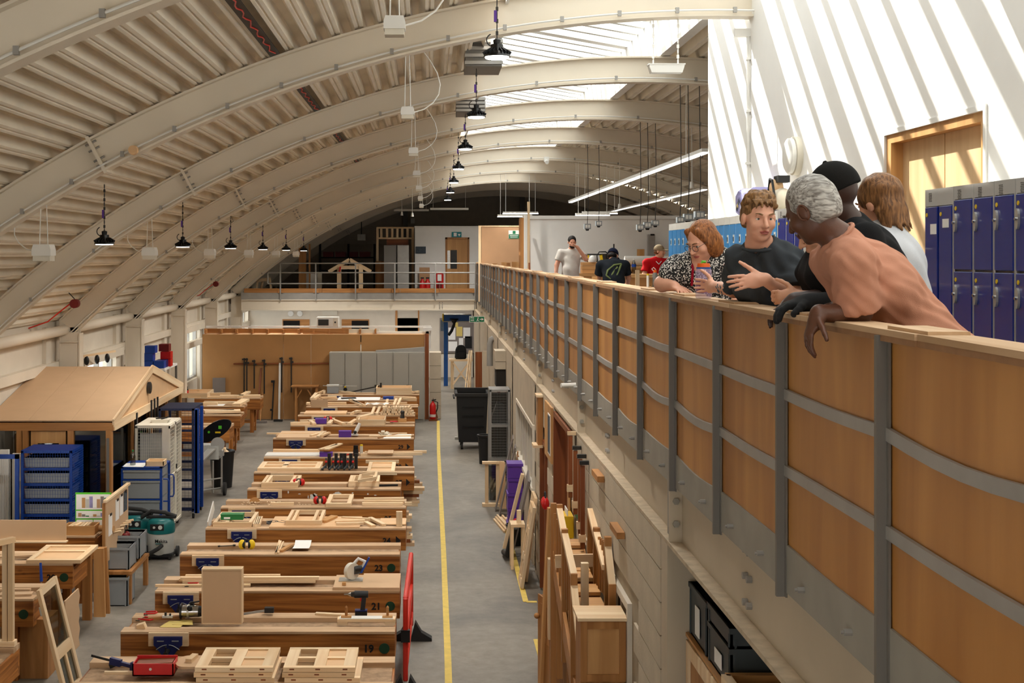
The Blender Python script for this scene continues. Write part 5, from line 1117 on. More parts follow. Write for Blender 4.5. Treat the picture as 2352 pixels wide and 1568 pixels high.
# vacuums
def vacuum(c, label, ang=0):
    c = Vector(c); g = thing('vacuum', label, 'vacuum cleaner', c)
    build(MB().lathe([(.17, .07), (.185, .09), (.19, .36), (.195, .38)], c, 24), 'tank', 'vac_grey', g, True)
    build(MB().lathe([(.20, .38), (.205, .40), (.20, .50), (.18, .56), (.14, .585), (.0001, .59)], c, 24), 'motor_head', 'teal', g, True)
    build(MB().box(c.x-.12, c.x+.08, c.y-.205, c.y-.185, c.z+.44, c.z+.53), 'control_panel', 'black', g); build(MB().cyl(c+Vector((.03, -.215, .485)), c+Vector((.03, -.2, .485)), .03, n=14).cyl(c+Vector((-.06, -.215, .485)), c+Vector((-.06, -.2, .485)), .018, n=12), 'knob', 'vac_grey', g)
    build(MB().box(c.x-.21, c.x+.21, c.y-.05, c.y+.05, c.z+.585, c.z+.615).box(c.x-.2, c.x+.2, c.y-.17, c.y+.17, c.z+.05, c.z+.09), 'frame', 'black', g)
    for sx in (-1, 1):
        build(MB().cyl(c+Vector((sx*.2, .1, .08)), c+Vector((sx*.24, .1, .08)), .075, n=18), 'wheel', 'rubber', g, True); build(MB().cyl(c+Vector((sx*.14, -.14, .03)), c+Vector((sx*.17, -.14, .03)), .03, n=12), 'castor', 'rubber', g, True)
    build(MB().lathe([(.05, 0), (.05, .0001)], c+Vector((0, -.19, .25)), 6), 'port', 'teal', g)
    build(MB().tube([c+Vector((.05, -.2, .22)), c+Vector((.02, -.3, .2)), c+Vector((-.12, -.33, .12)), c+Vector((-.28, -.25, .06)), c+Vector((-.4, -.1, .05))], .03, 10), 'hose', 'rubber', g, True)
    build(MB().tube([c+Vector((-.3, .05, .58)), c+Vector((-.15, .02, .68)), c+Vector((.05, .02, .66)), c+Vector((.22, .02, .6))], .03, 10), 'hose', 'rubber', g, True)
    text('brand_lettering', 'Makita', .07, c+Vector((.04, -.192, .28)), FRONT, 'black', g, off=.001)
    return g
vacuum((PX(370, 19.2), 19.2, 0), 'teal and grey workshop vacuum beside the walkway'); vacuum((PX(318, 19.45), 19.42, 0), 'teal and grey workshop vacuum tucked behind the clipboard panel')
# ---- clipboard panel at the end of bench 22
g = thing('clipboard_panel', 'tan peg panel with clipboards fixed at the end of bench 22', 'panel', (-4.06, 17.1, .8))
build(MB().box(-4.1, -4.085, 16.55, 17.75, .55, 1.32), 'board', 'mdf', g); stick('top_rail', (-4.09, 16.5, 1.335), (-4.09, 17.8, 1.335), .05, .03, 'pine_x', g); build(MB().box(-4.14, -4.10, 16.55, 16.6, 0, 1.3).box(-4.14, -4.10, 17.7, 17.75, 0, 1.3), 'support', 'honey_z', g)
for (y, z, m) in ((16.75, 1.0, 'paper'), (17.12, 1.12, 'paper'), (17.35, 1.14, 'paper'), (17.58, 1.15, 'print')): build(MB().box(-4.085, -4.078, y-.10, y+.08, z-.14, z+.13), 'clipboard', m, g); build(MB().box(-4.078, -4.068, y-.05, y+.03, z+.11, z+.14), 'clip', 'dark_steel', g)
for y in (16.9, 17.05, 17.3, 17.45, 17.6): build(MB().cyl((-4.085, y, .86), (-3.98, y, .88), .015, n=8), 'peg', 'pine_x', g)
c = Vector((-4.0, 17.25, .72)); g = thing('ear_defenders', 'black and red ear defenders hanging from a peg of the clipboard panel', 'ear defenders', c); build(MB().tube([c+Vector((0, -.06, .05)), c+Vector((0, -.05, .13)), c+Vector((0, 0, .16)), c+Vector((0, .05, .13)), c+Vector((0, .06, .05))], .008, 6), 'headband', 'black', g, True); build(MB().sphere(c+Vector((0, -.05, .02)), (.045, .03, .055), 10, 6).sphere(c+Vector((0, .05, .02)), (.045, .03, .055), 10, 6), 'cup', 'dark_red', g, True)
Yt = 17.2; a, b = PX(173, Yt), PX(255, Yt); z1, z0 = PZ(1131, Yt), .876
g = thing('timetable_board', 'bright green framed timetable board standing at the back of bench 22', 'notice board', ((a+b)/2, Yt, z0))
build(MB().box(a, b, Yt, Yt+.015, z0, z1), 'frame', 'lime', g); h = z1-z0
for (za, zb, cols) in ((.50, .95, ('paper', 'print', 'print')), (.24, .46, ('paper', 'paper', 'paper')), (.02, .20, ('paper', 'paper'))):
    n = len(cols)
    for i in range(n):
        if n == 3 and i: continue
        xa = a+.012 if n == 3 else a+.012+(b-a-.024)*i/n+.005; xb = b-.012 if n == 3 else a+.012+(b-a-.024)*(i+1)/n-.005
        s = build(MB().box(xa, xb, Yt-.004, Yt, z0+h*za, z0+h*zb), 'sheet', 'paper', g)
        if n == 3:
            cl = ('lilac', 'paper', 'panel_brown', 'grey_board', 'sign_green', 'paper', 'cardboard', 'vac_grey')
            for q in range(8):
                u = xa+(xb-xa)*(.06+.11*q); build(MB().box(u, u+(xb-xa)*.10, Yt-.006, Yt-.004, z0+h*(za+.05), z0+h*(zb-.06-.04*(q % 3))), 'cell', cl[(q+int(za*10)) % 8], s)
c = Vector((PX(178, 16.95), 16.95, BZ)); tag(build(MB().cyl(c+Vector((0, 0, .001)), c+Vector((0, 0, .11)), .055, n=20), 'tape_roll', 'plastic_white', None, True), 'white roll standing beside the green timetable board', 'roll')
Yt = 16.68
g = thing('wooden_box', 'open wooden box of offcuts on the right end of bench 22', 'box', (PX(180, Yt), Yt, BZ)); a, b = PX(146, Yt), PX(216, Yt)
for y in (Yt, Yt+.25): stick('side', (a, y, BZ+.06), (b, y, BZ+.06), .018, .115, 'oak_x', g)
for x in (a, b): stick('end', (x, Yt, BZ+.06), (x, Yt+.25, BZ+.06), .018, .11, 'oak_x', g)
for i in range(6): stick('offcut', (a+.04+.05*i, Yt+.05, BZ+.09+.01*(i % 3)), (a+.1+.04*i, Yt+.2, BZ+.12), .03, .02, 'pine_x', g)
tag(build(MB().cyl((PX(225, 16.85), 16.9, BZ+.045), (PX(252, 16.85)+.05, 16.86, BZ+.045), .04, n=16), 'card_tube', 'cardboard', None, True), 'cardboard tube lying at the end of bench 22', 'tube')
tag(build(MB().box(-5.9, PX(141, 16.1), 16.3, 16.325, .885, 1.14), 'upright_board', 'mdf'), 'wide tan board standing on edge between benches 20 and 22', 'board')
stick_ = stick('batten', (-5.9, 16.28, .878), (PX(145, 16.1), 16.28, .878), .1, .016, 'pine_x'); tag(stick_, 'pine strip under the wide tan board', 'timber')
frame('panelled_door', 60, 185, 1294, 1258, 'pale panelled door with one big panel lying on bench 20', (.62,), (), h=.04, w=.07, fill='pine_board', cat='cabinet door')
c = W(94, 1300, 15.05); g = thing('plane_handle', 'blue tool handle standing in front of bench 20', 'tool', c); build(MB().cyl(W(95, 1335, 15.05), W(93, 1292, 15.08), .018, .014, 10), 'handle', 'blue', g, True); build(MB().cyl(W(95, 1337, 15.05), W(96, 1550, 15.0)*1+Vector((0, 0, 0)), .008, n=8), 'shaft', 'alu', g); build(MB().box(PX(96, 15)-.06, PX(96, 15)+.06, 14.95, 15.05, 0, .03), 'foot', 'blue', g)
for (x0, y0, x1, y1, w) in ((0, 1367, 75, 1365, .12), (0, 1356, 70, 1356, .05), (0, 1280, 90, 1275, .1)): bst('18', x0, y0, x1, y1, w, .02, 'worn_x', label='worn batten lying on the left-row benches 18 and 20')
# bench 16 at the very front left and the window frame standing on it
bench('', -5.7, -3.78, 11.42, .65, None, None, None, 'front left-row workbench with a standing window frame', grp='left-row workbenches')
g = thing('window_frame', 'pale pine window frame standing on the front left-row bench', 'frame', (PX(20, 12.0), 11.9, BZ)); Yw = 11.95
for (x, t) in ((12, .05), (25, .05)): build(MB().box(PX(x, Yw)-.02, PX(x, Yw)+.025, Yw-.03, Yw+.03, BZ+.001, PZ(1245, Yw)), 'stile', 'pine_z', g)
stick('head', (PX(-70, Yw), Yw-.55, PZ(1240, Yw)+.0), (PX(30, Yw), Yw+.03, PZ(1240, Yw)), .05, .05, 'pine_x', g)
stick('sill', (PX(-60, Yw), Yw, BZ+.03), (PX(36, Yw), Yw, BZ+.03), .09, .05, 'pine_x', g)
build(MB().box(-5.3, -5.25, Yw-.5, Yw-.45, BZ+.001, PZ(1240, Yw)), 'stile', 'pine_z', g)
# leaning glazed door
g = thing('glazed_door', 'small pine glazed door leaning against the end of bench 18', 'door', (-3.7, 13.3, 0)); T0 = Vector((-3.90, 13.02, 1.10)); T1 = Vector((-3.88, 13.56, 1.12)); B0 = Vector((-3.62, 13.02, .0)); B1 = Vector((-3.60, 13.56, .0)); nrm = (T1-T0).cross(B0-T0).normalized()
def dstick(nm, p, q, w, m='pine_x'): return stick(nm, p, q, w, .035, m, g, up=nrm)
L0 = lambda f: B0.lerp(T0, f); L1 = lambda f: B1.lerp(T1, f)
up_ = (T0-B0).normalized(); acr = (T1-T0).normalized()
for P, Q in ((B0+acr*.035, T0+acr*.035), (B1-acr*.035, T1-acr*.035)): dstick('stile', P, Q, .07)
for f, w in ((.03, .1), (.40, .11), (.97, .07)): dstick('rail', L0(f)+acr*.07, L1(f)-acr*.07, w)
dstick('muntin', (L0(.07)+L1(.07))/2, (L0(.36)+L1(.36))/2, .05)
build(MB().prism([L0(.05)+acr*.06, L1(.05)-acr*.06, L1(.95)-acr*.06, L0(.95)+acr*.06], nrm*.006), 'pane', 'pane_dark', g)
for f in (.12, .78): build(MB().bar(L0(f)+nrm*.02, L0(f)+up_*.09+nrm*.02, .05, .008, up=nrm), 'hinge', 'alu', g)
# cupboards, boards and crates under the left row
tag(build(MB().box(-4.5, PX(100, 13.5)-.02, 13.72, 14.1, 0, .62), 'base_cupboard', 'honey_z'), 'honey-brown cupboard carcass under bench 18', 'cupboard')
mb = MB(); pts = [(-4.02, 14.35, 0), (-4.02, 14.35, .62)]; n = 8
poly = [(-3.98, 14.3, 0), (-3.98, 14.3, .66)]+[(-3.98, 14.85+.05*(i % 2), .66-.66*i/(n-1)) for i in range(n)]
tag(build(MB().prism(poly, (-.015, 0, 0)), 'jigsaw_board', 'mdf'), 'tan board with a stepped puzzle edge leaning at bench 20', 'board')
for i, (y, z, m) in enumerate(((15.95, .80, 'honey_z'), (16.05, .84, 'oak_z'), (16.2, .82, 'honey_z'))):
    tag(build(MB().prism([(-4.12, y, 0), (-4.0+.02*i, y, 0), (-4.0, y, z), (-4.12, y, z)], (0, .05, 0)) if i else MB().box(-4.22, -4.12, 15.9, 15.99, 0, .8), 'leaning_board', m), ('square honey post', 'wide oak board', 'brown board behind the oak board')[i]+' leaning under the end of bench 22', 'board')
def crate(x0, x1, y0, y1, z0, z1, m, label, nm='crate', cat='crate', grp=None, lbl=False):
    g = thing(nm, label, cat, ((x0+x1)/2, (y0+y1)/2, z0), grp); t = .012
    build(MB().box(x0, x1, y0, y0+t, z0, z1).box(x0, x1, y1-t, y1, z0, z1).box(x0, x0+t, y0, y1, z0, z1).box(x1-t, x1, y0, y1, z0, z1).box(x0, x1, y0, y1, z0, z0+t), 'body', m, g)
    build(MB().box(x0-.01, x1+.01, y0-.01, y0+t, z1-.03, z1).box(x0-.01, x1+.01, y1-t, y1+.01, z1-.03, z1).box(x0-.01, x0+t, y0, y1, z1-.03, z1).box(x1-t, x1+.01, y0, y1, z1-.03, z1), 'rim', m, g)
    rb = MB()
    for x in (x0+.02, x1-.03): rb.box(x, x+.012, y0-.008, y0, z0, z1)
    for y in (y0+.02, y1-.03): rb.box(x1, x1+.008, y, y+.012, z0, z1).box(x0-.008, x0, y, y+.012, z0, z1)
    build(rb, 'rib', m, g)
    if lbl: build(MB().box(x0-.012, x0-.008, y0+.18, y1-.2, z0+.05, z1-.09), 'label_card', 'paper', g)
    return g
for i, (x0, y0, z0, h, lb) in enumerate(((-4.14, 16.72, .42, .28, 'grey crate on the shelf below the clipboard panel, front one'), (-4.10, 17.16, .46, .3, 'grey crate on the shelf below the clipboard panel, rear one'), (-4.12, 16.55, 0, .36, 'grey crate on the floor below the clipboard panel'), (-4.62, 15.5, 0, .34, 'grey crate on the floor under bench 22'))): crate(x0, x0+.3, y0, y0+.4, z0+.001, z0+h, 'crate_grey', lb)
g = thing('shelf_unit', 'low honey-wood shelf below the clipboard panel', 'shelf', (-4.0, 17.1, 0)); build(MB().box(-4.16, -3.78, 16.62, 17.66, .38, .42), 'shelf_board', 'honey_y', g)
for (x, y) in ((-3.82, 17.62), (-3.82, 16.66), (-4.14, 17.62)): build(MB().box(x-.03, x+.03, y-.03, y+.03, 0, .38), 'leg', 'honey_z', g)
# ---- mitre saw on its stand, black bin
c = W(490, 1000, 24.4); bx = Vector((PX(492, 24.6), 24.6, 0))
g = thing('mitre_saw', 'mitre saw with a black blade guard on a tubular stand behind the blue cage', 'saw', bx)
zt = .98
def tilt_disc(cc, r, w, tl): pass
hub = W(492, 992, 24.5)
pl = [(hub.x+.32*math.cos(t)*(1 if math.cos(t) > 0 else .9), hub.y, hub.z+.02+.17*math.sin(t)+.14*math.cos(t)) for t in np.linspace(0, 2*math.pi, 20)[:-1]]
build(MB().prism(pl, (0, .07, 0)), 'blade_guard', 'black_gloss', g)
build(MB().cyl(W(500, 1020, 24.44), W(500, 1020, 24.5), .13, n=24), 'blade', 'galv', g, True)
build(MB().box(hub.x+.02, hub.x+.12, hub.y-.008, hub.y, hub.z-.02, hub.z+.01), 'badge', 'yellow', g); build(MB().box(hub.x+.08, hub.x+.14, hub.y-.008, hub.y, hub.z+.06, hub.z+.12).cyl((hub.x-.1, hub.y-.01, hub.z+.0), (hub.x-.1, hub.y, hub.z+.0), .022, n=14), 'green_mark', 'lime', g)
stick('fence_table', W(459, 1058, 23.6), W(505, 1013, 24.9), .14, .03, 'alu', g); stick('extension_wing', W(470, 1040, 24.5), W(514, 1040, 24.5), .12, .1, 'alu', g)
build(MB().box(hub.x-.25, hub.x+.1, hub.y-.1, hub.y+.3, hub.z-.5, hub.z-.25), 'saw_base', 'vac_grey', g)
for (x, y0, y1, Yq) in ((461, 1068, 1155, 23.9), (489, 1058, 1135, 24.3), (509, 1048, 1135, 24.3)): build(MB().cyl(W(x, y0, Yq), (PX(x, Yq), Yq, .02), .018, n=8), 'stand_leg', 'alu', g, True)
for z in (.12, .3): build(MB().cyl((PX(461, 23.9), 24.0, z), (PX(509, 24.3), 24.3, z), .014, n=8), 'stand_brace', 'alu', g, True)
build(MB().cyl((PX(513, 24.2), 24.2, .12), (PX(519, 24.2), 24.2, .12), .12, n=20), 'wheel', 'rubber', g, True)
c = Vector((PX(508, 24.95), 25.05, 0)); g = thing('waste_bin', 'round black bin full of offcuts beside the mitre saw', 'bin', c)
build(MB().lathe([(.19, 0), (.235, .66), (.25, .66), (.25, .70), (.225, .70), (.2, .62), (.0001, .62)], c, 24), 'bin_body', 'black', g, True)
for i in range(6): stick('offcut', c+Vector((.12*math.cos(i), .1*math.sin(i), .65)), c+Vector((.05*math.cos(i+2), .1*math.sin(i+2), .74)), .07, .03, 'pine_x', g)
# ---- tan partition with grey cupboards, clamp rack, block stack
YQ = 35.4
pw = sgroup('wall_partition', (-3.3, YQ, 0))
for (x0, x1, m) in ((423, 651, 'mdf_dark'), (651, 714, 'mdf_dark'), (714, 828, 'mdf_dark'), (829.5, 976, 'mdf_dark')): build(MB().box(max(PX(x0, YQ)+.004, -6.14), PX(x1, YQ)-.004, YQ, YQ+.05, 0, PZ(768, YQ)), 'board', m, pw)
build(MB().box(PX(976, YQ), PX(985, YQ), YQ-.06, YQ+.06, 0, PZ(766, YQ)), 'end_post', 'red_wood_z', pw)
for (x0, x1, y0, y1, dy, m) in ((440, 990, 751, 755, .6, 'white_paint'), (425, 700, 756, 766, .3, 'honey_x'), (695, 800, 755, 767, .12, 'honey_x'), (800, 870, 757, 766, .3, 'ivory'), (855, 985, 762, 767, .25, 'white_paint'), (972, 992, 752, 760, .1, 'white_paint'), (978, 990, 760, 806, .25, 'white_paint')):
    build(MB().box(max(PX(x0, YQ), -6.14), PX(x1, YQ), YQ+dy, YQ+dy+.08, PZ(y1, YQ), PZ(y0, YQ)), 'cornice', m, pw)
for i in range(12): X = -6.1+.42*i; build(MB().box(X, X+.05, YQ+.1, YQ+.6, PZ(766, YQ), PZ(757, YQ)), 'joist', 'honey_y', pw)
build(MB().box(-6.14, -.1, YQ+.05, YQ+.9, PZ(768, YQ)-.02, PZ(768, YQ)), 'top_board', 'pine_board', pw)
c = Vector((PX(750, YQ), YQ+.35, PZ(752, YQ+.3))); g = thing('microwave', 'white microwave oven standing on top of the tan partition', 'microwave', c); h = 24*YQ/FPX; w = 51*YQ/FPX/2
build(MB().box(c.x-w, c.x+w, c.y, c.y+.35, c.z, c.z+h), 'casing', 'plastic_white', g, bevel=.01); build(MB().box(c.x-w*.85, c.x+w*.1, c.y-.012, c.y, c.z+h*.2, c.z+h*.78), 'window', 'dark_steel', g); build(MB().box(c.x+w*.5, c.x+w*.9, c.y-.01, c.y, c.z+h*.15, c.z+h*.9), 'control_panel', 'ivory', g); build(MB().cyl((c.x+w*.7, c.y-.025, c.z+h*.5), (c.x+w*.7, c.y-.01, c.z+h*.5), .025, n=12), 'knob', 'dark_steel', g)
for i in range(3):                                   # grey steel cupboards
    x0 = PX(757, 35.0)+i*.85; x1 = x0+.845; zt = 1.84; g = thing('steel_cupboard', ('grey steel cupboard at the clamp-rack end of the row', 'middle grey steel cupboard of the row of three', 'grey steel cupboard beside the red-brown end post')[i], 'cupboard', ((x0+x1)/2, 35.1, 0), 'grey steel cupboards')
    build(MB().box(x0, x1, 34.9, 35.36, 0, zt), 'body', 'cabinet_grey', g)
    for k in range(2):
        a = x0+.02+k*.41; d = build(MB().box(a, a+.388, 34.875, 34.895, .06, zt-.03), 'door', 'cabinet_grey', g)
        if k == 0: build(MB().box(a+.34, a+.4, 34.86, 34.88, .93, .98), 'handle', 'dark_steel', d)
    c = Vector((x0+.43, 34.85, .86)); p = thing('padlock', 'black padlock with a yellow tag hanging on a grey cupboard', 'padlock', c, 'padlocks on the cupboards'); build(MB().cyl(c+Vector((0, -.02, 0)), c+Vector((0, .015, 0)), .05, n=14), 'body', 'black', p); build(MB().box(c.x-.025, c.x+.025, c.y-.01, c.y+.01, c.z+.05, c.z+.1), 'tag', 'yellow', p)
tag(build(MB().prism([W(863, 809, 35.1), W(975, 808, 35.1), W(975, 797, 35.1), W(940, 800, 35.1), W(863, 805, 35.1)], (0, .2, 0)), 'metal_sheet', 'galv'), 'folded grey metal sheet lying on the grey cupboards', 'metal sheet')
g = thing('clamp_rack', 'thin wooden rail holding bar clamps on the tan partition', 'rack', (PX(640, YQ), YQ-.05, 1.55)); stick('rail', (PX(537, YQ), YQ-.03, PZ(835, YQ)), (PX(755, YQ), YQ-.03, PZ(834, YQ)), .06, .035, 'red_wood_x', g)
for i, (x, y0, y1, w) in enumerate(((561, 822, 900, 4), (567, 822, 902, 5), (584, 826, 892, 3), (607, 825, 904, 4), (647, 820, 901, 4), (669, 820, 901, 4))):
    Yc = YQ-.075; g = thing('sash_clamp', 'dark bar clamp hanging from the rail on the tan partition', 'clamp', W(x, y1, Yc), 'clamps on the partition rail'); X = PX(x, Yc); build(MB().box(X-.018, X+.018, Yc-.01, Yc+.01, PZ(y1, Yc), PZ(y0, Yc)), 'bar', 'dark_steel', g); build(MB().box(X-.06, X+.03, Yc-.02, Yc+.02, PZ(y0+5, Yc), PZ(y0+1, Yc)).box(X-.02, X+.06, Yc-.02, Yc+.02, PZ(y0+13, Yc), PZ(y0+9, Yc)), 'jaw', 'dark_steel', g)
Yc = YQ-.25; X = PX(641, Yc); tag(build(MB().cyl((X, Yc, 0), (X, YQ-.04, PZ(833, YQ)), .03, n=10), 'white_pole', 'plastic_white'), 'white pole leaning on the tan partition among the clamps', 'pole')
tag(build(MB().bar(W(600, 845, YQ-.03), (PX(593, YQ), YQ-.2, .02), .05, .02), 'wood_strip', 'red_wood_z'), 'brown wooden strip leaning on the tan partition', 'timber')
g = thing('sash_clamp', 'black bar clamp standing on the floor against the tan partition', 'clamp', (PX(628, YQ-.2), YQ-.2, 0)); build(MB().bar((PX(627, YQ), YQ-.25, .01), W(629, 878, YQ-.05), .03, .03), 'bar', 'black', g); build(MB().box(PX(624, YQ), PX(632, YQ), YQ-.15, YQ-.08, 1.0, 1.06).box(PX(623, YQ), PX(629, YQ), YQ-.25, YQ-.18, .25, .3), 'jaw', 'black', g)
tag(build(MB().bar((PX(640, YQ-.4)-.12, YQ-.5, .03), (PX(640, YQ-.4)+.12, YQ-.5, .03), .12, .05), 'dust_pan', 'dark_steel'), 'dark grey block at the foot of the white pole', 'block')
g = thing('trestle', 'brown wooden trestle table standing against the tan partition', 'trestle', (PX(702, YQ), YQ-.35, 0)); stick('top', (PX(670, YQ-.3), YQ-.3, PZ(886, YQ-.3)), (PX(733, YQ-.3), YQ-.3, PZ(886, YQ-.3)), .4, .03, 'honey_x', g)
for x in (680, 727): build(MB().box(PX(x, YQ-.4)-.03, PX(x, YQ-.4)+.03, YQ-.45, YQ-.38, 0, PZ(887, YQ-.3)).box(PX(x, YQ-.4)-.03, PX(x, YQ-.4)+.03, YQ-.2, YQ-.13, 0, PZ(887, YQ-.3)), 'leg', 'honey_z', g)
build(MB().bar((PX(682, YQ), YQ-.42, .55), (PX(697, YQ), YQ-.42, .84), .03, .05, up=(0, 1, 0)).bar((PX(725, YQ), YQ-.42, .55), (PX(710, YQ), YQ-.42, .84), .03, .05, up=(0, 1, 0)), 'brace', 'honey_x', g)
tag(build(MB().box(PX(489, YQ), PX(518, YQ), YQ-.05, YQ-.02, 0, PZ(867, YQ)), 'brown_panel', 'grey_board'), 'square brown panel leaning on the tan partition behind the left benches', 'panel')
g = thing('broom', 'broom lying on its head at the foot of the tan partition', 'broom', (PX(598, 34.6), 34.6, 0)); build(MB().box(PX(586, 34.5), PX(612, 34.5), 34.5, 34.62, .0, .06), 'head', 'grey_board', g); build(MB().cyl((PX(598, 34.6), 34.56, .05), W(603, 900, YQ-.1), .014, n=6), 'handle', 'honey_z', g)
for k in range(5):                                   # stacked pale blocks at the end of the partition
    z0 = k*.36; tag(build(MB().box(.015, PX(1013, 35.6), 35.46, 36.1, z0+.002, z0+.352), 'foam_block', 'block'), ('pale block at the floor', 'pale block, second up', 'pale block, third up', 'pale block, fourth up', 'topmost pale block')[k]+' in the stack at the end of the partition', 'block', 'stacked pale blocks')
c = Vector((PX(994, 35.1), 35.1, .04)); g = thing('fire_extinguisher', 'red fire extinguisher standing at the foot of the stacked pale blocks', 'fire extinguisher', c)
build(MB().box(PX(985, 35), PX(1005, 35), 34.98, 35.25, 0, .04), 'base', 'red_wood_x', g); build(MB().lathe([(.075, 0), (.085, .02), (.085, .36), (.05, .43), (.025, .45), (.025, .48)], c, 18), 'cylinder', 'red', g, True); build(MB().bar(c+Vector((-.03, 0, .5)), c+Vector((.09, 0, .52)), .03, .03), 'valve', 'black', g); build(MB().tube([c+Vector((.04, 0, .48)), c+Vector((.13, 0, .45)), c+Vector((.13, 0, .3)), c+Vector((.09, 0, .18))], .014, 8), 'hose', 'black', g, True); build(MB().cyl(c+Vector((0, 0, .06)), c+Vector((0, 0, .13)), .086, n=18), 'label_band', 'plastic_white', g)
build(MB().prism([(PX(986, 35.3), 35.28, .04), (PX(1006, 35.3), 35.28, .04), (PX(995, 35.3), 35.28, .6)], (0, .03, 0)), 'stand_back', 'red_wood_z', g)
# ---- along the left wall: red signs, bins, ear defender rack
for (x, y0, y1, Yq) in ((206, 762, 790, 23.05), (326, 732, 757, 28.05), (433, 710, 728, 33.05)):
    Xs = PX(x, Yq+.6); tag(build(MB().box(-6.615, -6.605, Yq+.75, Yq+1.0, PZ(y1, Yq+1.5), PZ(y0, Yq+1.5)), 'fire_sign', 'red'), 'narrow red fire sign on the left wall beside a column', 'sign', 'red signs on the left wall')
g = thing('parts_shelf', 'shelf with blue and red parts bins against the left wall', 'shelf', (-6.2, 29.8, 0)); Yp = 29.4
build(MB().box(-6.6, -5.95, Yp, Yp+1.5, PZ(846, Yp)-.05, PZ(846, Yp)), 'shelf_board', 'white_paint', g); build(MB().box(-6.0, -5.95, Yp, Yp+.05, 0, PZ(846, Yp)-.05).box(-6.0, -5.95, Yp+1.45, Yp+1.5, 0, PZ(846, Yp)-.05), 'leg', 'grey_steel', g)
zs = PZ(846, Yp)
for (x, y, z, m) in ((-6.45, 0, 0, 'blue'), (-6.2, 0, 0, 'blue'), (-6.45, 0, .17, 'blue'), (-6.2, .3, 0, 'vise_blue'), (-6.15, .5, .0, 'red'), (-6.15, .5, .17, 'red'), (-6.4, 0, .34, 'blue'), (-6.2, .55, .34, 'dark_red')):
    build(MB().box(x, x+.23, Yp+y+.02, Yp+y+.3, zs+z+.002, zs+z+.165), 'bin', m, g)
g = thing('defender_rack', 'ear defenders hanging on a wooden rack at the left window', 'rack', (-6.3, 25.0, 1.9)); stick('rail', (-6.5, 24.3, PZ(816, 24.6)), (-6.1, 25.4, PZ(808, 25.2)), .03, .04, 'pine_x', g)
for i in range(3):
    c = Vector((-6.42+.12*i, 24.5+.3*i, PZ(825, 24.8))); build(MB().sphere(c, (.05, .05, .09), 10, 6), 'defender', 'black', g, True)
# ================================================================== ALONG THE BLOCK WALL
WX = BO-.004
# four-wheeled black bin and the small bin beside it
Yb = 29.8; x0, x1 = PX(1049, Yb), PX(1121, Yb); zt = 1.27
g = thing('wheeled_bin', 'large black four-wheeled waste bin beside the walkway', 'bin', ((x0+x1)/2, Yb+.4, 0)); i_ = .05
build(MB().add([(x0+i_, Yb+.03, .17), (x1-i_, Yb+.03, .17), (x1-i_, Yb+.85, .17), (x0+i_, Yb+.85, .17), (x0, Yb, zt), (x1, Yb, zt), (x1, Yb+.9, zt), (x0, Yb+.9, zt)], [(0,3,2,1), (0,1,5,4), (1,2,6,5), (2,3,7,6), (3,0,4,7)]), 'tub', 'black', g)
build(MB().box(x0-.04, x1+.04, Yb-.04, Yb+.02, zt-.05, zt+.02).box(x0-.04, x0+.02, Yb, Yb+.9, zt-.05, zt+.02).box(x1-.02, x1+.04, Yb, Yb+.9, zt-.05, zt+.02).box(x0-.04, x1+.04, Yb+.86, Yb+.94, zt-.05, zt+.06), 'rim', 'rubber', g)
for z in (.5, .75, .95): build(MB().box(x0+.12, x1-.1, Yb-.005, Yb+.03, z, z+.035), 'moulded_rib', 'black_gloss', g)
build(MB().box(x0+.1, x1-.1, Yb+.1, Yb+.8, .6, .95), 'rubbish', 'dark_fill', g); build(MB().cyl((x0-.06, Yb+.1, zt-.1), (x0-.06, Yb+.8, zt-.1), .02, n=8), 'handle', 'rubber', g)
for x in (x0+.12, x1-.12):
    for y in (Yb+.12, Yb+.78):
        c = build(MB().cyl((x-.025, y, .08), (x+.025, y, .08), .08, n=16), 'wheel', 'rubber', g, True); build(MB().box(x-.03, x+.03, y-.04, y+.04, .13, .18), 'fork', 'dark_steel', c)
c = Vector((PX(1112, 27.8), 27.85, 0)); g = thing('waste_bin', 'slim black bin standing between the big bin and the wire locker', 'bin', c); build(MB().lathe([(.1, 0), (.13, .56), (.15, .58), (.15, .62), (.12, .62), (.11, .5), (.0001, .5)], c, 20), 'bin_body', 'black', g, True)
g = wire_rack('wire_locker', 'tall galvanised wire locker against the block wall', 1.10, 1.475, 23.7, 24.3, .06, 2.0, 'galv', 3, False, 14, 10, 'locker')
for z in (.08, .7, 1.35): build(MB().box(1.12, 1.45, 23.75, 24.25, z, z+.012), 'shelf_plate', 'galv', g)
build(MB().prism([(1.15, 23.9, 1.37), (1.42, 23.9, 1.37), (1.38, 23.9, 1.7), (1.25, 23.9, 1.75), (1.16, 23.9, 1.5)], (0, .25, 0)), 'bag', 'black', g); build(MB().box(1.13, 1.44, 24.2, 24.24, .1, 1.9), 'back_panel', 'dark_fill', g)
for x in (1.12, 1.44):
    for y in (23.75, 24.25): build(MB().box(x-.015, x+.015, y-.015, y+.015, 0, .08), 'foot', 'galv', g)
g = thing('wall_duct_box', 'square cream duct box projecting high from the block wall', 'duct', (1.35, 25.4, 1.9)); Yd = 25.2
build(MB().box(1.28, WX, Yd, Yd+.6, PZ(830, Yd), PZ(806, Yd)), 'duct', 'block', g); build(MB().box(1.285, WX, Yd+.01, Yd+.6, PZ(848, Yd), PZ(831, Yd)), 'lower_box', 'block', g); build(MB().box(1.3, WX, Yd+.05, Yd+.6, 1.9, PZ(848, Yd)), 'dark_opening', 'dark_fill', g)  # lowest box is near-black for the shaded opening below the duct
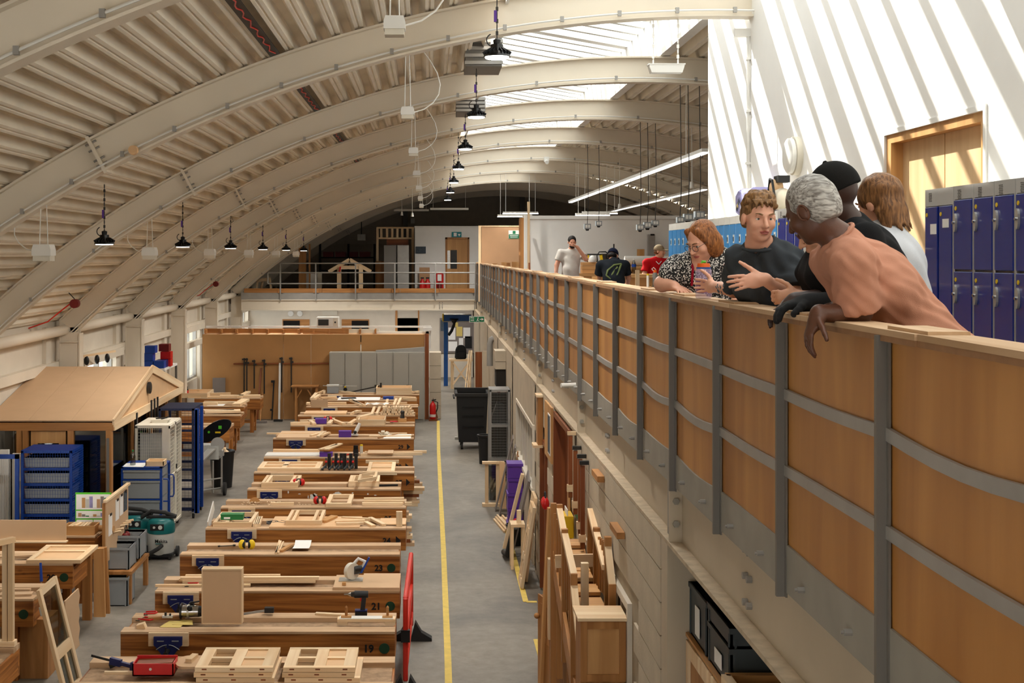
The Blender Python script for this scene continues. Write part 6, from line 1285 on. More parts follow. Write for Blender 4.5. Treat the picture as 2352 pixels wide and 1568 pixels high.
# window frame sample and brace pieces
g = thing('sample_window', 'small pine window frame standing by the wire locker', 'frame', (1.15, 23.2, 0)); Y = 23.15; a, b = PX(1118, Y), PX(1143, Y); zt = PZ(1062, Y)
for x in (a, b): build(MB().box(x-.03, x+.03, Y-.03, Y+.03, .03, zt-.02), 'stile', 'pine_z', g)
stick('head', (a-.08, Y, zt), (b+.12, Y, zt), .12, .04, 'pine_x', g); stick('sill', (a-.08, Y, .025), (b+.08, Y, .025), .16, .05, 'pine_x', g); build(MB().box(a+.03, b-.03, Y-.005, Y+.005, .1, zt-.05), 'pane', 'pane_dark', g)
tag(build(MB().prism([(1.24, 22.9, .0), (1.36, 22.9, .0), (1.34, 22.95, .8), (1.24, 22.95, .82)], (0, .04, 0)), 'curved_brace', 'pine_board'), 'shaped tan brace leaning beside the sample window', 'timber')
# grey boards leaning
for k, (yb, xb, xt, L, m) in enumerate(((22.75, 1.16, 1.45, 1.32, 'grey_board'), (22.35, 1.21, 1.46, 1.22, 'grey_board'))):
    tag(stick('leaning_board', (xb, yb, .012), (xt, yb-.28, L), .20, .018, m, up=(-1, 0, .3)), ('wide grey board', 'narrower grey board')[k]+' leaning on the wall below the windows', 'board', 'grey boards below the windows')
for k in range(3): tag(stick('leaning_board', (1.40, 21.9-.13*k, .012), (1.47, 21.6-.13*k, 1.2-.05*k), .06, .02, 'honey_x', up=(-1, 0, .1)), 'thin brown board leaning behind the grey boards', 'board', 'brown boards behind the grey boards')
for k in range(9): p = Vector((1.09+.028*k, 21.9-.01*k, .02+.035*(k % 3))); tag(stick('offcut_stick', p, p+Vector((.12, -1.0, 0)), .028, .03, 'pine_x'), 'pine stick in the bundle lying on the floor', 'timber', 'floor bundle of pine sticks')
for k in range(5):                                  # purple boxes
    z0 = k*.235; w = .0 if k % 2 else .008; g = thing('storage_box', ('lowest purple box', 'second purple box', 'middle purple box', 'fourth purple box', 'top purple box')[k]+' in the stack against the block wall', 'box', (1.36, 20.7, z0), 'stack of purple boxes')
    build(MB().box(1.25-w, 1.475, 20.5, 20.85, z0+.002, z0+.19), 'body', 'purple', g); build(MB().box(1.24-w, 1.48, 20.48, 20.86, z0+.19, z0+.232), 'lid', 'purple', g)
c = Vector((PX(1184, 20.0), 20.05, 0)); g = thing('bucket', 'black bucket with red tools in front of the purple boxes', 'bucket', c); build(MB().lathe([(.11, 0), (.14, .3), (.15, .3), (.15, .32), (.13, .32), (.12, .27), (.0001, .27)], c, 20), 'bucket_body', 'black', g, True); build(MB().sphere(c+Vector((.02, 0, .34)), (.07, .06, .07), 10, 6), 'tool', 'red', g, True); build(MB().sphere(c+Vector((-.05, .03, .33)), (.06, .05, .06), 10, 6), 'ball', 'black', g, True)
# lilac board with timber edge, leaning doors
def lean(label, yb, xb, yt, xt, L, w, m, nm='leaning_sheet', t=.03, cat='panel'): return tag(stick(nm, (xb, yb, .02), (xt, yt, L), w, t, m, up=(-1, 0, .25)), label, cat)
lean('grey-blue panel leaning in front of the purple boxes', 19.4, 1.22, 19.1, 1.46, 1.22, .42, 'grey_board'); lean('timber-edged strip leaning beside the grey-blue panel', 19.75, 1.14, 19.5, 1.40, 1.18, .07, 'pine_x', t=.05, cat='timber')
tag(build(MB().tube([(1.12, 19.35, .05), (1.15, 19.0, .09), (1.24, 18.9, .5)], .05, 12), 'grey_pipe', 'dark_steel', None, True), 'dark grey pipe standing on the floor beside the leaning doors', 'pipe')
def lean_door(label, yb, xb, xt, H, w, m='pine_x', holes=3):
    g = thing('panelled_door', label, 'door blank', ((xb+xt)/2, yb, 0)); B = Vector((xb, yb, .02)); T = Vector((xt, yb-.05, H)); up = (T-B).normalized(); acr = Vector((0, 1, 0)); n = acr.cross(up)
    st = lambda nm, p, q, ww: stick(nm, p, q, ww, .04, m, g, up=n)
    for s in (0, w-.08): st('stile', B+acr*(s+.04), T+acr*(s+.04), .08)
    for f in [0.04]+[i/(holes) for i in range(1, holes)]+[.96]: p = B.lerp(T, f); st('rail', p+acr*.08, p+acr*(w-.08), .10)
    p, q = B.lerp(T, .08), B.lerp(T, .94); st('mullion', p+acr*w/2, q+acr*w/2, .06)
    return g
lean_door('pale panelled door blank leaning outermost against the block wall', 17.35, 1.24, 1.40, 1.10, .5); lean_door('pale panelled door blank leaning behind the outermost one', 17.7, 1.32, 1.45, 1.16, .55)
g = thing('wooden_stool', 'small pine stand with a post on it behind the leaning doors', 'stand', (1.25, 18.5, 0)); build(MB().box(1.16, 1.36, 18.45, 18.75, .60, .64), 'top', 'pine_x', g)
for x in (1.18, 1.34):
    for y in (18.48, 18.72): build(MB().box(x-.02, x+.02, y-.02, y+.02, 0, .6), 'leg', 'pine_z', g)
build(MB().box(1.25, 1.31, 18.55, 18.61, .64, .82), 'post', 'pine_z', g)
c = Vector((1.42, 15.95, 1.42)); g = thing('ear_defenders', 'red and black ear defenders hanging by the red-brown door', 'ear defenders', c); build(MB().sphere(c+Vector((0, -.05, 0)), (.05, .04, .075), 10, 6).sphere(c+Vector((0, .05, 0)), (.05, .04, .075), 10, 6), 'cup', 'red', g, True); build(MB().tube([c+Vector((0, -.06, .04)), c+Vector((0, -.03, .13)), c+Vector((0, .03, .13)), c+Vector((0, .06, .04))], .012, 6), 'headband', 'black', g, True)
# wall fixtures
g = thing('wall_box', 'tall honey-wood box fixed high on the block wall', 'box', (1.42, 17.1, 1.95)); Y = 17.0; build(MB().box(1.42, WX, Y, Y+.25, PZ(1022, Y), PZ(912, Y)), 'box_body', 'honey_z', g); build(MB().box(1.40, WX, Y-.02, Y+.27, PZ(912, Y), PZ(907, Y)), 'trim_board', 'pine_x', g); build(MB().box(1.36, WX, Y-.02, Y+.27, PZ(1028, Y), PZ(1022, Y)), 'trim_board', 'pine_x', g)
g = thing('notice_board', 'brown notice board with a framed print beside the red-brown door', 'notice board', (WX, 16.0, 2.0)); build(MB().box(WX-.025, WX, 15.6, 16.5, 1.95, 2.62), 'board', 'oak_z', g); build(MB().box(WX-.032, WX-.025, 15.72, 15.98, 2.05, 2.5), 'print', 'print', g); build(MB().box(WX-.03, WX-.025, 15.70, 16.0, 2.03, 2.52), 'mount', 'paper', g)
g = thing('file_holder', 'yellow file holder with papers fixed on the block wall', 'file holder', (1.44, 13.4, 1.5)); Y = 13.4; build(MB().box(1.37, WX, Y, Y+.3, PZ(1236, Y), PZ(1186, Y)), 'holder', 'tote_yellow', g); build(MB().box(1.42, 1.43, Y+.03, Y+.27, PZ(1190, Y), PZ(1172, Y)), 'papers', 'paper', g); build(MB().box(WX-.012, WX, Y+.31, Y+.5, 1.35, 2.0), 'back_board', 'oak_z', g)
g = thing('exit_notice', 'green safety notice on the block wall above the stair samples', 'sign', (WX, 13.2, 1.75)); build(MB().box(WX-.008, WX, 12.95, 13.35, PZ(1172, 13.15), PZ(1138, 13.15)), 'plate', 'plastic_white', g); build(MB().box(WX-.01, WX-.008, 12.97, 13.33, 1.89, 2.04).box(WX-.01, WX-.008, 12.97, 13.33, 1.82, 1.87), 'green_field', 'sign_green', g)
for k, (y, zt, zb, m) in enumerate(((13.2, 2.68, 2.0, 'red_wood_z'), (12.75, 2.60, 1.92, 'red_wood_z'), (12.35, 2.58, 1.80, 'red_wood_z'), (12.15, 2.55, 1.72, 'red_wood_z'))):
    g = thing('sash_clamp', 'wooden bar clamp hanging on the block wall', 'clamp', (1.42, y, zb), 'clamps hung on the block wall'); build(MB().box(1.41, 1.45, y-.02, y+.02, zb, zt-.06), 'bar', m, g); build(MB().box(1.40, WX, y-.025, y+.025, zt-.05, zt-.015), 'head', ('pine_x', 'dark_steel', 'dark_steel', 'black')[k], g); build(MB().box(1.395, 1.46, y-.025, y+.025, zb+.06, zb+.13), 'jaw', 'pine_x', g)
for (y, z) in ((11.05, 2.55), (9.9, 2.32)): tag(stick('wall_batten', (WX-.03, y, z), (WX-.03, y+.4, z), .06, .05, 'honey_x'), ('honey batten fixed to the block wall above the stair samples' if y > 10.5 else 'honey batten fixed to the block wall beside the column'), 'timber')
tag(build(MB().cyl((WX+.06, 13.55, 3.1), (WX-.12, 13.5, 3.1), .025, n=10), 'wall_nozzle', 'plastic_white', None, True), 'short white nozzle sticking out of the edge beam', 'nozzle')
# ---- stair samples: newels, strings, treads, handrails
g = thing('stair_sample', 'pine sample staircase with newel posts and handrails by the block wall', 'staircase', (1.3, 11.2, 0))
def post(x, yt, Y, zb, s=.055, m='honey_z'):
    X = PX(x, Y); build(MB().box(X-s/2, X+s/2, Y-s/2, Y+s/2, zb, PZ(yt, Y)), 'newel_post', m, g); return Vector((X, Y, PZ(yt, Y)))
A_ = post(1271, 1155, 12.3, .3); B_ = post(1285, 1158, 12.2, .5); C_ = post(1297, 1214, 11.4, .9); D_ = post(1318, 1316, 10.6, .9); G_ = post(1370, 1211, 11.35, 1.2); H_ = post(1396, 1232, 10.6, 1.2); I_ = post(1406, 1340, 10.3, 1.0); J_ = post(1356, 1172, 11.9, 1.4); E_ = post(1343, 1292, 10.7, .9, .06, 'pine_z')
for p, q in ((B_+Vector((0, 0, -.05)), C_+Vector((.0, .05, -.06))), (C_+Vector((0, 0, -.05)), D_+Vector((0, 0, -.02))), (J_, G_+Vector((0, 0, -.08))), (G_+Vector((0, 0, -.05)), H_+Vector((-.02, 0, -.25))), (H_+Vector((0, 0, -.08)), I_+Vector((0, 0, -.02))), (D_+Vector((0, 0, -.10)), Vector((1.17, 9.9, 1.25)))):
    stick('handrail', p, q, .055, .045, 'pine_x', g)
for (p, q, n, l) in ((C_, D_, 4, .5), (G_, H_, 6, .45), (A_, C_, 4, .6)):
    for i in range(n):
        t = (i+.7)/(n+.4); u = p.lerp(q, t); build(MB().box(u.x-.012, u.x+.012, u.y-.012, u.y+.012, u.z-l-.05, u.z-.06), 'baluster', 'honey_z', g)
for (xa, ya, za, xb, yb, zb) in ((1.18, 12.4, 1.85, 1.18, 9.8, .75), (1.455, 12.4, 1.85, 1.455, 9.9, .85)): stick('string', (xa, ya, za-.25), (xb, yb, zb-.1), .03, .22, 'honey_x', g)
for k, (x0, x1, y, Y) in enumerate(((1307, 1337, 1251, 12.3), (1312, 1352, 1276, 12.0), (1323, 1353, 1308, 11.75), (1324, 1366, 1326, 11.5), (1324, 1392, 1358, 11.05), (1325, 1395, 1390, 10.75))):
    z = PZ(y, Y); build(MB().box(1.19, 1.45, Y-.02, Y+.26, z-.03, z), 'tread', 'oak_x', g); build(MB().box(1.19, 1.45, Y+.02, Y+.04, z-.2, z-.03), 'riser', 'red_wood_x', g)
stick('landing_rail', W(1275, 1289, 11.5), W(1364, 1286, 11.5), .03, .11, 'pine_x', g)
g = thing('newel_offcut', 'thick pale pine newel blank standing in front of the stair sample', 'timber', (PX(1269, 12.6), 12.6, 0)); Y = 12.6; X = PX(1269, Y); build(MB().box(X-.045, X+.045, Y-.045, Y+.045, .75, PZ(1282, Y)), 'blank', 'pine_z', g); build(MB().box(X+.045, X+.12, Y-.03, Y+.03, PZ(1363, Y), PZ(1348, Y)).box(X+.045, X+.12, Y-.03, Y+.03, PZ(1422, Y), PZ(1400, Y)), 'cross_piece', 'pine_x', g); build(MB().box(X-.03, X+.03, Y-.03, Y+.03, 0, .75), 'stub', 'honey_z', g)
tag(stick('leaning_board', (PX(1250, 13.0), 13.2, .02), W(1267, 1165, 13.0), .08, .04, 'oak_x'), 'slim oak board leaning against the newel posts', 'timber')
# corner cupboard with doors and knobs
Y = 13.35; X0 = PX(1240, Y); zt = 1.0
g = thing('corner_cupboard', 'honey-wood cupboard with panelled doors and round knobs below the stair sample', 'cupboard', (1.3, 13.0, 0))
P = [Vector((X0, 13.35, 0)), Vector((X0+.16, 12.75, 0)), Vector((X0+.27, 12.0, 0))]
build(MB().prism([(X0+.02, 13.4, .0), (X0+.18, 12.75, 0), (X0+.30, 11.9, 0), (WX-.01, 11.9, 0), (WX-.01, 13.4, 0)], (0, 0, .97)), 'carcass', 'honey_z', g)
for k in range(2):
    p, q = P[k], P[k+1]; n = (q-p).cross(Vector((0, 0, 1))).normalized(); 
    if n.x > 0: n = -n
    d = build(MB().bar(p+Vector((0, 0, .5))+n*.012, q+Vector((0, 0, .5))+n*.012, .02, .98), 'door', 'honey_z', g)
    for za, zb in ((.08, .55), (.62, .92)):
        f0, f1 = p.lerp(q, .14), p.lerp(q, .86); build(MB().bar(f0+Vector((0, 0, (za+zb)/2))+n*.024, f1+Vector((0, 0, (za+zb)/2))+n*.024, .006, zb-za), 'raised_panel', 'honey_z', d)
    c = p.lerp(q, .08)+Vector((0, 0, .78))+n*.05; build(MB().sphere(c, .03, 12, 8), 'knob', 'honey_x', d, True)
    for z in (.2, .8): c = q+Vector((0, 0, z))+n*.026; build(MB().bar(c-Vector((0, 0, .03)), c+Vector((0, 0, .03)), .05, .006, up=n), 'hinge', 'alu', d)
# small cabinet with a framed panel
Y = 9.75; a, b = PX(1330, Y), PX(1445, Y); zt = PZ(1425, Y)
g = thing('pine_cabinet', 'pine bedside cabinet with a framed panel front and a drawer', 'cabinet', ((a+b)/2, Y+.15, 0)); b = min(b, WX-.005)
build(MB().box(a+.012, b-.012, Y+.02, Y+.33, .0, zt), 'carcass', 'honey_z', g); build(MB().box(a-.012, b, Y-.02, Y+.34, zt, zt+.022), 'top', 'pine_x', g)
d = build(MB().box(a+.03, b-.03, Y+.005, Y+.02, zt-.43, zt-.03), 'panel', 'oak_z', g)
for (x0, x1, z0, z1) in ((a+.01, a+.06, zt-.45, zt-.005), (b-.06, b-.01, zt-.45, zt-.005), (a+.06, b-.06, zt-.06, zt-.005), (a+.06, b-.06, zt-.45, zt-.40)): build(MB().box(x0, x1, Y-.008, Y+.006, z0, z1), 'frame_member', 'honey_z', d)
build(MB().box(a+.015, b-.015, Y-.005, Y+.02, zt-.64, zt-.47), 'drawer', 'pine_x', g); build(MB().sphere(((a+b)/2, Y-.02, zt-.55), .02, 10, 6), 'knob', 'honey_x', g, True)
c = Vector((PX(1450, 9.2), 9.3, 1.15)); g = thing('wrapped_bundle', 'silver foil bundle and blue cloth on a ledge beside the pine cabinet', 'bundle', c); mb = MB(); mb.sphere(c+Vector((0, 0, .04)), (.09, .12, .14), 14, 8); build(mb, 'foil', 'steel', g, True); build(MB().box(c.x-.16, c.x-.02, c.y-.1, c.y+.1, c.z-.1, c.z+.02), 'cloth', 'crane_blue', g); build(MB().box(c.x-.12, c.x+.02, c.y-.1, c.y+.12, 0, c.z-.1), 'plinth', 'oak_z', g)
# ---- open bay under the mezzanine: cupboards, crates and a tabletop
def bay_x(x, Y): return PX(x, Y)
for k, (x0, z1, Y, Ye, z0) in enumerate(((0, 2.42, 7.62, 8.12, 0), (0, 2.33, 7.03, 7.58, 0))):
    X0 = 1.625; z0 = 2.105
    crate(X0, X0+.36, Y, Ye, z0, z1, 'crate_dark', ('dark grey labelled crate on the store cupboards, beside the column', 'dark grey labelled crate on the store cupboards, with a second tray on it')[k], lbl=True)
    if k: crate(X0, X0+.36, Y, Ye, z1+.002, z1+.11, 'crate_dark', 'shallow dark tray stacked on a labelled crate in the store bay')
zc = 2.10
g = thing('store_cupboard', 'row of pine store cupboards under the mezzanine', 'cupboard', (1.9, 7.2, 0)); X0 = 1.60
build(MB().box(X0+.03, X0+.5, 6.0, 8.12, 0, zc), 'carcass', 'honey_z', g); build(MB().box(X0, X0+.52, 6.0, 8.14, zc-.02, zc), 'top', 'oak_y', g)
for k in range(3):
    y0 = 8.1-(k+1)*.70; d = build(MB().box(X0+.005, X0+.03, y0+.01, y0+.69, .05, zc-.03), 'door', 'honey_z', g)
    for (ya, yb, za, zb) in ((y0+.01, y0+.09, .05, zc-.03), (y0+.61, y0+.69, .05, zc-.03), (y0+.09, y0+.61, zc-.12, zc-.03), (y0+.09, y0+.61, .05, .15)): build(MB().box(X0-.008, X0+.006, ya, yb, za, zb), 'door_stile', 'pine_z', d)
    build(MB().box(X0-.012, X0-.004, y0+.34, y0+.40, zc-.4, zc-.2) if k == 1 else MB().box(X0-.02, X0-.008, y0+.05, y0+.075, zc-.35, zc-.2), 'handle', 'black', d)
build(MB().box(X0-.004, X0+.002, 7.7, 7.9, zc-.75, zc-.45), 'notice', 'paper', g)
g = thing('table_top', 'upturned pine table top with panelled underside in the store bay', 'table top', (1.75, 6.2, 1.9)); Y = 6.95; p0 = Vector((1.58, 6.95, 2.21)); 
stick('edge', p0+Vector((0, 0, -.03)), p0+Vector((.0, -1.8, -.03)), .05, .08, 'pine_x', g); stick('end', p0+Vector((0, 0, -.03)), p0+Vector((.5, 0, -.03)), .05, .08, 'oak_x', g); build(MB().box(p0.x+.03, p0.x+.5, p0.y-1.8, p0.y-.03, p0.z-.06, p0.z-.03), 'panel', 'oak_y', g)
for k in range(2): y = p0.y-.35-.6*k; build(MB().box(p0.x+.08, p0.x+.4, y-.2, y+.2, p0.z-.03, p0.z-.012), 'raised_panel', 'honey_y', g)
g2 = thing('trestle', 'dark trestle carrying the table top in the store bay', 'trestle', (1.8, 6, 0)); 
for y in (5.1, 5.9): build(MB().box(p0.x+.06, p0.x+.12, y-.03, y+.03, 0, p0.z-.06).box(p0.x+.38, p0.x+.44, y-.03, y+.03, 0, p0.z-.06), 'leg', 'honey_z', g2)
# ---- red plastic barrier with black feet
Y = 14.35; g = thing('safety_barrier', 'red plastic safety barrier with black feet seen end-on by bench 21', 'barrier', (-.15, 14.4, 0)); P0 = W(935, 1430, 13.2); 
XA, XB = PX(936, 13.6), PX(944, 15.6)
A0 = Vector((-.235, 13.15, 0)); A1 = Vector((-.205, 15.1, 0)); d = (A1-A0).normalized()
build(MB().bar(A0+Vector((0, 0, .16)), A0+Vector((0, 0, 1.0)), .05, .05, up=d), 'upright', 'barrier_red', g, bevel=.012); build(MB().bar(A1+Vector((0, 0, .16)), A1+Vector((0, 0, 1.0)), .05, .05, up=d), 'upright', 'barrier_red', g, bevel=.012)
for z in (.3, .62, .98): build(MB().bar(A0+Vector((0, 0, z)), A1+Vector((0, 0, z)), .05, .07), 'rail', 'barrier_red', g, bevel=.012)
build(MB().bar(A0+Vector((0, -.01, .56)), A0+Vector((0, -.01, .68)), .09, .06, up=d), 'connector', 'black', g)
for k in range(6): p = A0.lerp(A1, (k+1)/7); build(MB().bar(p+Vector((0, 0, .3)), p+Vector((0, 0, .62)), .03, .03), 'slat', 'barrier_red', g)
for p in (A0, A1):
    for s in (-1, 1):
        pts = [(p.x, p.y-.06, .02), (p.x+s*.05, p.y-.06, .22), (p.x+s*.12, p.y-.06, .1), (p.x+s*.24, p.y-.06, .03), (p.x+s*.24, p.y-.06, 0), (p.x, p.y-.06, 0)]; build(MB().prism(pts, (0, .12, 0)), 'foot', 'rubber', g)
# ---- far right of the ground floor: jib crane, saw bench, brooms, panels
Y = 44.4; X = PX(1024, Y); g = thing('jib_crane', 'blue jib crane with a hazard-striped arm in the far room', 'crane', (X, Y, 0)); build(MB().box(X-.07, X+.07, Y-.07, Y+.07, 0, PZ(738, Y)), 'mast', 'crane_blue', g); build(MB().box(PX(1018, Y), 1.45, Y-.08, Y+.08, PZ(738, Y), PZ(722, Y)), 'arm', 'crane_blue', g); build(MB().box(PX(1016, Y), PX(1019, Y), Y-.1, Y+.1, PZ(738, Y), PZ(720, Y)), 'end_plate', 'yellow', g); build(MB().box(PX(1018, Y), 1.45, Y-.1, Y+.1, PZ(723, Y), PZ(721, Y)).box(PX(1018, Y), 1.45, Y-.1, Y+.1, PZ(739, Y), PZ(737, Y)), 'flange', 'vac_grey', g)
build(MB().lathe([(.16, .12), (.14, .16), (.05, .0), (.03, -.1)], W(1043, 742, Y-.1), 14), 'hoist', 'black', g, True); build(MB().tube([W(1043, 745, Y-.1), W(1037, 760, Y-.1), W(1030, 770, Y-.1)], .05, 8), 'hook', 'black', g, True)
Y = 43.6; g = thing('saw_bench', 'pine trestle bench with crossed legs in the far room', 'bench', (PX(1060, Y), Y, 0)); a, b = PX(1032, Y), PX(1085, Y); zt = .95; stick('top', (a, Y, zt), (b, Y, zt), .6, .06, 'pine_x', g)
for x in (a+.1, b-.1): build(MB().box(x-.05, x+.05, Y-.28, Y-.2, 0, zt-.03).box(x-.05, x+.05, Y+.2, Y+.28, 0, zt-.03), 'leg', 'pine_z', g)
stick('brace', (a+.12, Y-.24, .15), (b-.12, Y-.24, .88), .05, .1, 'pine_x', g, up=(0, 1, 0)); stick('brace', (a+.12, Y-.3, .88), (b-.12, Y-.3, .15), .05, .1, 'pine_x', g, up=(0, 1, 0)); stick('foot', (a+.1, Y-.24, .04), (a+.1, Y+.24, .04), .1, .06, 'pine_x', g)
c = Vector((PX(1058, Y), Y, zt+.03)); g = thing('backpack', 'black backpack on the crossed-leg bench in the far room', 'bag', c); build(MB().prism([c+Vector(p) for p in ((-.2, -.1, .005), (.2, -.1, .005), (.19, -.1, .34), (.1, -.1, .46), (-.08, -.1, .46), (-.17, -.1, .34))], (0, .2, 0)), 'main_bag', 'fabric_black', g, bevel=.04); build(MB().box(c.x-.14, c.x+.14, c.y-.16, c.y-.1, c.z+.02, c.z+.22), 'pocket', 'fabric_black', g, bevel=.02)
for k, (xt, xb) in enumerate(((1078, 1056), (1082, 1062), (1084, 1070))): 
    Yk = 31.5+.25*k; g = thing('broom', 'long-handled broom leaning head-up by the big black bin', 'broom', (PX(xb, Yk), Yk, 0), 'brooms by the big bin'); build(MB().cyl((PX(xb, Yk), Yk, .03), W(xt, 805, 33.5+.2*k), .016, n=6), 'handle', 'pine_z', g); build(MB().box(PX(xb, Yk)-.12, PX(xb, Yk)+.12, Yk-.04, Yk+.04, 0, .06), 'head', 'vac_grey', g)
for (x0, x1, y0, Y, m, lb) in ((1092, 1109, 808, 33.0, 'red_wood_z', 'reddish panel leaning at the far end of the block wall'), (1109, 1124, 806, 32.2, 'block', 'pale slab standing beside the reddish panel')): tag(build(MB().box(PX(x0, Y), PX(x1, Y)-.02, Y, Y+.06, 0, PZ(y0, Y)), 'standing_panel', m), lb, 'panel')
g = thing('wall_pipe', 'grey downpipe elbow on the block wall under the far balustrade', 'pipe', (1.4, 30, 1.9)); build(MB().tube([(1.40, 30, 1.9), (1.40, 30, 2.4), (1.43, 30, 2.5), (1.49, 30, 2.53)], .07, 12), 'pipe', 'galv', g, True)
for k in range(2): tag(build(MB().box(WX-.02, WX, 27.2+k*.6, 27.5+k*.6, 1.45, 2.15), 'wall_poster', 'dark_red'), 'dark red poster strip on the block wall behind the duct box', 'poster', 'dark red posters')
g = thing('exit_sign', 'green fire exit sign with an arrow hanging below the balustrade end', 'sign', W(1095, 732, 35)); Y = 35; a, b = PX(1078, Y), PX(1113, Y); z0, z1 = PZ(740, Y), PZ(726, Y)
build(MB().box(a, b, Y, Y+.02, z0, z1), 'frame', 'plastic_white', g); build(MB().box(a+.012, b-.012, Y-.004, Y, z0+.012, z1-.012), 'plate', 'sign_green', g); text('lettering', 'Fire\nexit', .06, (a+.08, Y-.006, (z0+z1)/2+.01), FRONT, 'paper', g, off=.001)
xm = (a+b)/2+.03; build(MB().sphere((xm, Y-.006, z1-.04), .012, 8, 6).bar((xm, Y-.006, z1-.055), (xm-.015, Y-.006, z0+.06), .004, .022, up=(1, 0, 0)).bar((xm-.01, Y-.006, z0+.065), (xm+.03, Y-.006, z0+.03), .004, .012, up=(1, 0, 0)).bar((xm-.01, Y-.006, z0+.065), (xm-.04, Y-.006, z0+.03), .004, .012, up=(1, 0, 0)), 'running_figure', 'paper', g)
xa = b-.1; zm = (z0+z1)/2; build(MB().bar((xa-.03, Y-.006, zm), (xa+.03, Y-.006, zm), .004, .018).prism([(xa+.02, Y-.008, zm+.035), (xa+.075, Y-.008, zm), (xa+.02, Y-.008, zm-.035)], (0, .004, 0)), 'arrow', 'paper', g)
build(MB().cyl((b-.03, Y+.01, z1), (b-.03, Y+.01, 2.66), .01, n=6).cyl((b-.03, Y+.01, 2.66), (1.5, Y+.01, 2.66), .01, n=6), 'hanger', 'dark_steel', g)
# ================================================================== MEZZANINE: lockers, far rooms
LF = 2.95; ZT = 4.834
def lx(x): return LF*FPX/(x-CX)
def locker_bank(y0, y1, tiers, label, blue, body, top=.075, depth=.3, split=1, hasp=True, grp=None, vent='dots', zt=ZT):
    g = thing('locker', label, 'locker', (LF+depth/2, (y0+y1)/2, MZ), grp)
    build(MB().box(LF+.015, LF+depth-.004, y0, y1, MZ, zt), 'body', body, g)
    build(MB().box(LF, LF+.015, y0, y1, zt-top, zt).box(LF, LF+.015, y0, y0+.014, MZ, zt-top).box(LF, LF+.015, y1-.014, y1, MZ, zt-top), 'front_frame', body, g)
    zb = MZ+.10; H = (zt-top-zb)/tiers; wd = (y1-y0)/split
    for s in range(split):
        ya, yb = y0+s*wd+.014, y0+(s+1)*wd-.014
        for k in range(tiers):
            z1 = zt-top-k*H-.005; z0 = z1-H+.012
            d = build(MB().box(LF-.006, LF+.008, ya, yb, z0, z1), 'door', blue, g, bevel=.003)
            build(MB().cyl((LF-.009, yb-.03, z1-.045), (LF-.006, yb-.03, z1-.045), .012, n=14), 'number_disc', 'yellow', d)
            if hasp:
                zc = z1-.125; h_ = build(MB().prism([(LF-.006, yb-.033+.016*math.cos(t), zc+.044*math.sin(t)+.008*math.copysign(1, math.sin(t))) for t in np.linspace(0, 2*math.pi, 17)[:-1]], (-.012, 0, 0)), 'hasp', 'alu', d)
                build(MB().cyl((LF-.018, yb-.033, zc), (LF-.028, yb-.033, zc), .009, n=10), 'lock_loop', 'steel', d, True)
    mb = MB()
    ym = y1-.06
    for r in range(6):
        for q in range(4): mb.cyl((LF-.001, ym-.012*q-.004*(r % 2), zt-.025-.009*r), (LF+.001, ym-.012*q-.004*(r % 2), zt-.025-.009*r), .0035, n=5)
    v = build(mb, 'vent_holes', 'dark_steel', g); v['kind'] = 'stuff'
    return g
g = locker_bank(lx(2190), lx(2125), 1, 'two-door navy locker at the far end of the near bank', 'locker_blue', 'locker_grey', .10, split=2, hasp=False)
for (y, z, h) in ((7.62, 4.60, .06), (7.44, 4.63, .05)): build(MB().box(LF-.0075, LF-.006, y-.045, y+.045, z-h/2, z+h/2), 'torn_sticker', 'paper', g)
ed = [2190, 2236, 2283, 2332, 2384, 2440]; nm_ = ['next to the two-door locker', 'second from the two-door locker', 'third from the two-door locker', 'fourth from the two-door locker', 'fifth from the two-door locker']
for i in range(5): locker_bank(lx(ed[i+1]), lx(ed[i])-.004, 4, 'navy four-tier locker with steel hasps, '+nm_[i], 'locker_blue', 'locker_grey', grp='near navy lockers')
y = 11.05; k = 0
while y < 15.85:
    g = thing('locker', 'sky-blue full-height locker in the row beyond the people', 'locker', (LF+.15, y+.12, MZ), 'sky-blue lockers'); y1 = y+.245
    build(MB().box(LF+.015, LF+.296, y, y1, MZ, ZT-.01), 'body', 'locker_white', g); build(MB().box(LF, LF+.015, y, y1, ZT-.085, ZT-.01).box(LF, LF+.015, y, y+.012, MZ, ZT-.085).box(LF, LF+.015, y1-.012, y1, MZ, ZT-.085), 'front_frame', 'locker_white', g)
    d = build(MB().box(LF-.006, LF+.008, y+.014, y1-.014, MZ+.1, ZT-.09), 'door', 'locker_sky', g); build(MB().box(LF-.012, LF-.006, y+.03, y+.075, ZT-.27, ZT-.19), 'handle', 'locker_white', d); build(MB().box(LF-.014, LF-.012, y+.04, y+.065, ZT-.255, ZT-.21), 'latch', 'black', d)
    y += .25; k += 1
for i in range(3): locker_bank(10.28+.25*i, 10.525+.25*i, 2, 'indigo locker between the sky-blue row and the white wall door', 'locker_blue', 'locker_grey', hasp=False, grp='indigo lockers')
c = Vector((3.08, 12.35, ZT)); g = thing('duffel_bag', 'lilac and white patterned bag on top of the sky-blue lockers', 'bag', c)
mb = MB(); r5 = random.Random(9); N = 8
mb.prism([(c.x-.1, c.y-.30, c.z), (c.x-.1, c.y+.36, c.z), (c.x-.1, c.y+.40, c.z+.2), (c.x-.08, c.y+.3, c.z+.26), (c.x-.08, c.y+.1, c.z+.235), (c.x-.08, c.y-.2, c.z+.25), (c.x-.1, c.y-.3, c.z+.14)], (.22, 0, 0)); build(mb, 'bag_body', 'lilac', g, bevel=.03)
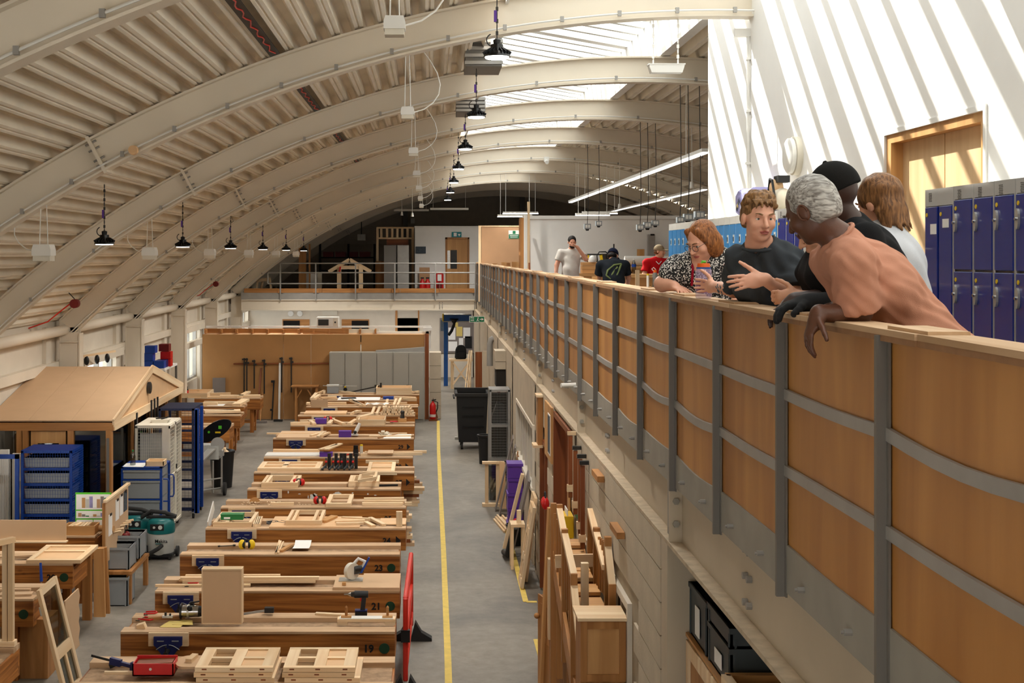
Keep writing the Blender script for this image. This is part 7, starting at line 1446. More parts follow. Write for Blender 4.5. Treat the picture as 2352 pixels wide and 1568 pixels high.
for i in range(14): yy = c.y+r5.uniform(-.25, .33); zz_ = c.z+r5.uniform(.03, .2); w = r5.uniform(.02, .05); build(MB().prism([(c.x-.103, yy, zz_), (c.x-.103, yy+w, zz_+.02), (c.x-.103, yy+w*.5, zz_+.06)], (-.002, 0, 0)), 'print_patch', ('paper', 'navy', 'card_yellow')[i % 3], g)
c = Vector((3.06, 11.35, ZT)); g = thing('tool_bag', 'tan leather glove-like tool bag on top of the lockers', 'bag', c); build(MB().sphere(c+Vector((0, 0, .1)), (.1, .14, .1), 14, 8), 'body', 'cloth_cream', g, True); build(MB().sphere(c+Vector((-.03, .04, .2)), (.06, .09, .08), 12, 8), 'flap', 'pine_board', g, True); build(MB().tube([c+Vector((-.08, -.1, .1)), c+Vector((-.09, -.05, .26)), c+Vector((-.08, .06, .28)), c+Vector((-.08, .12, .12))], .012, 6), 'strap', 'black', g, True); build(MB().box(c.x-.05, c.x+.05, c.y-.1, c.y+.05, c.z+.24, c.z+.3), 'buckle', 'black', g)
# ---- far white wall fittings
Yq = 45.96
g = thing('exit_sign', 'teal exit sign above the oak door on the far mezzanine', 'sign', W(1049, 544, Yq)); build(MB().box(PX(1037.5, Yq), PX(1060, Yq), Yq-.01, Yq+.01, PZ(544.5, Yq), PZ(532.5, Yq)), 'plate', 'sign_teal', g); build(MB().box(PX(1042, Yq), PX(1049, Yq), Yq-.014, Yq-.01, PZ(542.5, Yq), PZ(534.5, Yq)), 'figure_panel', 'paper', g); build(MB().prism([W(1051.5, 537, Yq-.013), W(1058, 537, Yq-.013), W(1054.7, 543, Yq-.013)], (0, .003, 0)), 'arrow', 'paper', g)
tag(build(MB().box(PX(954.5, Yq), PX(978, Yq), Yq, Yq+.03, PZ(582, Yq), PZ(566, Yq)), 'notice_sheet', 'print'), 'grey printed notice on the far white wall', 'notice')
for k, (x0, x1, y0) in enumerate(((963, 988, 614),)):
    g = thing('extinguisher_board', 'brown board with two red extinguishers at the far white wall', 'board', W(975, 660, 45.5)); build(MB().box(PX(963, 45.7), PX(987, 45.7), 45.7, 45.73, MZ, PZ(614, 45.7)), 'board', 'panel_brown', g)
for x in (970, 982): c = Vector((PX(x, 45.4), 45.4, MZ)); g = thing('fire_extinguisher', 'red fire extinguisher in front of the brown board on the far mezzanine', 'fire extinguisher', c, 'extinguishers on the far mezzanine'); build(MB().lathe([(.09, 0), (.1, .02), (.1, .42), (.05, .5), (.03, .55)], c, 14), 'cylinder', 'red', g, True); build(MB().box(c.x-.06, c.x+.06, c.y-.03, c.y+.03, c.z+.55, c.z+.6), 'valve', 'black', g); build(MB().cyl(c+Vector((0, 0, .12)), c+Vector((0, 0, .22)), .101, n=14), 'label_band', 'paper', g)
g = thing('fire_point', 'red moulded fire point stand beside the oak door', 'fire point', W(1009, 660, 45.4)); build(MB().box(PX(1000, 45.4), PX(1019, 45.4), 45.4, 45.6, MZ, PZ(627, 45.4)), 'stand', 'red', g, bevel=.04); build(MB().box(PX(1005, 45.39), PX(1014, 45.39), 45.37, 45.4, PZ(645, 45.4), PZ(630, 45.4)), 'notice', 'paper', g); build(MB().lathe([(.08, 0), (.08, .35), (.03, .42)], (PX(1009.5, 45.3), 45.3, MZ+.02), 12), 'extinguisher', 'dark_red', g, True)
g = thing('first_aid_sign', 'green and white safety sign on the brown board wall', 'sign', W(1181, 548, YB-.01)); build(MB().box(PX(1168, YB), PX(1193, YB), YB-.012, YB, PZ(548, YB), PZ(529, YB)), 'plate', 'plastic_white', g); build(MB().box(PX(1168.6, YB), PX(1192.4, YB), YB-.016, YB-.012, PZ(547.5, YB), PZ(538, YB)).box(PX(1177.5, YB), PX(1184, YB), YB-.016, YB-.012, PZ(537, YB), PZ(530, YB)), 'green_field', 'sign_green', g); build(MB().box(PX(1171, YB), PX(1190, YB), YB-.018, YB-.016, PZ(541.5, YB), PZ(540.3, YB)).box(PX(1172, YB), PX(1189, YB), YB-.018, YB-.016, PZ(545, YB), PZ(543.8, YB)), 'white_lines', 'paper', g)
# ---- far mezzanine store: timber frames, grey doors, roof model
for k, (x0, x1, m) in enumerate(((882, 910, 'grey_steel'), (913, 939, 'galv'))):
    Y = 45.0; tag(build(MB().box(PX(x0, Y), PX(x1, Y), Y, Y+.35, MZ, PZ(563, Y)), 'locker_cabinet', m), ('dark grey', 'light grey')[k]+' tall steel cabinet on the far mezzanine', 'cabinet')
g = thing('stud_frame', 'open pine stud frame behind the tall grey cabinets', 'frame', W(905, 660, 46.8)); Y = 46.8
for x in (867, 876, 889, 901, 913, 924, 936, 948): build(MB().box(PX(x, Y)-.04, PX(x, Y)+.04, Y-.04, Y+.04, MZ if x < 870 or x > 940 else PZ(547, Y), PZ(523, Y)), 'stud', 'pine_z', g)
for y in (523, 547): stick('plate', W(865, y, Y), W(951, y, Y), .1, .06, 'pine_x', g)
build(MB().box(PX(888, Y), PX(938, Y), Y, Y+.05, PZ(562, Y), PZ(549, Y)), 'panel', 'red_wood_x', g)
g = thing('roof_model', 'pine model roof frame with sloping rafters behind the far guard rail', 'model', W(803, 660, 44.5)); Y = 44.5; ap = W(803, 596, Y)
for (x, y) in ((755, 624), (852, 624)): stick('rafter', ap, W(x, y, Y), .09, .12, 'pine_x', g, up=(0, 0, 1))
for x in (779, 829): build(MB().box(PX(x, Y)-.07, PX(x, Y)+.07, Y-.06, Y+.06, MZ, PZ(611, Y)), 'post', 'pine_z', g)
stick('tie', W(775, 614, Y), W(833, 614, Y), .08, .12, 'pine_x', g)
build(MB().bar(W(780, 624, Y-.1), W(782, 612, Y-.1), .05, .05), 'clamp', 'red', g)
for k, (x0, x1, y0, m, lb) in enumerate(((686, 703, 565, 'honey_z', 'wide honey-coloured panel standing at the rib on the far mezzanine'), (709, 713, 560, 'honey_z', 'honey-coloured post standing at the rib on the far mezzanine'), (690, 728, 628, 'plastic_white', 'white board behind the far guard rail'), (729, 739, 627, 'cloth_cream', 'cream panel beside the white board behind the far guard rail'), (862, 882, 600, 'honey_z', 'brown panel beside the tall grey cabinets'))):
    Y = 45.2+.15*k; tag(build(MB().box(PX(x0, Y), PX(x1, Y), Y, Y+.05, MZ, PZ(y0, Y)), 'standing_panel', m), lb, 'panel')
g = thing('saw_horse', 'pine saw horse at the left end of the far guard rail', 'saw horse', W(605, 660, 44)); Y = 44
build(MB().bar(W(590, 645, Y), W(622, 640, Y), .08, .1), 'beam', 'pine_x', g); build(MB().bar(W(592, 645, Y), (PX(588, Y), Y, MZ), .06, .06).bar(W(604, 643, Y), (PX(594, Y), Y+.3, MZ), .06, .06).bar(W(620, 641, Y), (PX(624, Y), Y, MZ), .06, .06), 'leg', 'pine_x', g)
g = thing('storage_rack', 'dark storage rack with red crates deep on the far mezzanine', 'rack', W(800, 600, 51)); Y = 51
for x in (735, 800, 860): build(MB().box(PX(x, Y)-.04, PX(x, Y)+.04, Y, Y+.08, MZ, PZ(560, Y)), 'upright', 'dark_fill', g)
for y in (590, 620): build(MB().box(PX(735, Y), PX(860, Y), Y, Y+.6, PZ(y, Y)-.05, PZ(y, Y)), 'shelf', 'dark_fill', g)
for i in range(4): build(MB().box(PX(742+28*i, Y), PX(766+28*i, Y), Y, Y+.5, PZ(590, Y), PZ(578, Y)), 'crate', 'dark_red', g)
tag(build(MB().box(PX(943, 55), PX(952, 55), 55.6, 55.8, PZ(512, 55), PZ(500, 55)), 'speaker_box', 'plastic_white'), 'small white box on the dark gable wall', 'box')
g = thing('heater', 'bright unit heater hanging in the dark corner of the far mezzanine', 'heater', W(830, 545, 50)); c = W(830, 545, 50); build(MB().box(c.x-.15, c.x+.15, c.y, c.y+.25, c.z-.12, c.z+.12), 'body', 'vac_grey', g); build(MB().cyl(c+Vector((0, .1, .12)), (c.x, c.y+.1, arc(c.x, R0)+.3), .02, n=6), 'hanger', 'dark_steel', g)
# ---- mezzanine workshop
def mbench(x0, x1, y, Y, label, d=.8, m='oak_x'):
    a, b = PX(x0, Y), PX(x1, Y); zt = PZ(y, Y); g = thing('workbench', label, 'workbench', ((a+b)/2, Y+d/2, MZ), 'mezzanine workbenches')
    stick('top', (a, Y+d/2, zt-.03), (b, Y+d/2, zt-.03), d, .06, m, g); stick('apron', (a, Y+.03, zt-.2), (b, Y+.03, zt-.2), .05, .28, 'honey_x', g)
    for x in (a+.1, b-.1):
        for yy in (Y+.08, Y+d-.08): build(MB().box(x-.05, x+.05, yy-.05, yy+.05, MZ, zt-.06), 'leg', 'honey_z', g)
    return zt
z1 = mbench(1325, 1400, 628, 27.6, 'mezzanine workbench behind the person in the white shirt'); z2 = mbench(1432, 1532, 630, 23.4, 'mezzanine workbench in front of the person in red'); z3 = mbench(1420, 1545, 613, 29.5, 'rear mezzanine workbench below the white partition')
for k in range(3): tag(build(MB().box(PX(1338, 27.7), PX(1384, 27.7), 27.75, 28.1, z1+.08*k+.002, z1+.08*k+.078), 'timber_block', 'oak_x'), ('lowest', 'middle', 'top')[k]+' planed timber of the pile on the mezzanine bench behind the white shirt', 'timber', 'planed timbers on the mezzanine bench')
zz2 = z1+.242; Y = 27.9
g = thing('sheet_sander', 'yellow and black clamp stand on the pile of planed timbers', 'tool', W(1365, 612, Y)); a, b = PX(1348, Y), PX(1382, Y); build(MB().bar((a, Y, zz2+.02), (a+.02, Y, zz2+.16), .03, .06).bar((b, Y, zz2+.02), (b-.02, Y, zz2+.16), .03, .06), 'side', 'yellow', g); build(MB().bar((a, Y, zz2+.16), (b, Y, zz2+.16), .03, .03), 'bar', 'black', g); build(MB().box(a, b, Y-.03, Y+.05, zz2, zz2+.02), 'base', 'dark_steel', g)
c = Vector((PX(1361, 27.75), 27.8, zz2)); tag(build(MB().lathe([(.08, 0), (.09, .03), (.07, .1), (.02, .14)], c, 16), 'white_hood', 'plastic_white', None, True), 'rounded white hood standing beside the yellow clamp stand', 'hood')
c = Vector((PX(1392, 28.3), 28.35, z1)); g = thing('extractor', 'black dust extractor with a curved handle on the mezzanine bench', 'extractor', c); build(MB().cyl(c+Vector((0, 0, .001)), c+Vector((0, 0, .42)), .09, n=16), 'drum', 'black', g, True); build(MB().tube([c+Vector((-.17, 0, .1)), c+Vector((-.19, 0, .38)), c+Vector((-.14, 0, .46)), c+Vector((0, 0, .46)), c+Vector((.05, 0, .42))], .015, 8), 'handle', 'black', g, True)
c = Vector((PX(1457, 23.7), 23.75, z2)); g = thing('water_bottle', 'clear water bottle with a blue label on the mezzanine bench', 'bottle', c); build(MB().lathe([(.04, 0), (.042, .02), (.04, .1), (.042, .17), (.02, .23), (.014, .26)], c, 14), 'bottle_body', 'pane_dark', g, True); build(MB().cyl(c+Vector((0, 0, .13)), c+Vector((0, 0, .18)), .043, n=14), 'label_band', 'blue', g); build(MB().cyl(c+Vector((0, 0, .255)), c+Vector((0, 0, .28)), .016, n=10), 'cap', 'plastic_white', g)
z4 = mbench(1445, 1560, 660, 17.8, 'near mezzanine workbench behind the woman', .6)
c = Vector((PX(1506, 18), 18.05, z4)); g = thing('water_bottle', 'grey bottle with an orange cap on the mezzanine bench beside the cream cloth', 'bottle', c); build(MB().lathe([(.036, 0), (.038, .01), (.038, .17), (.025, .2)], c, 14), 'bottle_body', 'grey_steel', g, True); build(MB().cyl(c+Vector((0, 0, .2)), c+Vector((0, 0, .235)), .024, n=12), 'cap', 'orange', g, True); build(MB().tube([c+Vector((-.02, 0, .22)), c+Vector((-.045, 0, .25)), c+Vector((-.02, 0, .27)), c+Vector((.01, 0, .24))], .006, 6), 'loop', 'plastic_white', g, True)
c = Vector((PX(1488, 18), 18.0, z4)); g = thing('glue_tube', 'white tube with a yellow cap on the mezzanine bench', 'tube', c); build(MB().cyl(c, c+Vector((0, 0, .16)), .018, n=10), 'tube', 'plastic_white', g, True); build(MB().cyl(c+Vector((0, 0, .16)), c+Vector((0, 0, .185)), .015, n=10), 'cap', 'yellow', g)
c = Vector((PX(1530, 18), 18.1, z4)); mb = MB(); n1, n2 = 12, 8
for i in range(n1):
    for j in range(n2): u, v = i/(n1-1), j/(n2-1); mb.v.append((c.x-.17+.36*u, c.y-.18+.36*v, c.z+.01+.16*math.sin(math.pi*u)*math.sin(math.pi*v)+.025*math.sin(9*u+4*v)))
for i in range(n1-1):
    for j in range(n2-1): q = i*n2+j; mb.f.append((q, q+n2, q+n2+1, q+1))
o = build(mb, 'cream_cloth', 'cloth_cream', None, True); tag(o, 'crumpled cream cloth on the mezzanine bench behind the woman', 'cloth')
c = Vector((PX(1464, 20.8), 20.8, MZ)); tag(build(MB().box(c.x-.03, c.x+.03, c.y-.03, c.y+.03, MZ, PZ(620, 20.8)), 'timber_post', 'pine_z'), 'slim pine post standing behind the balustrade', 'timber')
for (x0, x1, y0, y1, Y, lb) in ((1361, 1372, 635, 645, 19.3, 'small pine block on the balustrade-side bench, next to the black shirt'), ): tag(build(MB().box(PX(x0, Y), PX(x1, Y), Y, Y+.1, PZ(y1+3, Y), PZ(y0, Y)), 'wood_block', 'oak_x'), lb, 'timber')
mbench(1355, 1385, 648, 19.2, 'small bench with a wood block beside the person in black', .5)
g = thing('column_casing', 'grey steel column casing against the white partition', 'column', W(1498, 620, 32.6)); Y = 32.6; build(MB().box(PX(1489, Y), PX(1505, Y), Y, Y+.2, MZ, PZ(538, Y)), 'casing', 'galv', g); build(MB().box(PX(1494, Y), PX(1503, Y), Y-.02, Y, PZ(541, Y), PZ(537, Y)), 'cap', 'black', g)
tag(build(MB().box(PX(1471, 32), PX(1488, 32), 32.5, 32.55, MZ, PZ(572, 32.5)), 'brown_panel', 'oak_z'), 'brown panel leaning on the white partition beside the grey column', 'panel')
g = thing('plastic_roll', 'long white roll of film lying on the rear mezzanine bench', 'roll', W(1470, 600, 29.9)); build(MB().cyl((PX(1435, 29.9), 29.9, z3+.13), (PX(1535, 29.9), 29.9, z3+.13), .12, n=16), 'roll', 'plastic_white', g, True)
tag(build(MB().box(PX(1405, 33)-.015, PX(1405, 33)+.015, 32.6, 32.63, MZ, PZ(560, 32.6)), 'black_pole', 'black'), 'thin black pole standing against the white partition', 'pole')
for k, (x, w, h) in enumerate(((1152, 10, 9), (1163, 9, 8), (1176, 12, 10), (1187, 8, 9), (1130, 12, 6))):
    Y = 36.6-.25*k; tag(build(MB().box(PX(x, Y), PX(x+w, Y), Y, Y+.12, MZ, PZ(611-h, Y)), 'stacked_timber', ('oak_z', 'honey_z', 'oak_z')[k % 3]), 'timber post stacked upright behind the far balustrade', 'timber', 'timbers behind the far balustrade')
tag(build(MB().box(PX(1213, 32.9)-.03, PX(1213, 32.9)+.03, 32.7, 32.76, MZ, PZ(463, 32.7)), 'tall_batten', 'pine_z'), 'tall pine batten standing at the edge of the white partition', 'timber')
tag(build(MB().bar((PX(1216, 32.6), 32.4, MZ), W(1215, 540, 32.9), .05, .03), 'leaning_batten', 'red_wood_z'), 'brown batten leaning on the partition edge', 'timber')
# ---- water bottle standing on the balustrade cap
c = Vector((RX+.05, 4500/(1607-CX)*1.03, RT+.0335)); bs = c.copy()
# ================================================================== PEOPLE (smooth-blended bodies, meshed from a distance field)
V3 = lambda *a: np.array(a, dtype=np.float64)
def nrm(v): v = np.asarray(v, float); return v/np.linalg.norm(v)
class Field:
    def __init__(s, lo, hi, h):
        s.lo = np.array(lo, float); s.h = h; s.n = np.ceil((np.array(hi)-s.lo)/h).astype(int)+1
        s.F = np.full(s.n, .3, np.float32)
    def _sl(s, lo, hi):
        a = np.clip(np.floor((lo-s.lo)/s.h).astype(int), 0, s.n-1); b = np.clip(np.ceil((hi-s.lo)/s.h).astype(int)+1, 1, s.n)
        sl = tuple(slice(i, max(j, i+1)) for i, j in zip(a, b))
        ax = [(s.lo[i]+s.h*np.arange(sl[i].start, sl[i].stop)).astype(np.float32) for i in range(3)]
        return sl, ax[0][:, None, None], ax[1][None, :, None], ax[2][None, None, :]
    def _put(s, sl, d, k, sub=False):
        A = s.F[sl]
        if sub:
            d = -d; hh = np.clip(.5-.5*(A-d)/k*1, 0, 1) if False else np.clip(.5+.5*(A-d)/k, 0, 1)
            s.F[sl] = d+(A-d)*hh+k*hh*(1-hh)
        else:
            hh = np.clip(.5+.5*(A-d)/k, 0, 1); s.F[sl] = A+(d-A)*hh-k*hh*(1-hh)
    def cone(s, a, b, ra, rb, k=.02, flat=False, sub=False):
        a, b = np.asarray(a, float), np.asarray(b, float); m = max(ra, rb)+2*k+.03
        sl, X, Y, Z = s._sl(np.minimum(a, b)-m, np.maximum(a, b)+m); ba = b-a; L2 = ba@ba
        px, py, pz = X-a[0], Y-a[1], Z-a[2]; t = (px*ba[0]+py*ba[1]+pz*ba[2])/L2; tc = np.clip(t, 0, 1)
        d = np.sqrt((px-ba[0]*tc)**2+(py-ba[1]*tc)**2+(pz-ba[2]*tc)**2)-(ra+(rb-ra)*tc)
        if flat: d = np.maximum(d, (t-1)*math.sqrt(L2))
        s._put(sl, d.astype(np.float32), k, sub); return s
    def ell(s, c, r, ax=None, k=.02, sub=False, cut=None):
        c = np.asarray(c, float); r = np.asarray(r, float)*np.ones(3); m = r.max()+2*k+.03; sl, X, Y, Z = s._sl(c-m, c+m)
        R = np.eye(3) if ax is None else np.array(ax); p = (X-c[0], Y-c[1], Z-c[2])
        q = [p[0]*R[i][0]+p[1]*R[i][1]+p[2]*R[i][2] for i in range(3)]
        k0 = np.sqrt(sum((q[i]/r[i])**2 for i in range(3))); k1 = np.sqrt(sum((q[i]/r[i]**2)**2 for i in range(3)))+1e-9
        d = k0*(k0-1)/k1
        if cut is not None: d = np.maximum(d, (X-cut[0][0])*cut[1][0]+(Y-cut[0][1])*cut[1][1]+(Z-cut[0][2])*cut[1][2])
        s._put(sl, d.astype(np.float32), k, sub); return s
    def plane(s, c, n, k=.004):                    # keep only the side the normal points away from
        n = nrm(n); ax = [(s.lo[i]+s.h*np.arange(s.n[i])).astype(np.float32) for i in range(3)]
        d = (ax[0][:, None, None]-c[0])*n[0]+(ax[1][None, :, None]-c[1])*n[1]+(ax[2][None, None, :]-c[2])*n[2]
        s.F = np.maximum(s.F, d.astype(np.float32)); return s
    def folds(s, amp, dirs, seed=0):               # soft creases in cloth
        rr_ = np.random.RandomState(seed); ax = [(s.lo[i]+s.h*np.arange(s.n[i])).astype(np.float32) for i in range(3)]
        near = np.argwhere(np.abs(s.F) < .03); P = s.lo+near*s.h; w = np.zeros(len(P))
        for d, fr in dirs:
            d = nrm(d); o = nrm(np.cross(d, rr_.randn(3))); w += np.sin(P@d*fr+2.2*np.sin(P@o*fr*.33+rr_.rand()*6)+rr_.rand()*6)
        s.F[tuple(near.T)] += (amp*w/len(dirs)).astype(np.float32); return s
    def mesh(s):
        F = s.F; F[0], F[-1], F[:, 0], F[:, -1], F[:, :, 0], F[:, :, -1] = .3, .3, .3, .3, .3, .3
        I = F < 0; n = s.n-1; cnt = np.zeros(n, np.uint8); cor = [(i, j, k) for i in (0, 1) for j in (0, 1) for k in (0, 1)]
        for c in cor: cnt += I[c[0]:c[0]+n[0], c[1]:c[1]+n[1], c[2]:c[2]+n[2]]
        act = np.argwhere((cnt > 0) & (cnt < 8)); idx = np.full(n, -1, np.int32); idx[tuple(act.T)] = np.arange(len(act))
        val = {c: F[act[:, 0]+c[0], act[:, 1]+c[1], act[:, 2]+c[2]] for c in cor}; acc = np.zeros((len(act), 3)); num = np.zeros(len(act))
        for a in cor:
            for d in range(3):
                if a[d]: continue
                b = list(a); b[d] = 1; b = tuple(b); va, vb = val[a], val[b]; m = (va < 0) != (vb < 0); t = np.where(m, va/np.where(m, va-vb, 1), 0)
                p = np.tile(np.array(a, float), (len(act), 1)); p[:, d] += t; acc[m] += p[m]; num[m] += 1
        verts = s.lo+(act+acc/num[:, None])*s.h; faces = []
        for d in range(3):
            e1, e2 = [i for i in range(3) if i != d]; A = np.moveaxis(I, d, 0); ch = np.argwhere(np.moveaxis(A[:-1] != A[1:], 0, d))
            ch = ch[(ch[:, e1] > 0) & (ch[:, e2] > 0) & (ch[:, e1] < n[e1]) & (ch[:, e2] < n[e2])]
            o1 = np.zeros(3, int); o1[e1] = 1; o2 = np.zeros(3, int); o2[e2] = 1
            q = np.stack([idx[tuple((ch-o1-o2).T)], idx[tuple((ch-o2).T)], idx[tuple(ch.T)], idx[tuple((ch-o1).T)]], 1)
            fl = I[tuple(ch.T)]; fl = fl if d != 1 else ~fl; q[~fl] = q[~fl][:, ::-1]; faces.append(q[(q >= 0).all(1)])
        return verts, np.concatenate(faces)
    def build(s, name, material, parent, smooth=2):
        v, f = s.mesh(); me = bpy.data.meshes.new(name); me.vertices.add(len(v)); me.loops.add(4*len(f)); me.polygons.add(len(f))
        me.vertices.foreach_set('co', v.astype(np.float32).ravel()); me.loops.foreach_set('vertex_index', f.astype(np.int32).ravel())
        me.polygons.foreach_set('loop_start', np.arange(0, 4*len(f), 4, dtype=np.int32)); me.polygons.foreach_set('use_smooth', np.ones(len(f), bool)); me.update(); me.validate()
        me.materials.append(M[material]); o = bpy.data.objects.new(name, me); link(o, parent)
        if smooth:
            md = o.modifiers.new('relax', 'SMOOTH'); md.factor = .5; md.iterations = smooth
        return o
def skin(name, col, rough=.5):
    m = mat(name, col, rough, var=.10, scale=14, bump=.08, bscale=260); p = m.node_tree.nodes['Principled BSDF']; p.inputs['Subsurface Weight'].default_value = .12; p.inputs['Subsurface Radius'].default_value = (.012, .005, .003); p.inputs['Subsurface Scale'].default_value = .6
skin('skin_pale', C(222, 164, 136)); skin('skin_tan', C(206, 150, 118)); skin('skin_dark', C(92, 58, 42), .42); skin('skin_deep', C(60, 38, 30), .42); skin('lip', C(176, 96, 86)); skin('lip_dark', C(96, 56, 48))
def hairmat(name, c1, c2, axis=2):
    m = wood(name, c1, c2, axis, 95, .18, .5, rnd=0); n = m.node_tree.nodes; l = m.node_tree.links; b = n.new('ShaderNodeBump'); b.inputs['Strength'].default_value = .7; b.inputs['Distance'].default_value = .006
    l.new([x for x in n if x.type == 'TEX_NOISE'][0].outputs[0], b.inputs['Height']); l.new(b.outputs[0], n['Principled BSDF'].inputs['Normal'])
hairmat('hair_grey', C(196, 192, 186), C(104, 98, 92), 0); hairmat('hair_brown', C(158, 116, 72), C(84, 56, 30)); hairmat('hair_red', C(172, 108, 58), C(98, 56, 26)); hairmat('hair_mid', C(150, 104, 62), C(82, 52, 28)); hairmat('hair_black', C(40, 30, 26), C(14, 11, 10))
def cloth(name, col, var=.08): mat(name, col, .9, var=var, scale=7, bump=.25, bscale=420, spec=.15)
cloth('shirt_orange', C(188, 134, 110)); cloth('shirt_grey', C(62, 66, 70), .14); cloth('shirt_black', C(22, 22, 24)); cloth('shirt_white', C(214, 208, 200)); cloth('shirt_pale', C(196, 198, 204)); cloth('shirt_red', C(196, 22, 28)); cloth('shirt_navy', C(30, 34, 40)); cloth('trousers', C(52, 56, 66)); cloth('cap_black', C(26, 25, 24)); cloth('cap_navy', C(24, 28, 48)); cloth('cap_khaki', C(150, 132, 106), .3); cloth('logo_green', C(118, 130, 82)); cloth('strap_red', C(150, 20, 40))
def floral():
    m, n, l, p = _base('dress_print'); tc = n.new('ShaderNodeTexCoord'); vo = n.new('ShaderNodeTexVoronoi'); vo.inputs['Scale'].default_value = 92; nz = n.new('ShaderNodeTexNoise'); nz.inputs['Scale'].default_value = 60
    mx = n.new('ShaderNodeVectorMath'); mx.operation = 'MULTIPLY_ADD'; mx.inputs[1].default_value = (.02, .02, .02); l.new(nz.outputs['Color'], mx.inputs[0]); l.new(tc.outputs['Object'], mx.inputs[2]); l.new(mx.outputs[0], vo.inputs['Vector'])
    cr = n.new('ShaderNodeValToRGB'); cr.color_ramp.interpolation = 'CONSTANT'; e = cr.color_ramp.elements; e[0].color = C(228, 222, 214); e[1].position = .40; e[1].color = C(30, 27, 27); l.new(vo.outputs['Distance'], cr.inputs[0]); l.new(cr.outputs[0], p.inputs['Base Color']); p.inputs['Roughness'].default_value = .9
floral()
mat('eye_white', C(235, 230, 225), .2, var=0); mat('iris', C(66, 70, 66), .2, var=0); mat('iris_dark', C(30, 20, 15), .2, var=0)
def axes(f, u): f = nrm(f); r = nrm(np.cross(f, u)); return np.array([r, f, np.cross(r, f)])     # right, forward, up
def headsdf(B, c, A, s=1.0, full=1.0):
    L = lambda x, y, z: c+s*(A[0]*x+A[1]*y+A[2]*z); E = lambda p, r, k=.012, sub=False: B.ell(L(*p), np.array(r)*s, A, k*s, sub)
    E((0, -.012, .022), (.074, .095, .092)); E((0, .028, -.03), (.060*full, .062, .085)); E((0, .034, -.075), (.050*full, .048, .042), .02); E((0, .070, -.1), (.019, .016, .016), .016)
    E((0, .078, .016), (.046, .016, .012), .014)
    for q in (-1, 1): E((q*.038*full, .06, -.032), (.026*full, .026, .028), .015); E((q*.031, .101, -.003), (.016, .012, .010), .006, True); E((q*.077, -.006, -.014), (.011, .023, .031), .006)
    B.cone(L(0, .090, .004), L(0, .113, -.036), .008*s, .0125*s, .008*s)
    for q in (-1, 1): E((q*.012, .099, -.039), (.009, .010, .008), .006)
    E((0, .089, -.063), (.024, .010, .006), .004); E((0, .087, -.074), (.021, .010, .007), .004)
    return L
def face(g, L, A, s, iris='iris', brow='hair_brown', lip='lip', mouth=True):
    for q in (-1, 1):
        e = Vector(L(q*.031, .0712, -.003)); build(MB().sphere(e, .0125*s, 14, 10), 'eye', 'eye_white', g, True)
        d = Vector(A[1]); build(MB().cyl(e+d*.0108*s, e+d*.0128*s, .0055*s, .005*s, 12), 'iris', iris, g, True)
        ld = [Vector(L(q*(.031+.016*t), .0805-.004*t*t, .0055-.005*t*t)) for t in np.linspace(-1, 1, 7)]; build(MB().tube(ld, [.002*s]+[.0052*s]*5+[.002*s], 6), 'eyelid', lip if False else g['skin'], g, True)
        bp = [Vector(L(q*(.016+.034*t), .099-.012*t*t, .018+.006*math.sin(2.4*t))) for t in np.linspace(0, 1, 6)]; build(MB().tube(bp, [.0035*s, .0045*s, .0045*s, .004*s, .003*s, .002*s], 6), 'eyebrow', brow, g, True)
    if mouth:
        up = [Vector(L(.024*t, .0995-.012*t*t, -.0635-.003*t*t+.0015*math.cos(5*t))) for t in np.linspace(-1, 1, 9)]; lo = [Vector(L(.021*t, .0975-.012*t*t, -.0735+.004*t*t)) for t in np.linspace(-1, 1, 9)]
        build(MB().tube(up, [.001]+[.0042*s]*7+[.001], 6).tube(lo, [.001]+[.0055*s]*7+[.001], 6), 'lips', lip, g, True)
def hand(B, w, d, n, side, curl=(.5, .5, .5, .5), thumb=.5, s=1.0, spread=.12, k=.006):
    """w wrist, d towards the fingers, n out of the palm, side towards the thumb"""
    w = np.asarray(w, float); d = nrm(d); n = nrm(np.asarray(n)-d*(np.asarray(n)@d)); sd = nrm(np.cross(d, n)); sd = sd if sd@np.asarray(side) > 0 else -sd
    A = np.array([sd, n, d]); B.ell(w+d*.048*s, np.array([.040, .016, .056])*s, A, .012*s); B.cone(w-d*.01, w+d*.03*s, .026*s, .026*s, .015*s); B.ell(w+d*.03*s+sd*.022*s+n*.008*s, np.array([.02, .018, .032])*s, A, .01*s)
    for i, (ln, off) in enumerate(((.070, .028), (.079, .0095), (.074, -.009), (.058, -.026))):
        p = w+d*(.092-.006*(i == 3))*s+sd*off*s; dd = nrm(d+sd*spread*(1.4-i)*.8); r = .0092*s*(1 if i < 3 else .86)
        for j, f in enumerate((.45, .32, .26)):
            c = curl[i]*(.75 if j == 0 else 1.1); dd = nrm(dd*math.cos(c)+n*math.sin(c)); nn = nrm(n-dd*(n@dd)); q = p+dd*ln*f*s; B.cone(p, q, r, r*.92, k*s*.6); p = q; r *= .94; n_ = nn
            n = n if j == 2 else n
    p = w+d*.028*s+sd*.034*s; dd = nrm(sd*.75+d*.65+n*.25)
    for ln, r in ((.036, .0125), (.032, .0105), (.026, .0095)): q = p+dd*ln*s; B.cone(p, q, r*s, r*.9*s, k*s); p = q; dd = nrm(dd+d*thumb*.5+n*thumb*.35)
def limb(B, a, b, c, ra, rb, rc, k=.02): B.cone(a, b, ra, rb, k); B.cone(b, c, rb*.98, rc, k)
def legs(B, hipL, hipR, kn, an, fwd, s=1.0):
    for h, k_, a in zip((hipL, hipR), kn, an):
        B.cone(h, k_, .085*s, .058*s, .03); B.cone(k_, a, .056*s, .038*s, .02); f = nrm(fwd); a = np.asarray(a); B.cone(a+V3(0, 0, -.04), a+f*.16+V3(0, 0, -.055), .036, .03, .02)
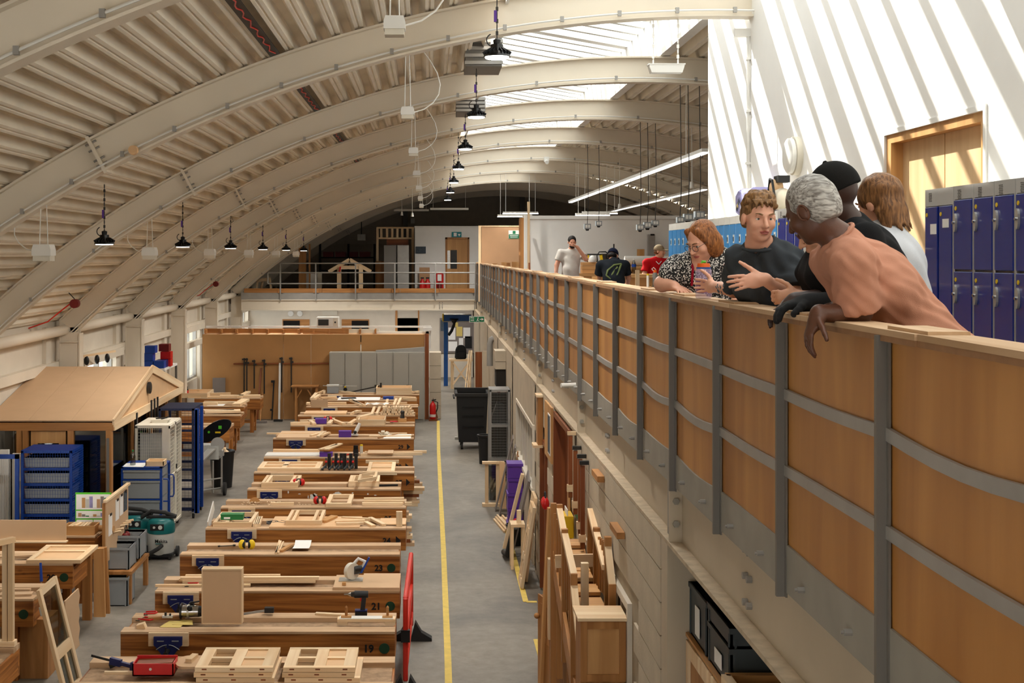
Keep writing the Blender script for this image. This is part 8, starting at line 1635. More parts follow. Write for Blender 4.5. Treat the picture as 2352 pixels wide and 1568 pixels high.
def torso(B, pel, che, nk, shL, shR, A, s=1.0, inf=0.0, belly=.11, wid=.165):
    pel, che, nk = map(np.asarray, (pel, che, nk)); ax = nrm(che-pel); r = nrm(np.asarray(shR)-np.asarray(shL)); f = nrm(np.cross(ax, r)); R = np.array([r, f, ax]); mid = (pel+che)/2
    B.ell(pel, (wid+inf, .12*s+inf, .15+inf), R, .04); B.ell(mid, (wid*.94+inf, belly+inf, .19+inf), R, .05); B.ell(che, (wid*1.05+inf, .115*s+inf, .17+inf), R, .05)
    B.cone(shL, shR, .062*s+inf, .062*s+inf, .04)
    for sh in (shL, shR): B.cone(nk+ax*.0, np.asarray(sh)*.75+che*.25, .048+inf, .05+inf, .04)
def hairy(F, g, name, m, amp=.006, fr=120): F.folds(amp, [(V3(1, .3, .2), fr), (V3(.2, 1, .4), fr*.8), (V3(.3, .2, 1), fr*.6)], 3); return F.build(name, m, g, 1)
def collar(g, c, n, r, m):
    n = nrm(n); a = nrm(np.cross(n, V3(0, 1, .1))); b = np.cross(n, a); build(MB().tube([Vector(c+r*(a*math.cos(t)+b*math.sin(t))) for t in np.linspace(0, 2*math.pi, 33)], .0085, 8), 'collar', m, g, True)
def person(label, base, skinm, grp=None):
    o = thing('person', label, 'person', base, grp); o['skin'] = skinm; return o
FZ = MZ
def bounds(*P, m=.2): P = np.array(P); return P.min(0)-m, P.max(0)+m
# ---------------------------------------------------------------- 1. man in the salmon T-shirt leaning over the balustrade
pel, che, nk = V3(1.99, 5.02, 4.02), V3(1.72, 5.0, 4.345), V3(1.575, 5.0, 4.505); hc = V3(1.462, 5.0, 4.628); A = axes((-.60, .66, -.46), (-.42, .22, .88))
sL, sR = V3(1.555, 4.80, 4.43), V3(1.60, 5.19, 4.42); eL, wL = V3(1.60, 4.86, 4.235), V3(1.437, 4.82, 4.232); eR, wR = V3(1.70, 5.20, 4.26), V3(1.60, 5.02, 4.262)
g = person('leaning man with short grey hair and a salmon T-shirt, arms over the balustrade', (2.1, 5.0, MZ), 'skin_dark')
an = [V3(2.22, 4.9, FZ+.08), V3(2.3, 5.15, FZ+.08)]; kn = [V3(2.12, 4.9, 3.55), V3(2.16, 5.14, 3.55)]
lo, hi = bounds(pel, hc, sL, sR, wL, wR, an[0], an[1], m=.17); lo[2] = FZ; B = Field(lo, hi, .0055)
torso(B, pel, che, nk, sL, sR, A); B.cone(nk, hc-A[2]*.06, .062, .058, .03); L = headsdf(B, hc, A, 1.03)
limb(B, sL, eL, wL, .054, .046, .030); limb(B, sR, eR, wR, .054, .044, .030)
hand(B, wL, (-.42, -.12, -.85), (.75, .1, -.5), (0, -1, .2), (.40, .52, .62, .7), .25, 1.0); hand(B, wR, (-.5, -.8, -.05), (0, 0, -1), (-1, 0, 0), (.3, .3, .3, .3), .3, 1.0)
legs(B, pel+V3(.03, -.1, -.05), pel+V3(.03, .1, -.05), kn, an, (-1, 0, 0)); B.build('body', 'skin_dark', g); face(g, L, A, 1.03, 'iris_dark', 'hair_grey', 'lip_dark')
S_ = Field(lo, hi, .0065); torso(S_, pel+V3(.0, 0, .02), che, nk-.02*nrm(nk-che), sL, sR, A, 1.0, .018)
eS = sL+(eL-sL)*.92; S_.cone(sL, eS, .072, .088, .03, True); eS2 = sR+(eR-sR)*.85; S_.cone(sR, eS2, .072, .080, .04, True); S_.cone(nk+V3(-.02, 0, .03), nk+V3(-.1, 0, .11), .054, .054, .006, sub=True)
S_.plane(pel+V3(.02, 0, -.03), pel-che); S_.folds(.0065, [(V3(.5, .2, 1), 130), (V3(1, .3, .7), 85), (V3(.3, 1, .8), 95)], 2); S_.build('t_shirt', 'shirt_orange', g, 4); collar(g, nk+V3(-.012, 0, .012), hc-nk, .074, 'shirt_orange')
T_ = Field(lo, hi, .009); legs(T_, pel+V3(.03, -.1, -.05), pel+V3(.03, .1, -.05), kn, an, (-1, 0, 0), 1.25); T_.ell(pel+V3(.01, 0, -.02), (.15, .19, .17), None, .04); T_.plane(pel+V3(0, 0, .03), che-pel); T_.build('trousers', 'trousers', g)
H_ = Field(hc-.17, hc+.17, .0045); H_.ell(L(0, -.022, .026), (.083, .100, .098), A, .01, cut=(L(0, .052, .03), nrm(A[1]*.8-A[2]*.35))); H_.ell(L(0, -.045, -.02), (.076, .068, .075), A, .02)
H_.plane(L(0, -.06, -.072), -A[2]); H_.ell(L(0, .075, -.07), (.09, .085, .10), A, .015, True)
for q in (-1, 1): H_.ell(L(q*.085, .0, -.02), (.022, .03, .04), A, .01, True)
hairy(H_, g, 'hair', 'hair_grey', .002, 190)
ear = [Vector(L(-.084+.004*math.sin(t), -.006+.02*math.cos(t), -.012+.029*math.sin(t))) for t in np.linspace(-1.6, 3.2, 14)]; build(MB().tube(ear, .004, 6), 'ear_rim', 'skin_dark', g, True)
# ---------------------------------------------------------------- 2. man in the dark grey T-shirt, gesturing, holding the bottle
pel, che, nk = V3(1.80, 6.62, 4.00), V3(1.665, 6.52, 4.36), V3(1.632, 6.46, 4.50); hc = V3(1.617, 6.40, 4.636); A = axes((.10, -.97, -.12), (.02, -.1, 1))
sR, sL = V3(1.568, 6.58, 4.43), V3(1.785, 6.50, 4.43); eR, wR = V3(1.605, 6.86, 4.268), V3(1.562, 7.16, 4.275); eL, wL = V3(1.79, 6.32, 4.225), V3(1.585, 6.18, 4.335)
g = person('man with curly brown hair in a dark grey T-shirt gesturing over the balustrade', (1.95, 6.7, MZ), 'skin_pale')
an = [V3(1.98, 6.55, FZ+.08), V3(1.98, 6.85, FZ+.08)]; kn = [V3(1.88, 6.56, 3.52), V3(1.88, 6.8, 3.52)]
lo, hi = bounds(pel, hc, sL, sR, wL, wR, an[0], an[1], m=.17); lo[2] = FZ; B = Field(lo, hi, .0055)
torso(B, pel, che, nk, sL, sR, A, .95, 0, .10, .125); B.cone(nk, hc-A[2]*.06, .060, .057, .03); L = headsdf(B, hc, A, .98)
limb(B, sR, eR, wR, .050, .042, .029); limb(B, sL, eL, wL, .050, .043, .028)
hand(B, wR, (-.25, .95, .02), (-.9, -.25, 0), (0, 0, 1), (.35, .4, .45, .5), .6, .98); hand(B, wL, (-.97, -.1, -.12), (-.1, .9, -.25), (.05, -.2, 1), (.10, .14, .18, .22), .05, 1.0, .09)
legs(B, pel+V3(0, -.1, -.05), pel+V3(0, .1, -.05), kn, an, (-1, -.3, 0)); B.build('body', 'skin_pale', g); face(g, L, A, .98, 'iris', 'hair_brown')
S_ = Field(lo, hi, .0065); torso(S_, pel, che, nk-V3(0, 0, .022), sL, sR, A, .95, .016, .102, .128); S_.cone(sR, sR+(eR-sR)*.78, .066, .074, .03, True); S_.cone(sL, sL+(eL-sL)*.78, .066, .076, .03, True); S_.folds(.009, [(V3(.8, .2, .6), 85), (V3(.3, .3, 1), 60)], 4); S_.cone(nk+V3(-.005, -.015, .0), nk+V3(-.01, -.06, .14), .066, .075, .004, sub=True)
S_.plane(pel+V3(0, 0, -.05), pel-che); S_.build('t_shirt', 'shirt_grey', g, 6); collar(g, nk+V3(.002, -.006, -.012), hc-nk+V3(0, .03, 0), .079, 'shirt_grey')
T_ = Field(lo, hi, .009); legs(T_, pel+V3(0, -.1, -.05), pel+V3(0, .1, -.05), kn, an, (-1, -.3, 0), 1.25); T_.ell(pel+V3(0, 0, -.02), (.15, .17, .15), None, .04); T_.plane(pel+V3(0, 0, .03), V3(0, 0, 1)); T_.build('trousers', 'trousers', g)
H_ = Field(hc-.18, hc+.2, .0045); r4 = np.random.RandomState(4)
H_.ell(L(0, -.02, .036), (.079, .094, .088), A, .01); H_.ell(L(0, -.05, -.01), (.078, .062, .075), A, .02)
for i in range(110):
    a = r4.uniform(-2.6, 2.6); b = r4.uniform(.62 if abs(a) < 1.0 else .1, 1.35); p = L(.078*math.sin(a)*math.cos(b*.8), .080*math.cos(a)*math.cos(b)*.95-.005, .042+.082*math.sin(b)); H_.ell(p, r4.uniform(.009, .018), None, .004)
for i in range(13): x = -.054+.009*i; H_.cone(L(x, .066, .086), L(x+.010*math.sin(i*2), .088-.1*x*x*40, .060+.016*math.sin(i*2.3)), .009, .003, .004)
H_.ell(L(0, .115, -.03), (.07, .062, .092), A, .008, True); H_.plane(L(0, -.05, -.06), -A[2])
for q in (-1, 1): H_.ell(L(q*.085, .002, -.022), (.02, .028, .03), A, .008, True)
hairy(H_, g, 'hair', 'hair_brown', .003, 190)
wv = Vector(wR); ev = Vector(eR); tp = [ev.lerp(wv, t) for t in np.linspace(.2, .55, 5)]
for i in range(9):
    t = .18+.045*i; p = ev.lerp(wv, t)+Vector((-.036, -.012*math.sin(i*2), .016*math.cos(i*1.7))); build(MB().tube([p+Vector((.002, -.008, -.012)), p+Vector((-.002, .004, 0)), p+Vector((.002, .012, .012*math.cos(i)))], .0028, 5), 'tattoo_line', 'print', g)
# water bottle on the cap
c = Vector((1.542, 7.33, RT+.0235)); b_ = thing('water_bottle', 'lilac sports bottle with an orange lid standing on the balustrade cap', 'bottle', c)
m, n_, l_, p_ = _base('bottle_plastic'); p_.inputs['Base Color'].default_value = C(196, 170, 205); p_.inputs['Roughness'].default_value = .12; p_.inputs['Alpha'].default_value = .38
m, n_, l_, p_ = _base('juice'); p_.inputs['Base Color'].default_value = C(150, 70, 130); p_.inputs['Roughness'].default_value = .2; p_.inputs['Alpha'].default_value = .8
build(MB().lathe([(.040, 0), (.046, .006), (.046, .150), (.040, .165), (.034, .170), (.034, .174)], c, 28), 'bottle_body', 'bottle_plastic', b_, True); build(MB().lathe([(.042, .03), (.044, .034), (.044, .098), (.0001, .099)], c, 24), 'drink', 'juice', b_, True); build(MB().cyl(c+Vector((0, 0, .166)), c+Vector((0, 0, .174)), .041, n=24), 'blue_ring', 'crane_blue', b_, True); build(MB().cyl(c+Vector((0, 0, .174)), c+Vector((0, 0, .196)), .037, .034, 24), 'lid', 'orange', b_, True); build(MB().tube([c+Vector((-.01, 0, .196)), c+Vector((-.008, 0, .205)), c+Vector((.012, 0, .203))], .007, 8), 'spout', 'lime', b_, True)
# ---------------------------------------------------------------- 3. woman in the black and white dress
pel, che, nk = V3(1.86, 8.42, 4.0), V3(1.765, 8.36, 4.33), V3(1.742, 8.32, 4.445); hc = V3(1.727, 8.26, 4.545); A = axes((-.74, -.46, -.48), (-.32, -.2, .93))
sR, sL = V3(1.61, 8.40, 4.375), V3(1.90, 8.34, 4.395); eR, wR = V3(1.50, 8.40, 4.262), V3(1.555, 8.27, 4.252); eL, wL = V3(1.99, 8.30, 4.19), V3(1.86, 8.10, 4.10)
g = person('woman with a copper bob, glasses and black and white print dress at the balustrade', (1.95, 8.45, MZ), 'skin_pale')
an = [V3(1.98, 8.35, FZ+.08), V3(1.98, 8.58, FZ+.08)]; kn = [V3(1.92, 8.35, 3.5), V3(1.92, 8.55, 3.5)]
lo, hi = bounds(pel, hc, sL, sR, wL, wR, eR, an[0], an[1], m=.18); lo[2] = FZ; B = Field(lo, hi, .0055)
torso(B, pel, che, nk, sL, sR, A, 1.05, 0, .14, .17); B.cone(nk-V3(0, 0, .03), hc-A[2]*.06, .062, .058, .03); L = headsdf(B, hc, A, 1.02, 1.1)
limb(B, sR, eR, wR, .054, .050, .032); limb(B, sL, eL, wL, .054, .046, .03)
hand(B, wR, (.30, -.90, -.28), (.1, -.3, -1), (.9, .2, 0), (.25, .25, .25, .25), .2, .95, .16); hand(B, wL, (-.5, -.5, -.5), (0, .3, -1), (1, 0, 0), (.4,)*4, .3, .95)
legs(B, pel+V3(0, -.09, -.05), pel+V3(0, .09, -.05), kn, an, (-1, -.3, 0)); B.build('body', 'skin_pale', g); face(g, L, A, 1.02, 'iris', 'hair_mid')
S_ = Field(lo, hi, .0065); torso(S_, pel, che, nk-V3(0, 0, .04), sL, sR, A, 1.05, .017, .145, .175); S_.ell(sR+(eR-sR)*.42+V3(0, 0, .0), (.085, .085, .10), None, .03, cut=(sR+(eR-sR)*.95, nrm(eR-sR))); S_.ell(sL+(eL-sL)*.40, (.085, .08, .10), None, .03, cut=(sL+(eL-sL)*.85, nrm(eL-sL)))
S_.cone(pel, pel+V3(.04, .02, -.55), .19, .26, .05, True); S_.cone(nk+V3(-.03, -.07, -.06), nk+V3(-.02, -.04, .10), .045, .085, .01, sub=True); S_.folds(.004, [(V3(.8, .2, .6), 60), (V3(.3, .8, .3), 45)], 6); S_.build('dress', 'dress_print', g)
H_ = Field(hc-.19, hc+.18, .0045); H_.ell(L(0, -.022, .03), (.082, .100, .094), A, .01); 
for q in (-1, 1): H_.ell(L(q*.062, -.025, -.04), (.042, .072, .095), A, .02); H_.cone(L(q*.045, .045, .08), L(q*.080, .018, -.03), .022, .014, .015)
H_.ell(L(0, -.075, -.045), (.075, .045, .08), A, .02); H_.ell(L(.0, .105, -.035), (.066, .085, .105), A, .008, True); H_.plane(L(0, 0, -.125), -A[2]+A[1]*.25); hairy(H_, g, 'hair', 'hair_red', .0016, 150)
for q in (-1, 1):
    ring = [Vector(L(q*.033+.024*math.cos(t), .108-.004*abs(math.cos(t)), -.008+.019*math.sin(t))) for t in np.linspace(0, 2*math.pi, 17)]; build(MB().tube(ring, .0018, 5), 'glasses_rim', 'dark_steel', g, True); build(MB().tube([Vector(L(q*.057, .103, .0)), Vector(L(q*.079, .04, .004)), Vector(L(q*.08, -.005, -.005))], .0015, 5), 'glasses_arm', 'dark_steel', g, True)
build(MB().tube([Vector(L(-.009, .111, -.004)), Vector(L(.009, .111, -.004))], .0015, 5), 'glasses_bridge', 'dark_steel', g)
for (p, q) in ((sL+V3(-.05, -.02, .07), sL+V3(-.02, -.135, -.16)), (sR+V3(.06, -.06, .055), sR+V3(.05, -.15, -.12))): build(MB().tube([Vector(p), Vector((p+q)/2+V3(0, -.06, .02)), Vector(q)], .008, 6), 'bag_strap', 'strap_red', g, True)
build(MB().tube([Vector(nk+V3(.075, -.0, .0)), Vector(nk+V3(.04, -.12, -.08)), Vector(nk+V3(.0, -.15, -.16))], .003, 5), 'necklace', 'black', g, True)
# ---------------------------------------------------------------- 4. man in the black cap
pel, che, nk = V3(2.08, 5.52, 4.05), V3(1.86, 5.50, 4.42), V3(1.765, 5.48, 4.575); hc = V3(1.69, 5.46, 4.70); A = axes((-.80, .50, -.33), (-.35, .1, .93))
sL, sR = V3(1.77, 5.30, 4.50), V3(1.80, 5.68, 4.49); eL, wL = V3(1.80, 5.40, 4.268), V3(1.575, 5.43, 4.25); eR, wR = V3(1.80, 5.8, 4.27), V3(1.62, 5.8, 4.25)
g = person('man in a black baseball cap and black top behind the salmon shirt', (2.15, 5.5, MZ), 'skin_deep')
an = [V3(2.25, 5.42, FZ+.08), V3(2.28, 5.65, FZ+.08)]; kn = [V3(2.17, 5.42, 3.55), V3(2.18, 5.64, 3.55)]
lo, hi = bounds(pel, hc, sL, sR, wL, wR, an[0], an[1], m=.17); lo[2] = FZ; B = Field(lo, hi, .0065)
torso(B, pel, che, nk, sL, sR, A); B.cone(nk, hc-A[2]*.06, .062, .060, .03); L = headsdf(B, hc, A, 1.02); limb(B, sL, eL, wL, .052, .044, .03); limb(B, sR, eR, wR, .052, .044, .03)
hand(B, wL, (-.9, -.05, -.12), (.1, 0, -1), (0, -1, 0), (.6, .65, .7, .7), .5, 1.0); hand(B, wR, (-.8, 0, -.5), (0, 0, -1), (0, 1, 0), (.5,)*4, .4); legs(B, pel+V3(0, -.1, -.05), pel+V3(0, .1, -.05), kn, an, (-1, 0, 0)); B.build('body', 'skin_deep', g); face(g, L, A, 1.02, 'iris_dark', 'hair_black', 'lip_dark')
S_ = Field(lo, hi, .008); torso(S_, pel, che, nk-V3(0, 0, .01), sL, sR, A, 1.0, .018); S_.cone(sL, sL+(eL-sL)*.7, .07, .075, .03, True); S_.cone(sR, sR+(eR-sR)*.7, .07, .075, .03, True); S_.folds(.004, [(V3(.5, .2, 1), 55)], 1); S_.build('t_shirt', 'shirt_black', g)
T_ = Field(lo, hi, .010); legs(T_, pel+V3(0, -.1, -.05), pel+V3(0, .1, -.05), kn, an, (-1, 0, 0), 1.25); T_.ell(pel+V3(0, 0, -.02), (.15, .17, .15), None, .04); T_.plane(pel+V3(0, 0, .03), V3(0, 0, 1)); T_.build('trousers', 'trousers', g)
H_ = Field(hc-.22, hc+.22, .005); H_.ell(L(0, -.018, .03), (.088, .108, .108), A, .01, cut=(L(0, 0, .002), -A[2]-A[1]*.10)); H_.ell(L(0, .125, .018), (.078, .075, .010), A, .008); H_.ell(L(0, -.016, .139), (.010, .010, .006), A, .003); H_.build('cap', 'cap_black', g, 1)
W_ = Field(wL-.16, wL+.16, .005); W_.cone(wL+(eL-wL)*.30, wL, .034, .032, .01); hand(W_, wL, (-.9, -.05, -.12), (.1, 0, -1), (0, -1, 0), (.6, .65, .7, .7), .5, 1.0); W_.F -= .006; W_.build('glove', 'fabric_black', g)
# ---------------------------------------------------------------- 5. person in black with dark curls, fist on the cap
pel, che, nk = V3(1.98, 6.04, 3.98), V3(1.86, 6.02, 4.31), V3(1.815, 6.0, 4.44); hc = V3(1.775, 5.96, 4.565); A = axes((-.86, -.05, -.45), (-.4, 0, .9))
sL, sR = V3(1.765, 5.84, 4.37), V3(1.83, 6.22, 4.37); eL, wL = V3(1.80, 5.80, 4.26), V3(1.685, 5.94, 4.258); eR, wR = V3(1.92, 6.3, 4.15), V3(1.86, 6.2, 3.95)
g = person('person with dark curls in a black top, fist resting on the balustrade', (2.05, 6.05, MZ), 'skin_tan')
an = [V3(2.15, 5.95, FZ+.08), V3(2.15, 6.2, FZ+.08)]; kn = [V3(2.06, 5.95, 3.5), V3(2.06, 6.18, 3.5)]; lo, hi = bounds(pel, hc, sL, sR, wL, wR, an[0], an[1], m=.17); lo[2] = FZ; B = Field(lo, hi, .0065)
torso(B, pel, che, nk, sL, sR, A, .95); B.cone(nk, hc-A[2]*.06, .055, .054, .03); L = headsdf(B, hc, A, .95); limb(B, sL, eL, wL, .05, .042, .029); limb(B, sR, eR, wR, .05, .042, .029); hand(B, wL, (-.95, .12, -.02), (.1, 1, -.1), (0, 0, 1), (1.3, 1.35, 1.35, 1.35), .9, 1.0, .0); hand(B, wR, (-.8, 0, -.5), (0, 0, -1), (0, 1, 0), (.5,)*4, .4); legs(B, pel+V3(0, -.1, -.05), pel+V3(0, .1, -.05), kn, an, (-1, 0, 0)); B.build('body', 'skin_tan', g); face(g, L, A, .95, 'iris_dark', 'hair_black', mouth=False)
S_ = Field(lo, hi, .008); torso(S_, pel, che, nk-V3(0, 0, .01), sL, sR, A, .95, .02); S_.cone(sL, eL, .075, .07, .03); S_.cone(eL, eL+(wL-eL)*.4, .062, .05, .02, True); S_.cone(sR, eR, .07, .065, .03); S_.folds(.004, [(V3(.5, .2, 1), 55)], 1); S_.build('sweatshirt', 'shirt_black', g)
T_ = Field(lo, hi, .010); legs(T_, pel+V3(0, -.1, -.05), pel+V3(0, .1, -.05), kn, an, (-1, 0, 0), 1.25); T_.ell(pel+V3(0, 0, -.02), (.15, .17, .15), None, .04); T_.build('trousers', 'trousers', g)
H_ = Field(hc-.17, hc+.18, .006); H_.ell(L(0, -.02, .04), (.086, .1, .088), A, .01)
for i in range(40): a, b = r4.uniform(-2.6, 2.6), r4.uniform(-.4, 1.3); H_.ell(L(.085*math.sin(a)*math.cos(b), .088*math.cos(a)*math.cos(b)-.015, .04+.088*math.sin(b)), r4.uniform(.012, .02), None, .006)
H_.ell(L(0, .11, -.05), (.06, .08, .085), A, .01, True); H_.build('hair', 'hair_black', g, 1)
# ---------------------------------------------------------------- 6. person with long brown hair in a pale T-shirt
pel, che, nk = V3(2.12, 5.75, 4.02), V3(2.07, 5.80, 4.39), V3(2.03, 5.82, 4.55); hc = V3(2.015, 5.85, 4.685); A = axes((-.55, .8, -.25), (-.2, .15, .95))
sL, sR = V3(1.93, 5.68, 4.46), V3(2.13, 5.96, 4.46); eL, wL = V3(1.98, 5.72, 4.22), V3(1.86, 5.92, 4.2); eR, wR = V3(2.2, 6.08, 4.2), V3(2.02, 6.12, 4.15)
g = person('person with shaggy brown hair and a pale T-shirt seen from behind', (2.25, 5.8, MZ), 'skin_pale')
an = [V3(2.30, 5.70, FZ+.08), V3(2.38, 5.95, FZ+.08)]; kn = [V3(2.25, 5.72, 3.55), V3(2.3, 5.93, 3.55)]; lo, hi = bounds(pel, hc, sL, sR, wL, wR, an[0], an[1], m=.17); lo[2] = FZ; B = Field(lo, hi, .0075)
torso(B, pel, che, nk, sL, sR, A, .95); B.cone(nk, hc-A[2]*.06, .056, .055, .03); L = headsdf(B, hc, A, .98); limb(B, sL, eL, wL, .05, .042, .029); limb(B, sR, eR, wR, .05, .042, .029); hand(B, wL, (-.8, .2, -.5), (0, 0, -1), (0, -1, 0), (.5,)*4, .4); hand(B, wR, (-.8, 0, -.5), (0, 0, -1), (0, 1, 0), (.5,)*4, .4); legs(B, pel+V3(0, -.1, -.05), pel+V3(0, .1, -.05), kn, an, (-1, .5, 0)); B.build('body', 'skin_pale', g); face(g, L, A, .98)
S_ = Field(lo, hi, .008); torso(S_, pel, che, nk-V3(0, 0, .01), sL, sR, A, .95, .02); S_.cone(sL, sL+(eL-sL)*.7, .07, .075, .03, True); S_.cone(sR, sR+(eR-sR)*.7, .07, .075, .03, True); S_.folds(.004, [(V3(.5, .2, 1), 50)], 1); S_.build('t_shirt', 'shirt_pale', g)
T_ = Field(lo, hi, .010); legs(T_, pel+V3(0, -.1, -.05), pel+V3(0, .1, -.05), kn, an, (-1, .5, 0), 1.25); T_.ell(pel+V3(0, 0, -.02), (.15, .17, .15), None, .04); T_.plane(pel+V3(0, 0, .03), V3(0, 0, 1)); T_.build('trousers', 'trousers', g)
H_ = Field(hc-.2, hc+.19, .005); H_.ell(L(0, -.02, .032), (.088, .104, .1), A, .01); H_.ell(L(0, -.055, -.05), (.085, .06, .10), A, .02); H_.ell(L(0, .1, -.04), (.065, .08, .09), A, .01, True)
for i in range(16): a = -1.3+2.6*i/15; H_.cone(L(.085*math.sin(a), -.07*math.cos(a)-.02, -.05), L(.088*math.sin(a)+.01, -.085*math.cos(a)-.02, -.125-.015*(i % 3)), .016, .005, .01)
hairy(H_, g, 'hair', 'hair_mid', .004, 120)
# ---------------------------------------------------------------- far people: simpler grids, same build
def far_person(label, base, skinm, pel, che, nk, hc, A, sL, sR, eL, wL, eR, wR, shirt, hairfn, h=.011, hd=((-.1, 0, -1), (-.1, 0, -1)), leg=True, sleeve=.7, belly=.12):
    g = person(label, base, skinm); pel, che, nk, hc, sL, sR, eL, wL, eR, wR = map(np.array, (pel, che, nk, hc, sL, sR, eL, wL, eR, wR)); fw = V3(A[1][0], A[1][1], 0); fw = nrm(fw); rt = nrm(np.cross(fw, V3(0, 0, 1)))
    hl = [pel-rt*.1+V3(0, 0, -.05), pel+rt*.1+V3(0, 0, -.05)]; an = [V3(p[0], p[1], FZ+.08) for p in (base-rt*.12, base+rt*.12)]; kn = [(hl[i]+an[i])/2+fw*.03 for i in (0, 1)]
    lo, hi = bounds(pel, hc, sL, sR, wL, wR, eL, eR, an[0], an[1], m=.19); lo[2] = FZ; B = Field(lo, hi, h); torso(B, pel, che, nk, sL, sR, A, 1, 0, belly); B.cone(nk, hc-A[2]*.06, .06, .057, .03); L = headsdf(B, hc, A, 1.0); limb(B, sL, eL, wL, .055, .046, .032); limb(B, sR, eR, wR, .055, .046, .032)
    hand(B, wL, hd[0], (0, 0, -1) if abs(hd[0][2]) < .8 else (1, 0, 0), rt, (.3,)*4, .3, 1.1, k=.008); hand(B, wR, hd[1], (0, 0, -1) if abs(hd[1][2]) < .8 else (-1, 0, 0), -rt, (.3,)*4, .3, 1.1, k=.008); legs(B, hl[0], hl[1], kn, an, fw); B.build('body', skinm, g, 1); face(g, L, A, 1.0, mouth=False)
    S_ = Field(lo, hi, h); torso(S_, pel, che, nk-V3(0, 0, .01), sL, sR, A, 1.0, .022, belly); S_.cone(sL, sL+(eL-sL)*sleeve, .075, .08, .03, True); S_.cone(sR, sR+(eR-sR)*sleeve, .075, .08, .03, True); S_.folds(.005, [(V3(.5, .2, 1), 40)], 1); S_.plane(pel+nrm(pel-che)*.10, pel-che); S_.build('t_shirt', shirt, g, 1)
    T_ = Field(lo, hi, .014); legs(T_, hl[0], hl[1], kn, an, fw, 1.25); T_.ell(pel+V3(0, 0, -.03), (.15, .17, .15), None, .04); T_.build('trousers', 'trousers', g, 1); hairfn(g, L, A, hc); return g
def cap_(m, back=False):
    def fn(g, L, A, hc):
        H = Field(hc-.2, hc+.2, .008); H.ell(L(0, -.018, .03), (.088, .106, .10), A, .01, cut=(L(0, 0, .012), -A[2])); H.ell(L(0, .12, .025), (.07, .07, .012), A, .01); H.build('cap', m, g, 1); Q = Field(hc-.17, hc+.17, .008); Q.ell(L(0, -.04, -.02), (.08, .075, .06), A, .02); Q.plane(L(0, 0, -.06), -A[2]); Q.build('hair', 'hair_mid' if m == 'cap_khaki' else 'hair_black', g, 1)
    return fn
def short_(m, beard=False):
    def fn(g, L, A, hc):
        H = Field(hc-.18, hc+.18, .008); H.ell(L(0, -.02, .034), (.084, .10, .094), A, .01, cut=(L(0, .06, .05), nrm(A[1]-A[2]*.3))); H.build('hair', m, g, 1)
        if beard: Q = Field(hc-.18, hc+.18, .007); Q.ell(L(0, .038, -.08), (.058, .062, .048), A, .02); Q.ell(L(0, .12, -.06), (.02, .03, .012), A, .01, True); Q.build('beard', m, g, 1)
    return fn
Y = 26.4; A = axes((.05, -.96, -.25), (0, -.2, 1))
far_person('man in a white T-shirt with a dark beard rubbing his eyes, behind the balustrade', V3(2.86, Y+.05, MZ), 'skin_pale', (2.86, Y, 3.98), (2.87, Y, 4.36), (2.88, Y, 4.53), (2.89, Y-.04, 4.71), A, (3.08, Y-.02, 4.47), (2.67, Y, 4.48), (3.16, Y-.14, 4.36), (2.98, Y-.20, 4.60), (2.585, Y, 4.24), (2.56, Y-.05, 4.02), 'shirt_white', short_('hair_black', True), hd=((-.75, -.1, .55), (0, -.2, -1)), sleeve=.62, belly=.15)
Y = 21.0; A = axes((.45, .75, -.6), (.2, .45, .8))
g = far_person('person in a navy cap and black T-shirt with a green logo bending over a bench', V3(2.98, Y+.0, MZ), 'skin_pale', (2.98, Y, 3.88), (2.99, Y+.14, 4.20), (3.0, Y+.24, 4.34), (3.01, Y+.33, 4.43), A, (2.80, Y+.20, 4.28), (3.18, Y+.20, 4.28), (2.76, Y+.3, 4.05), (2.85, Y+.5, 4.0), (3.25, Y+.28, 4.08), (3.26, Y+.42, 3.98), 'shirt_navy', cap_('cap_navy'), hd=((.1, .6, -.5), (0, .8, -.4)), belly=.13)
def on_back(u, v): return Vector((2.985+u, Y-.118+(v+.2)*.36+.16*u*u*3, 4.10+v*.85))
logo = MB()
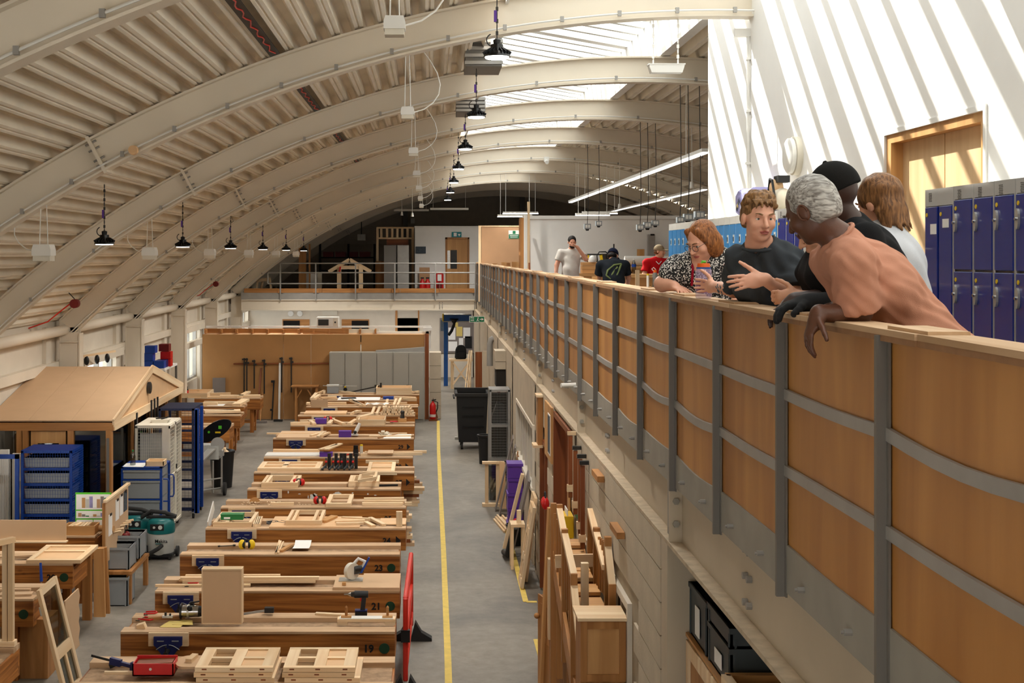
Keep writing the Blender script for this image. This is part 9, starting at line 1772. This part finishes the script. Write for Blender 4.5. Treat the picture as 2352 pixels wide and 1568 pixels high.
for pts in (((.13, .24), (.0, .22), (-.12, .12), (-.15, .02), (-.08, -.04), (.06, -.04)), ((.13, .24), (.08, .12), (.03, .02)), ((-.06, .02), (.0, .12), (.06, .18)), ((-.09, -.08), (-.11, -.15)), ((-.06, -.08), (-.085, -.15))): logo.tube([on_back(u*.9, w) for u, w in pts], .016, 6)
build(logo, 'shirt_logo', 'logo_green', g, True)
Y = 25.2; A = axes((.85, -.5, -.05), (0, 0, 1))
g = far_person('man in a red football shirt and khaki cap looking aside at the mezzanine bench', V3(4.36, Y+.1, MZ), 'skin_pale', (4.36, Y+.04, 3.82), (4.38, Y, 4.20), (4.41, Y, 4.36), (4.45, Y-.03, 4.52), A, (4.60, Y-.02, 4.30), (4.20, Y-.06, 4.30), (4.68, Y-.1, 4.06), (4.6, Y-.28, 3.98), (4.14, Y-.1, 4.06), (4.2, Y-.28, 3.96), 'shirt_red', cap_('cap_khaki'), hd=((-.3, -.6, -.3), (.3, -.6, -.3)))
build(MB().tube([(4.34, Y-.10, 4.35), (4.41, Y-.165, 4.27), (4.48, Y-.10, 4.34)], .009, 6), 'collar', 'paper', g, True); build(MB().prism([(4.475, Y-.165, 4.24), (4.515, Y-.165, 4.24), (4.515, Y-.165, 4.19), (4.495, Y-.165, 4.165), (4.475, Y-.165, 4.19)], (0, .02, 0)), 'crest', 'paper', g); build(MB().prism([(4.482, Y-.168, 4.233), (4.508, Y-.168, 4.233), (4.508, Y-.168, 4.192), (4.495, Y-.168, 4.175), (4.482, Y-.168, 4.192)], (0, .004, 0)), 'crest_field', 'navy', g)
for s in (-1, 1): build(MB().bar((4.40+s*.09, Y-.13, 4.27), (4.40+s*.15, Y-.10, 4.265), .01, .025), 'shoulder_patch', 'navy', g)
for o in bpy.data.objects:
    if o.parent and o.name.split('.')[0] in {'rib', 'bolt', 'casting_mark', 'conduit_clip', 'front_mesh', 'side_mesh', 'top_mesh', 'mesh', 'door_mesh', 'cooling_fins', 'chain', 'suspension', 'white_lines'}: o['kind'] = 'stuff'
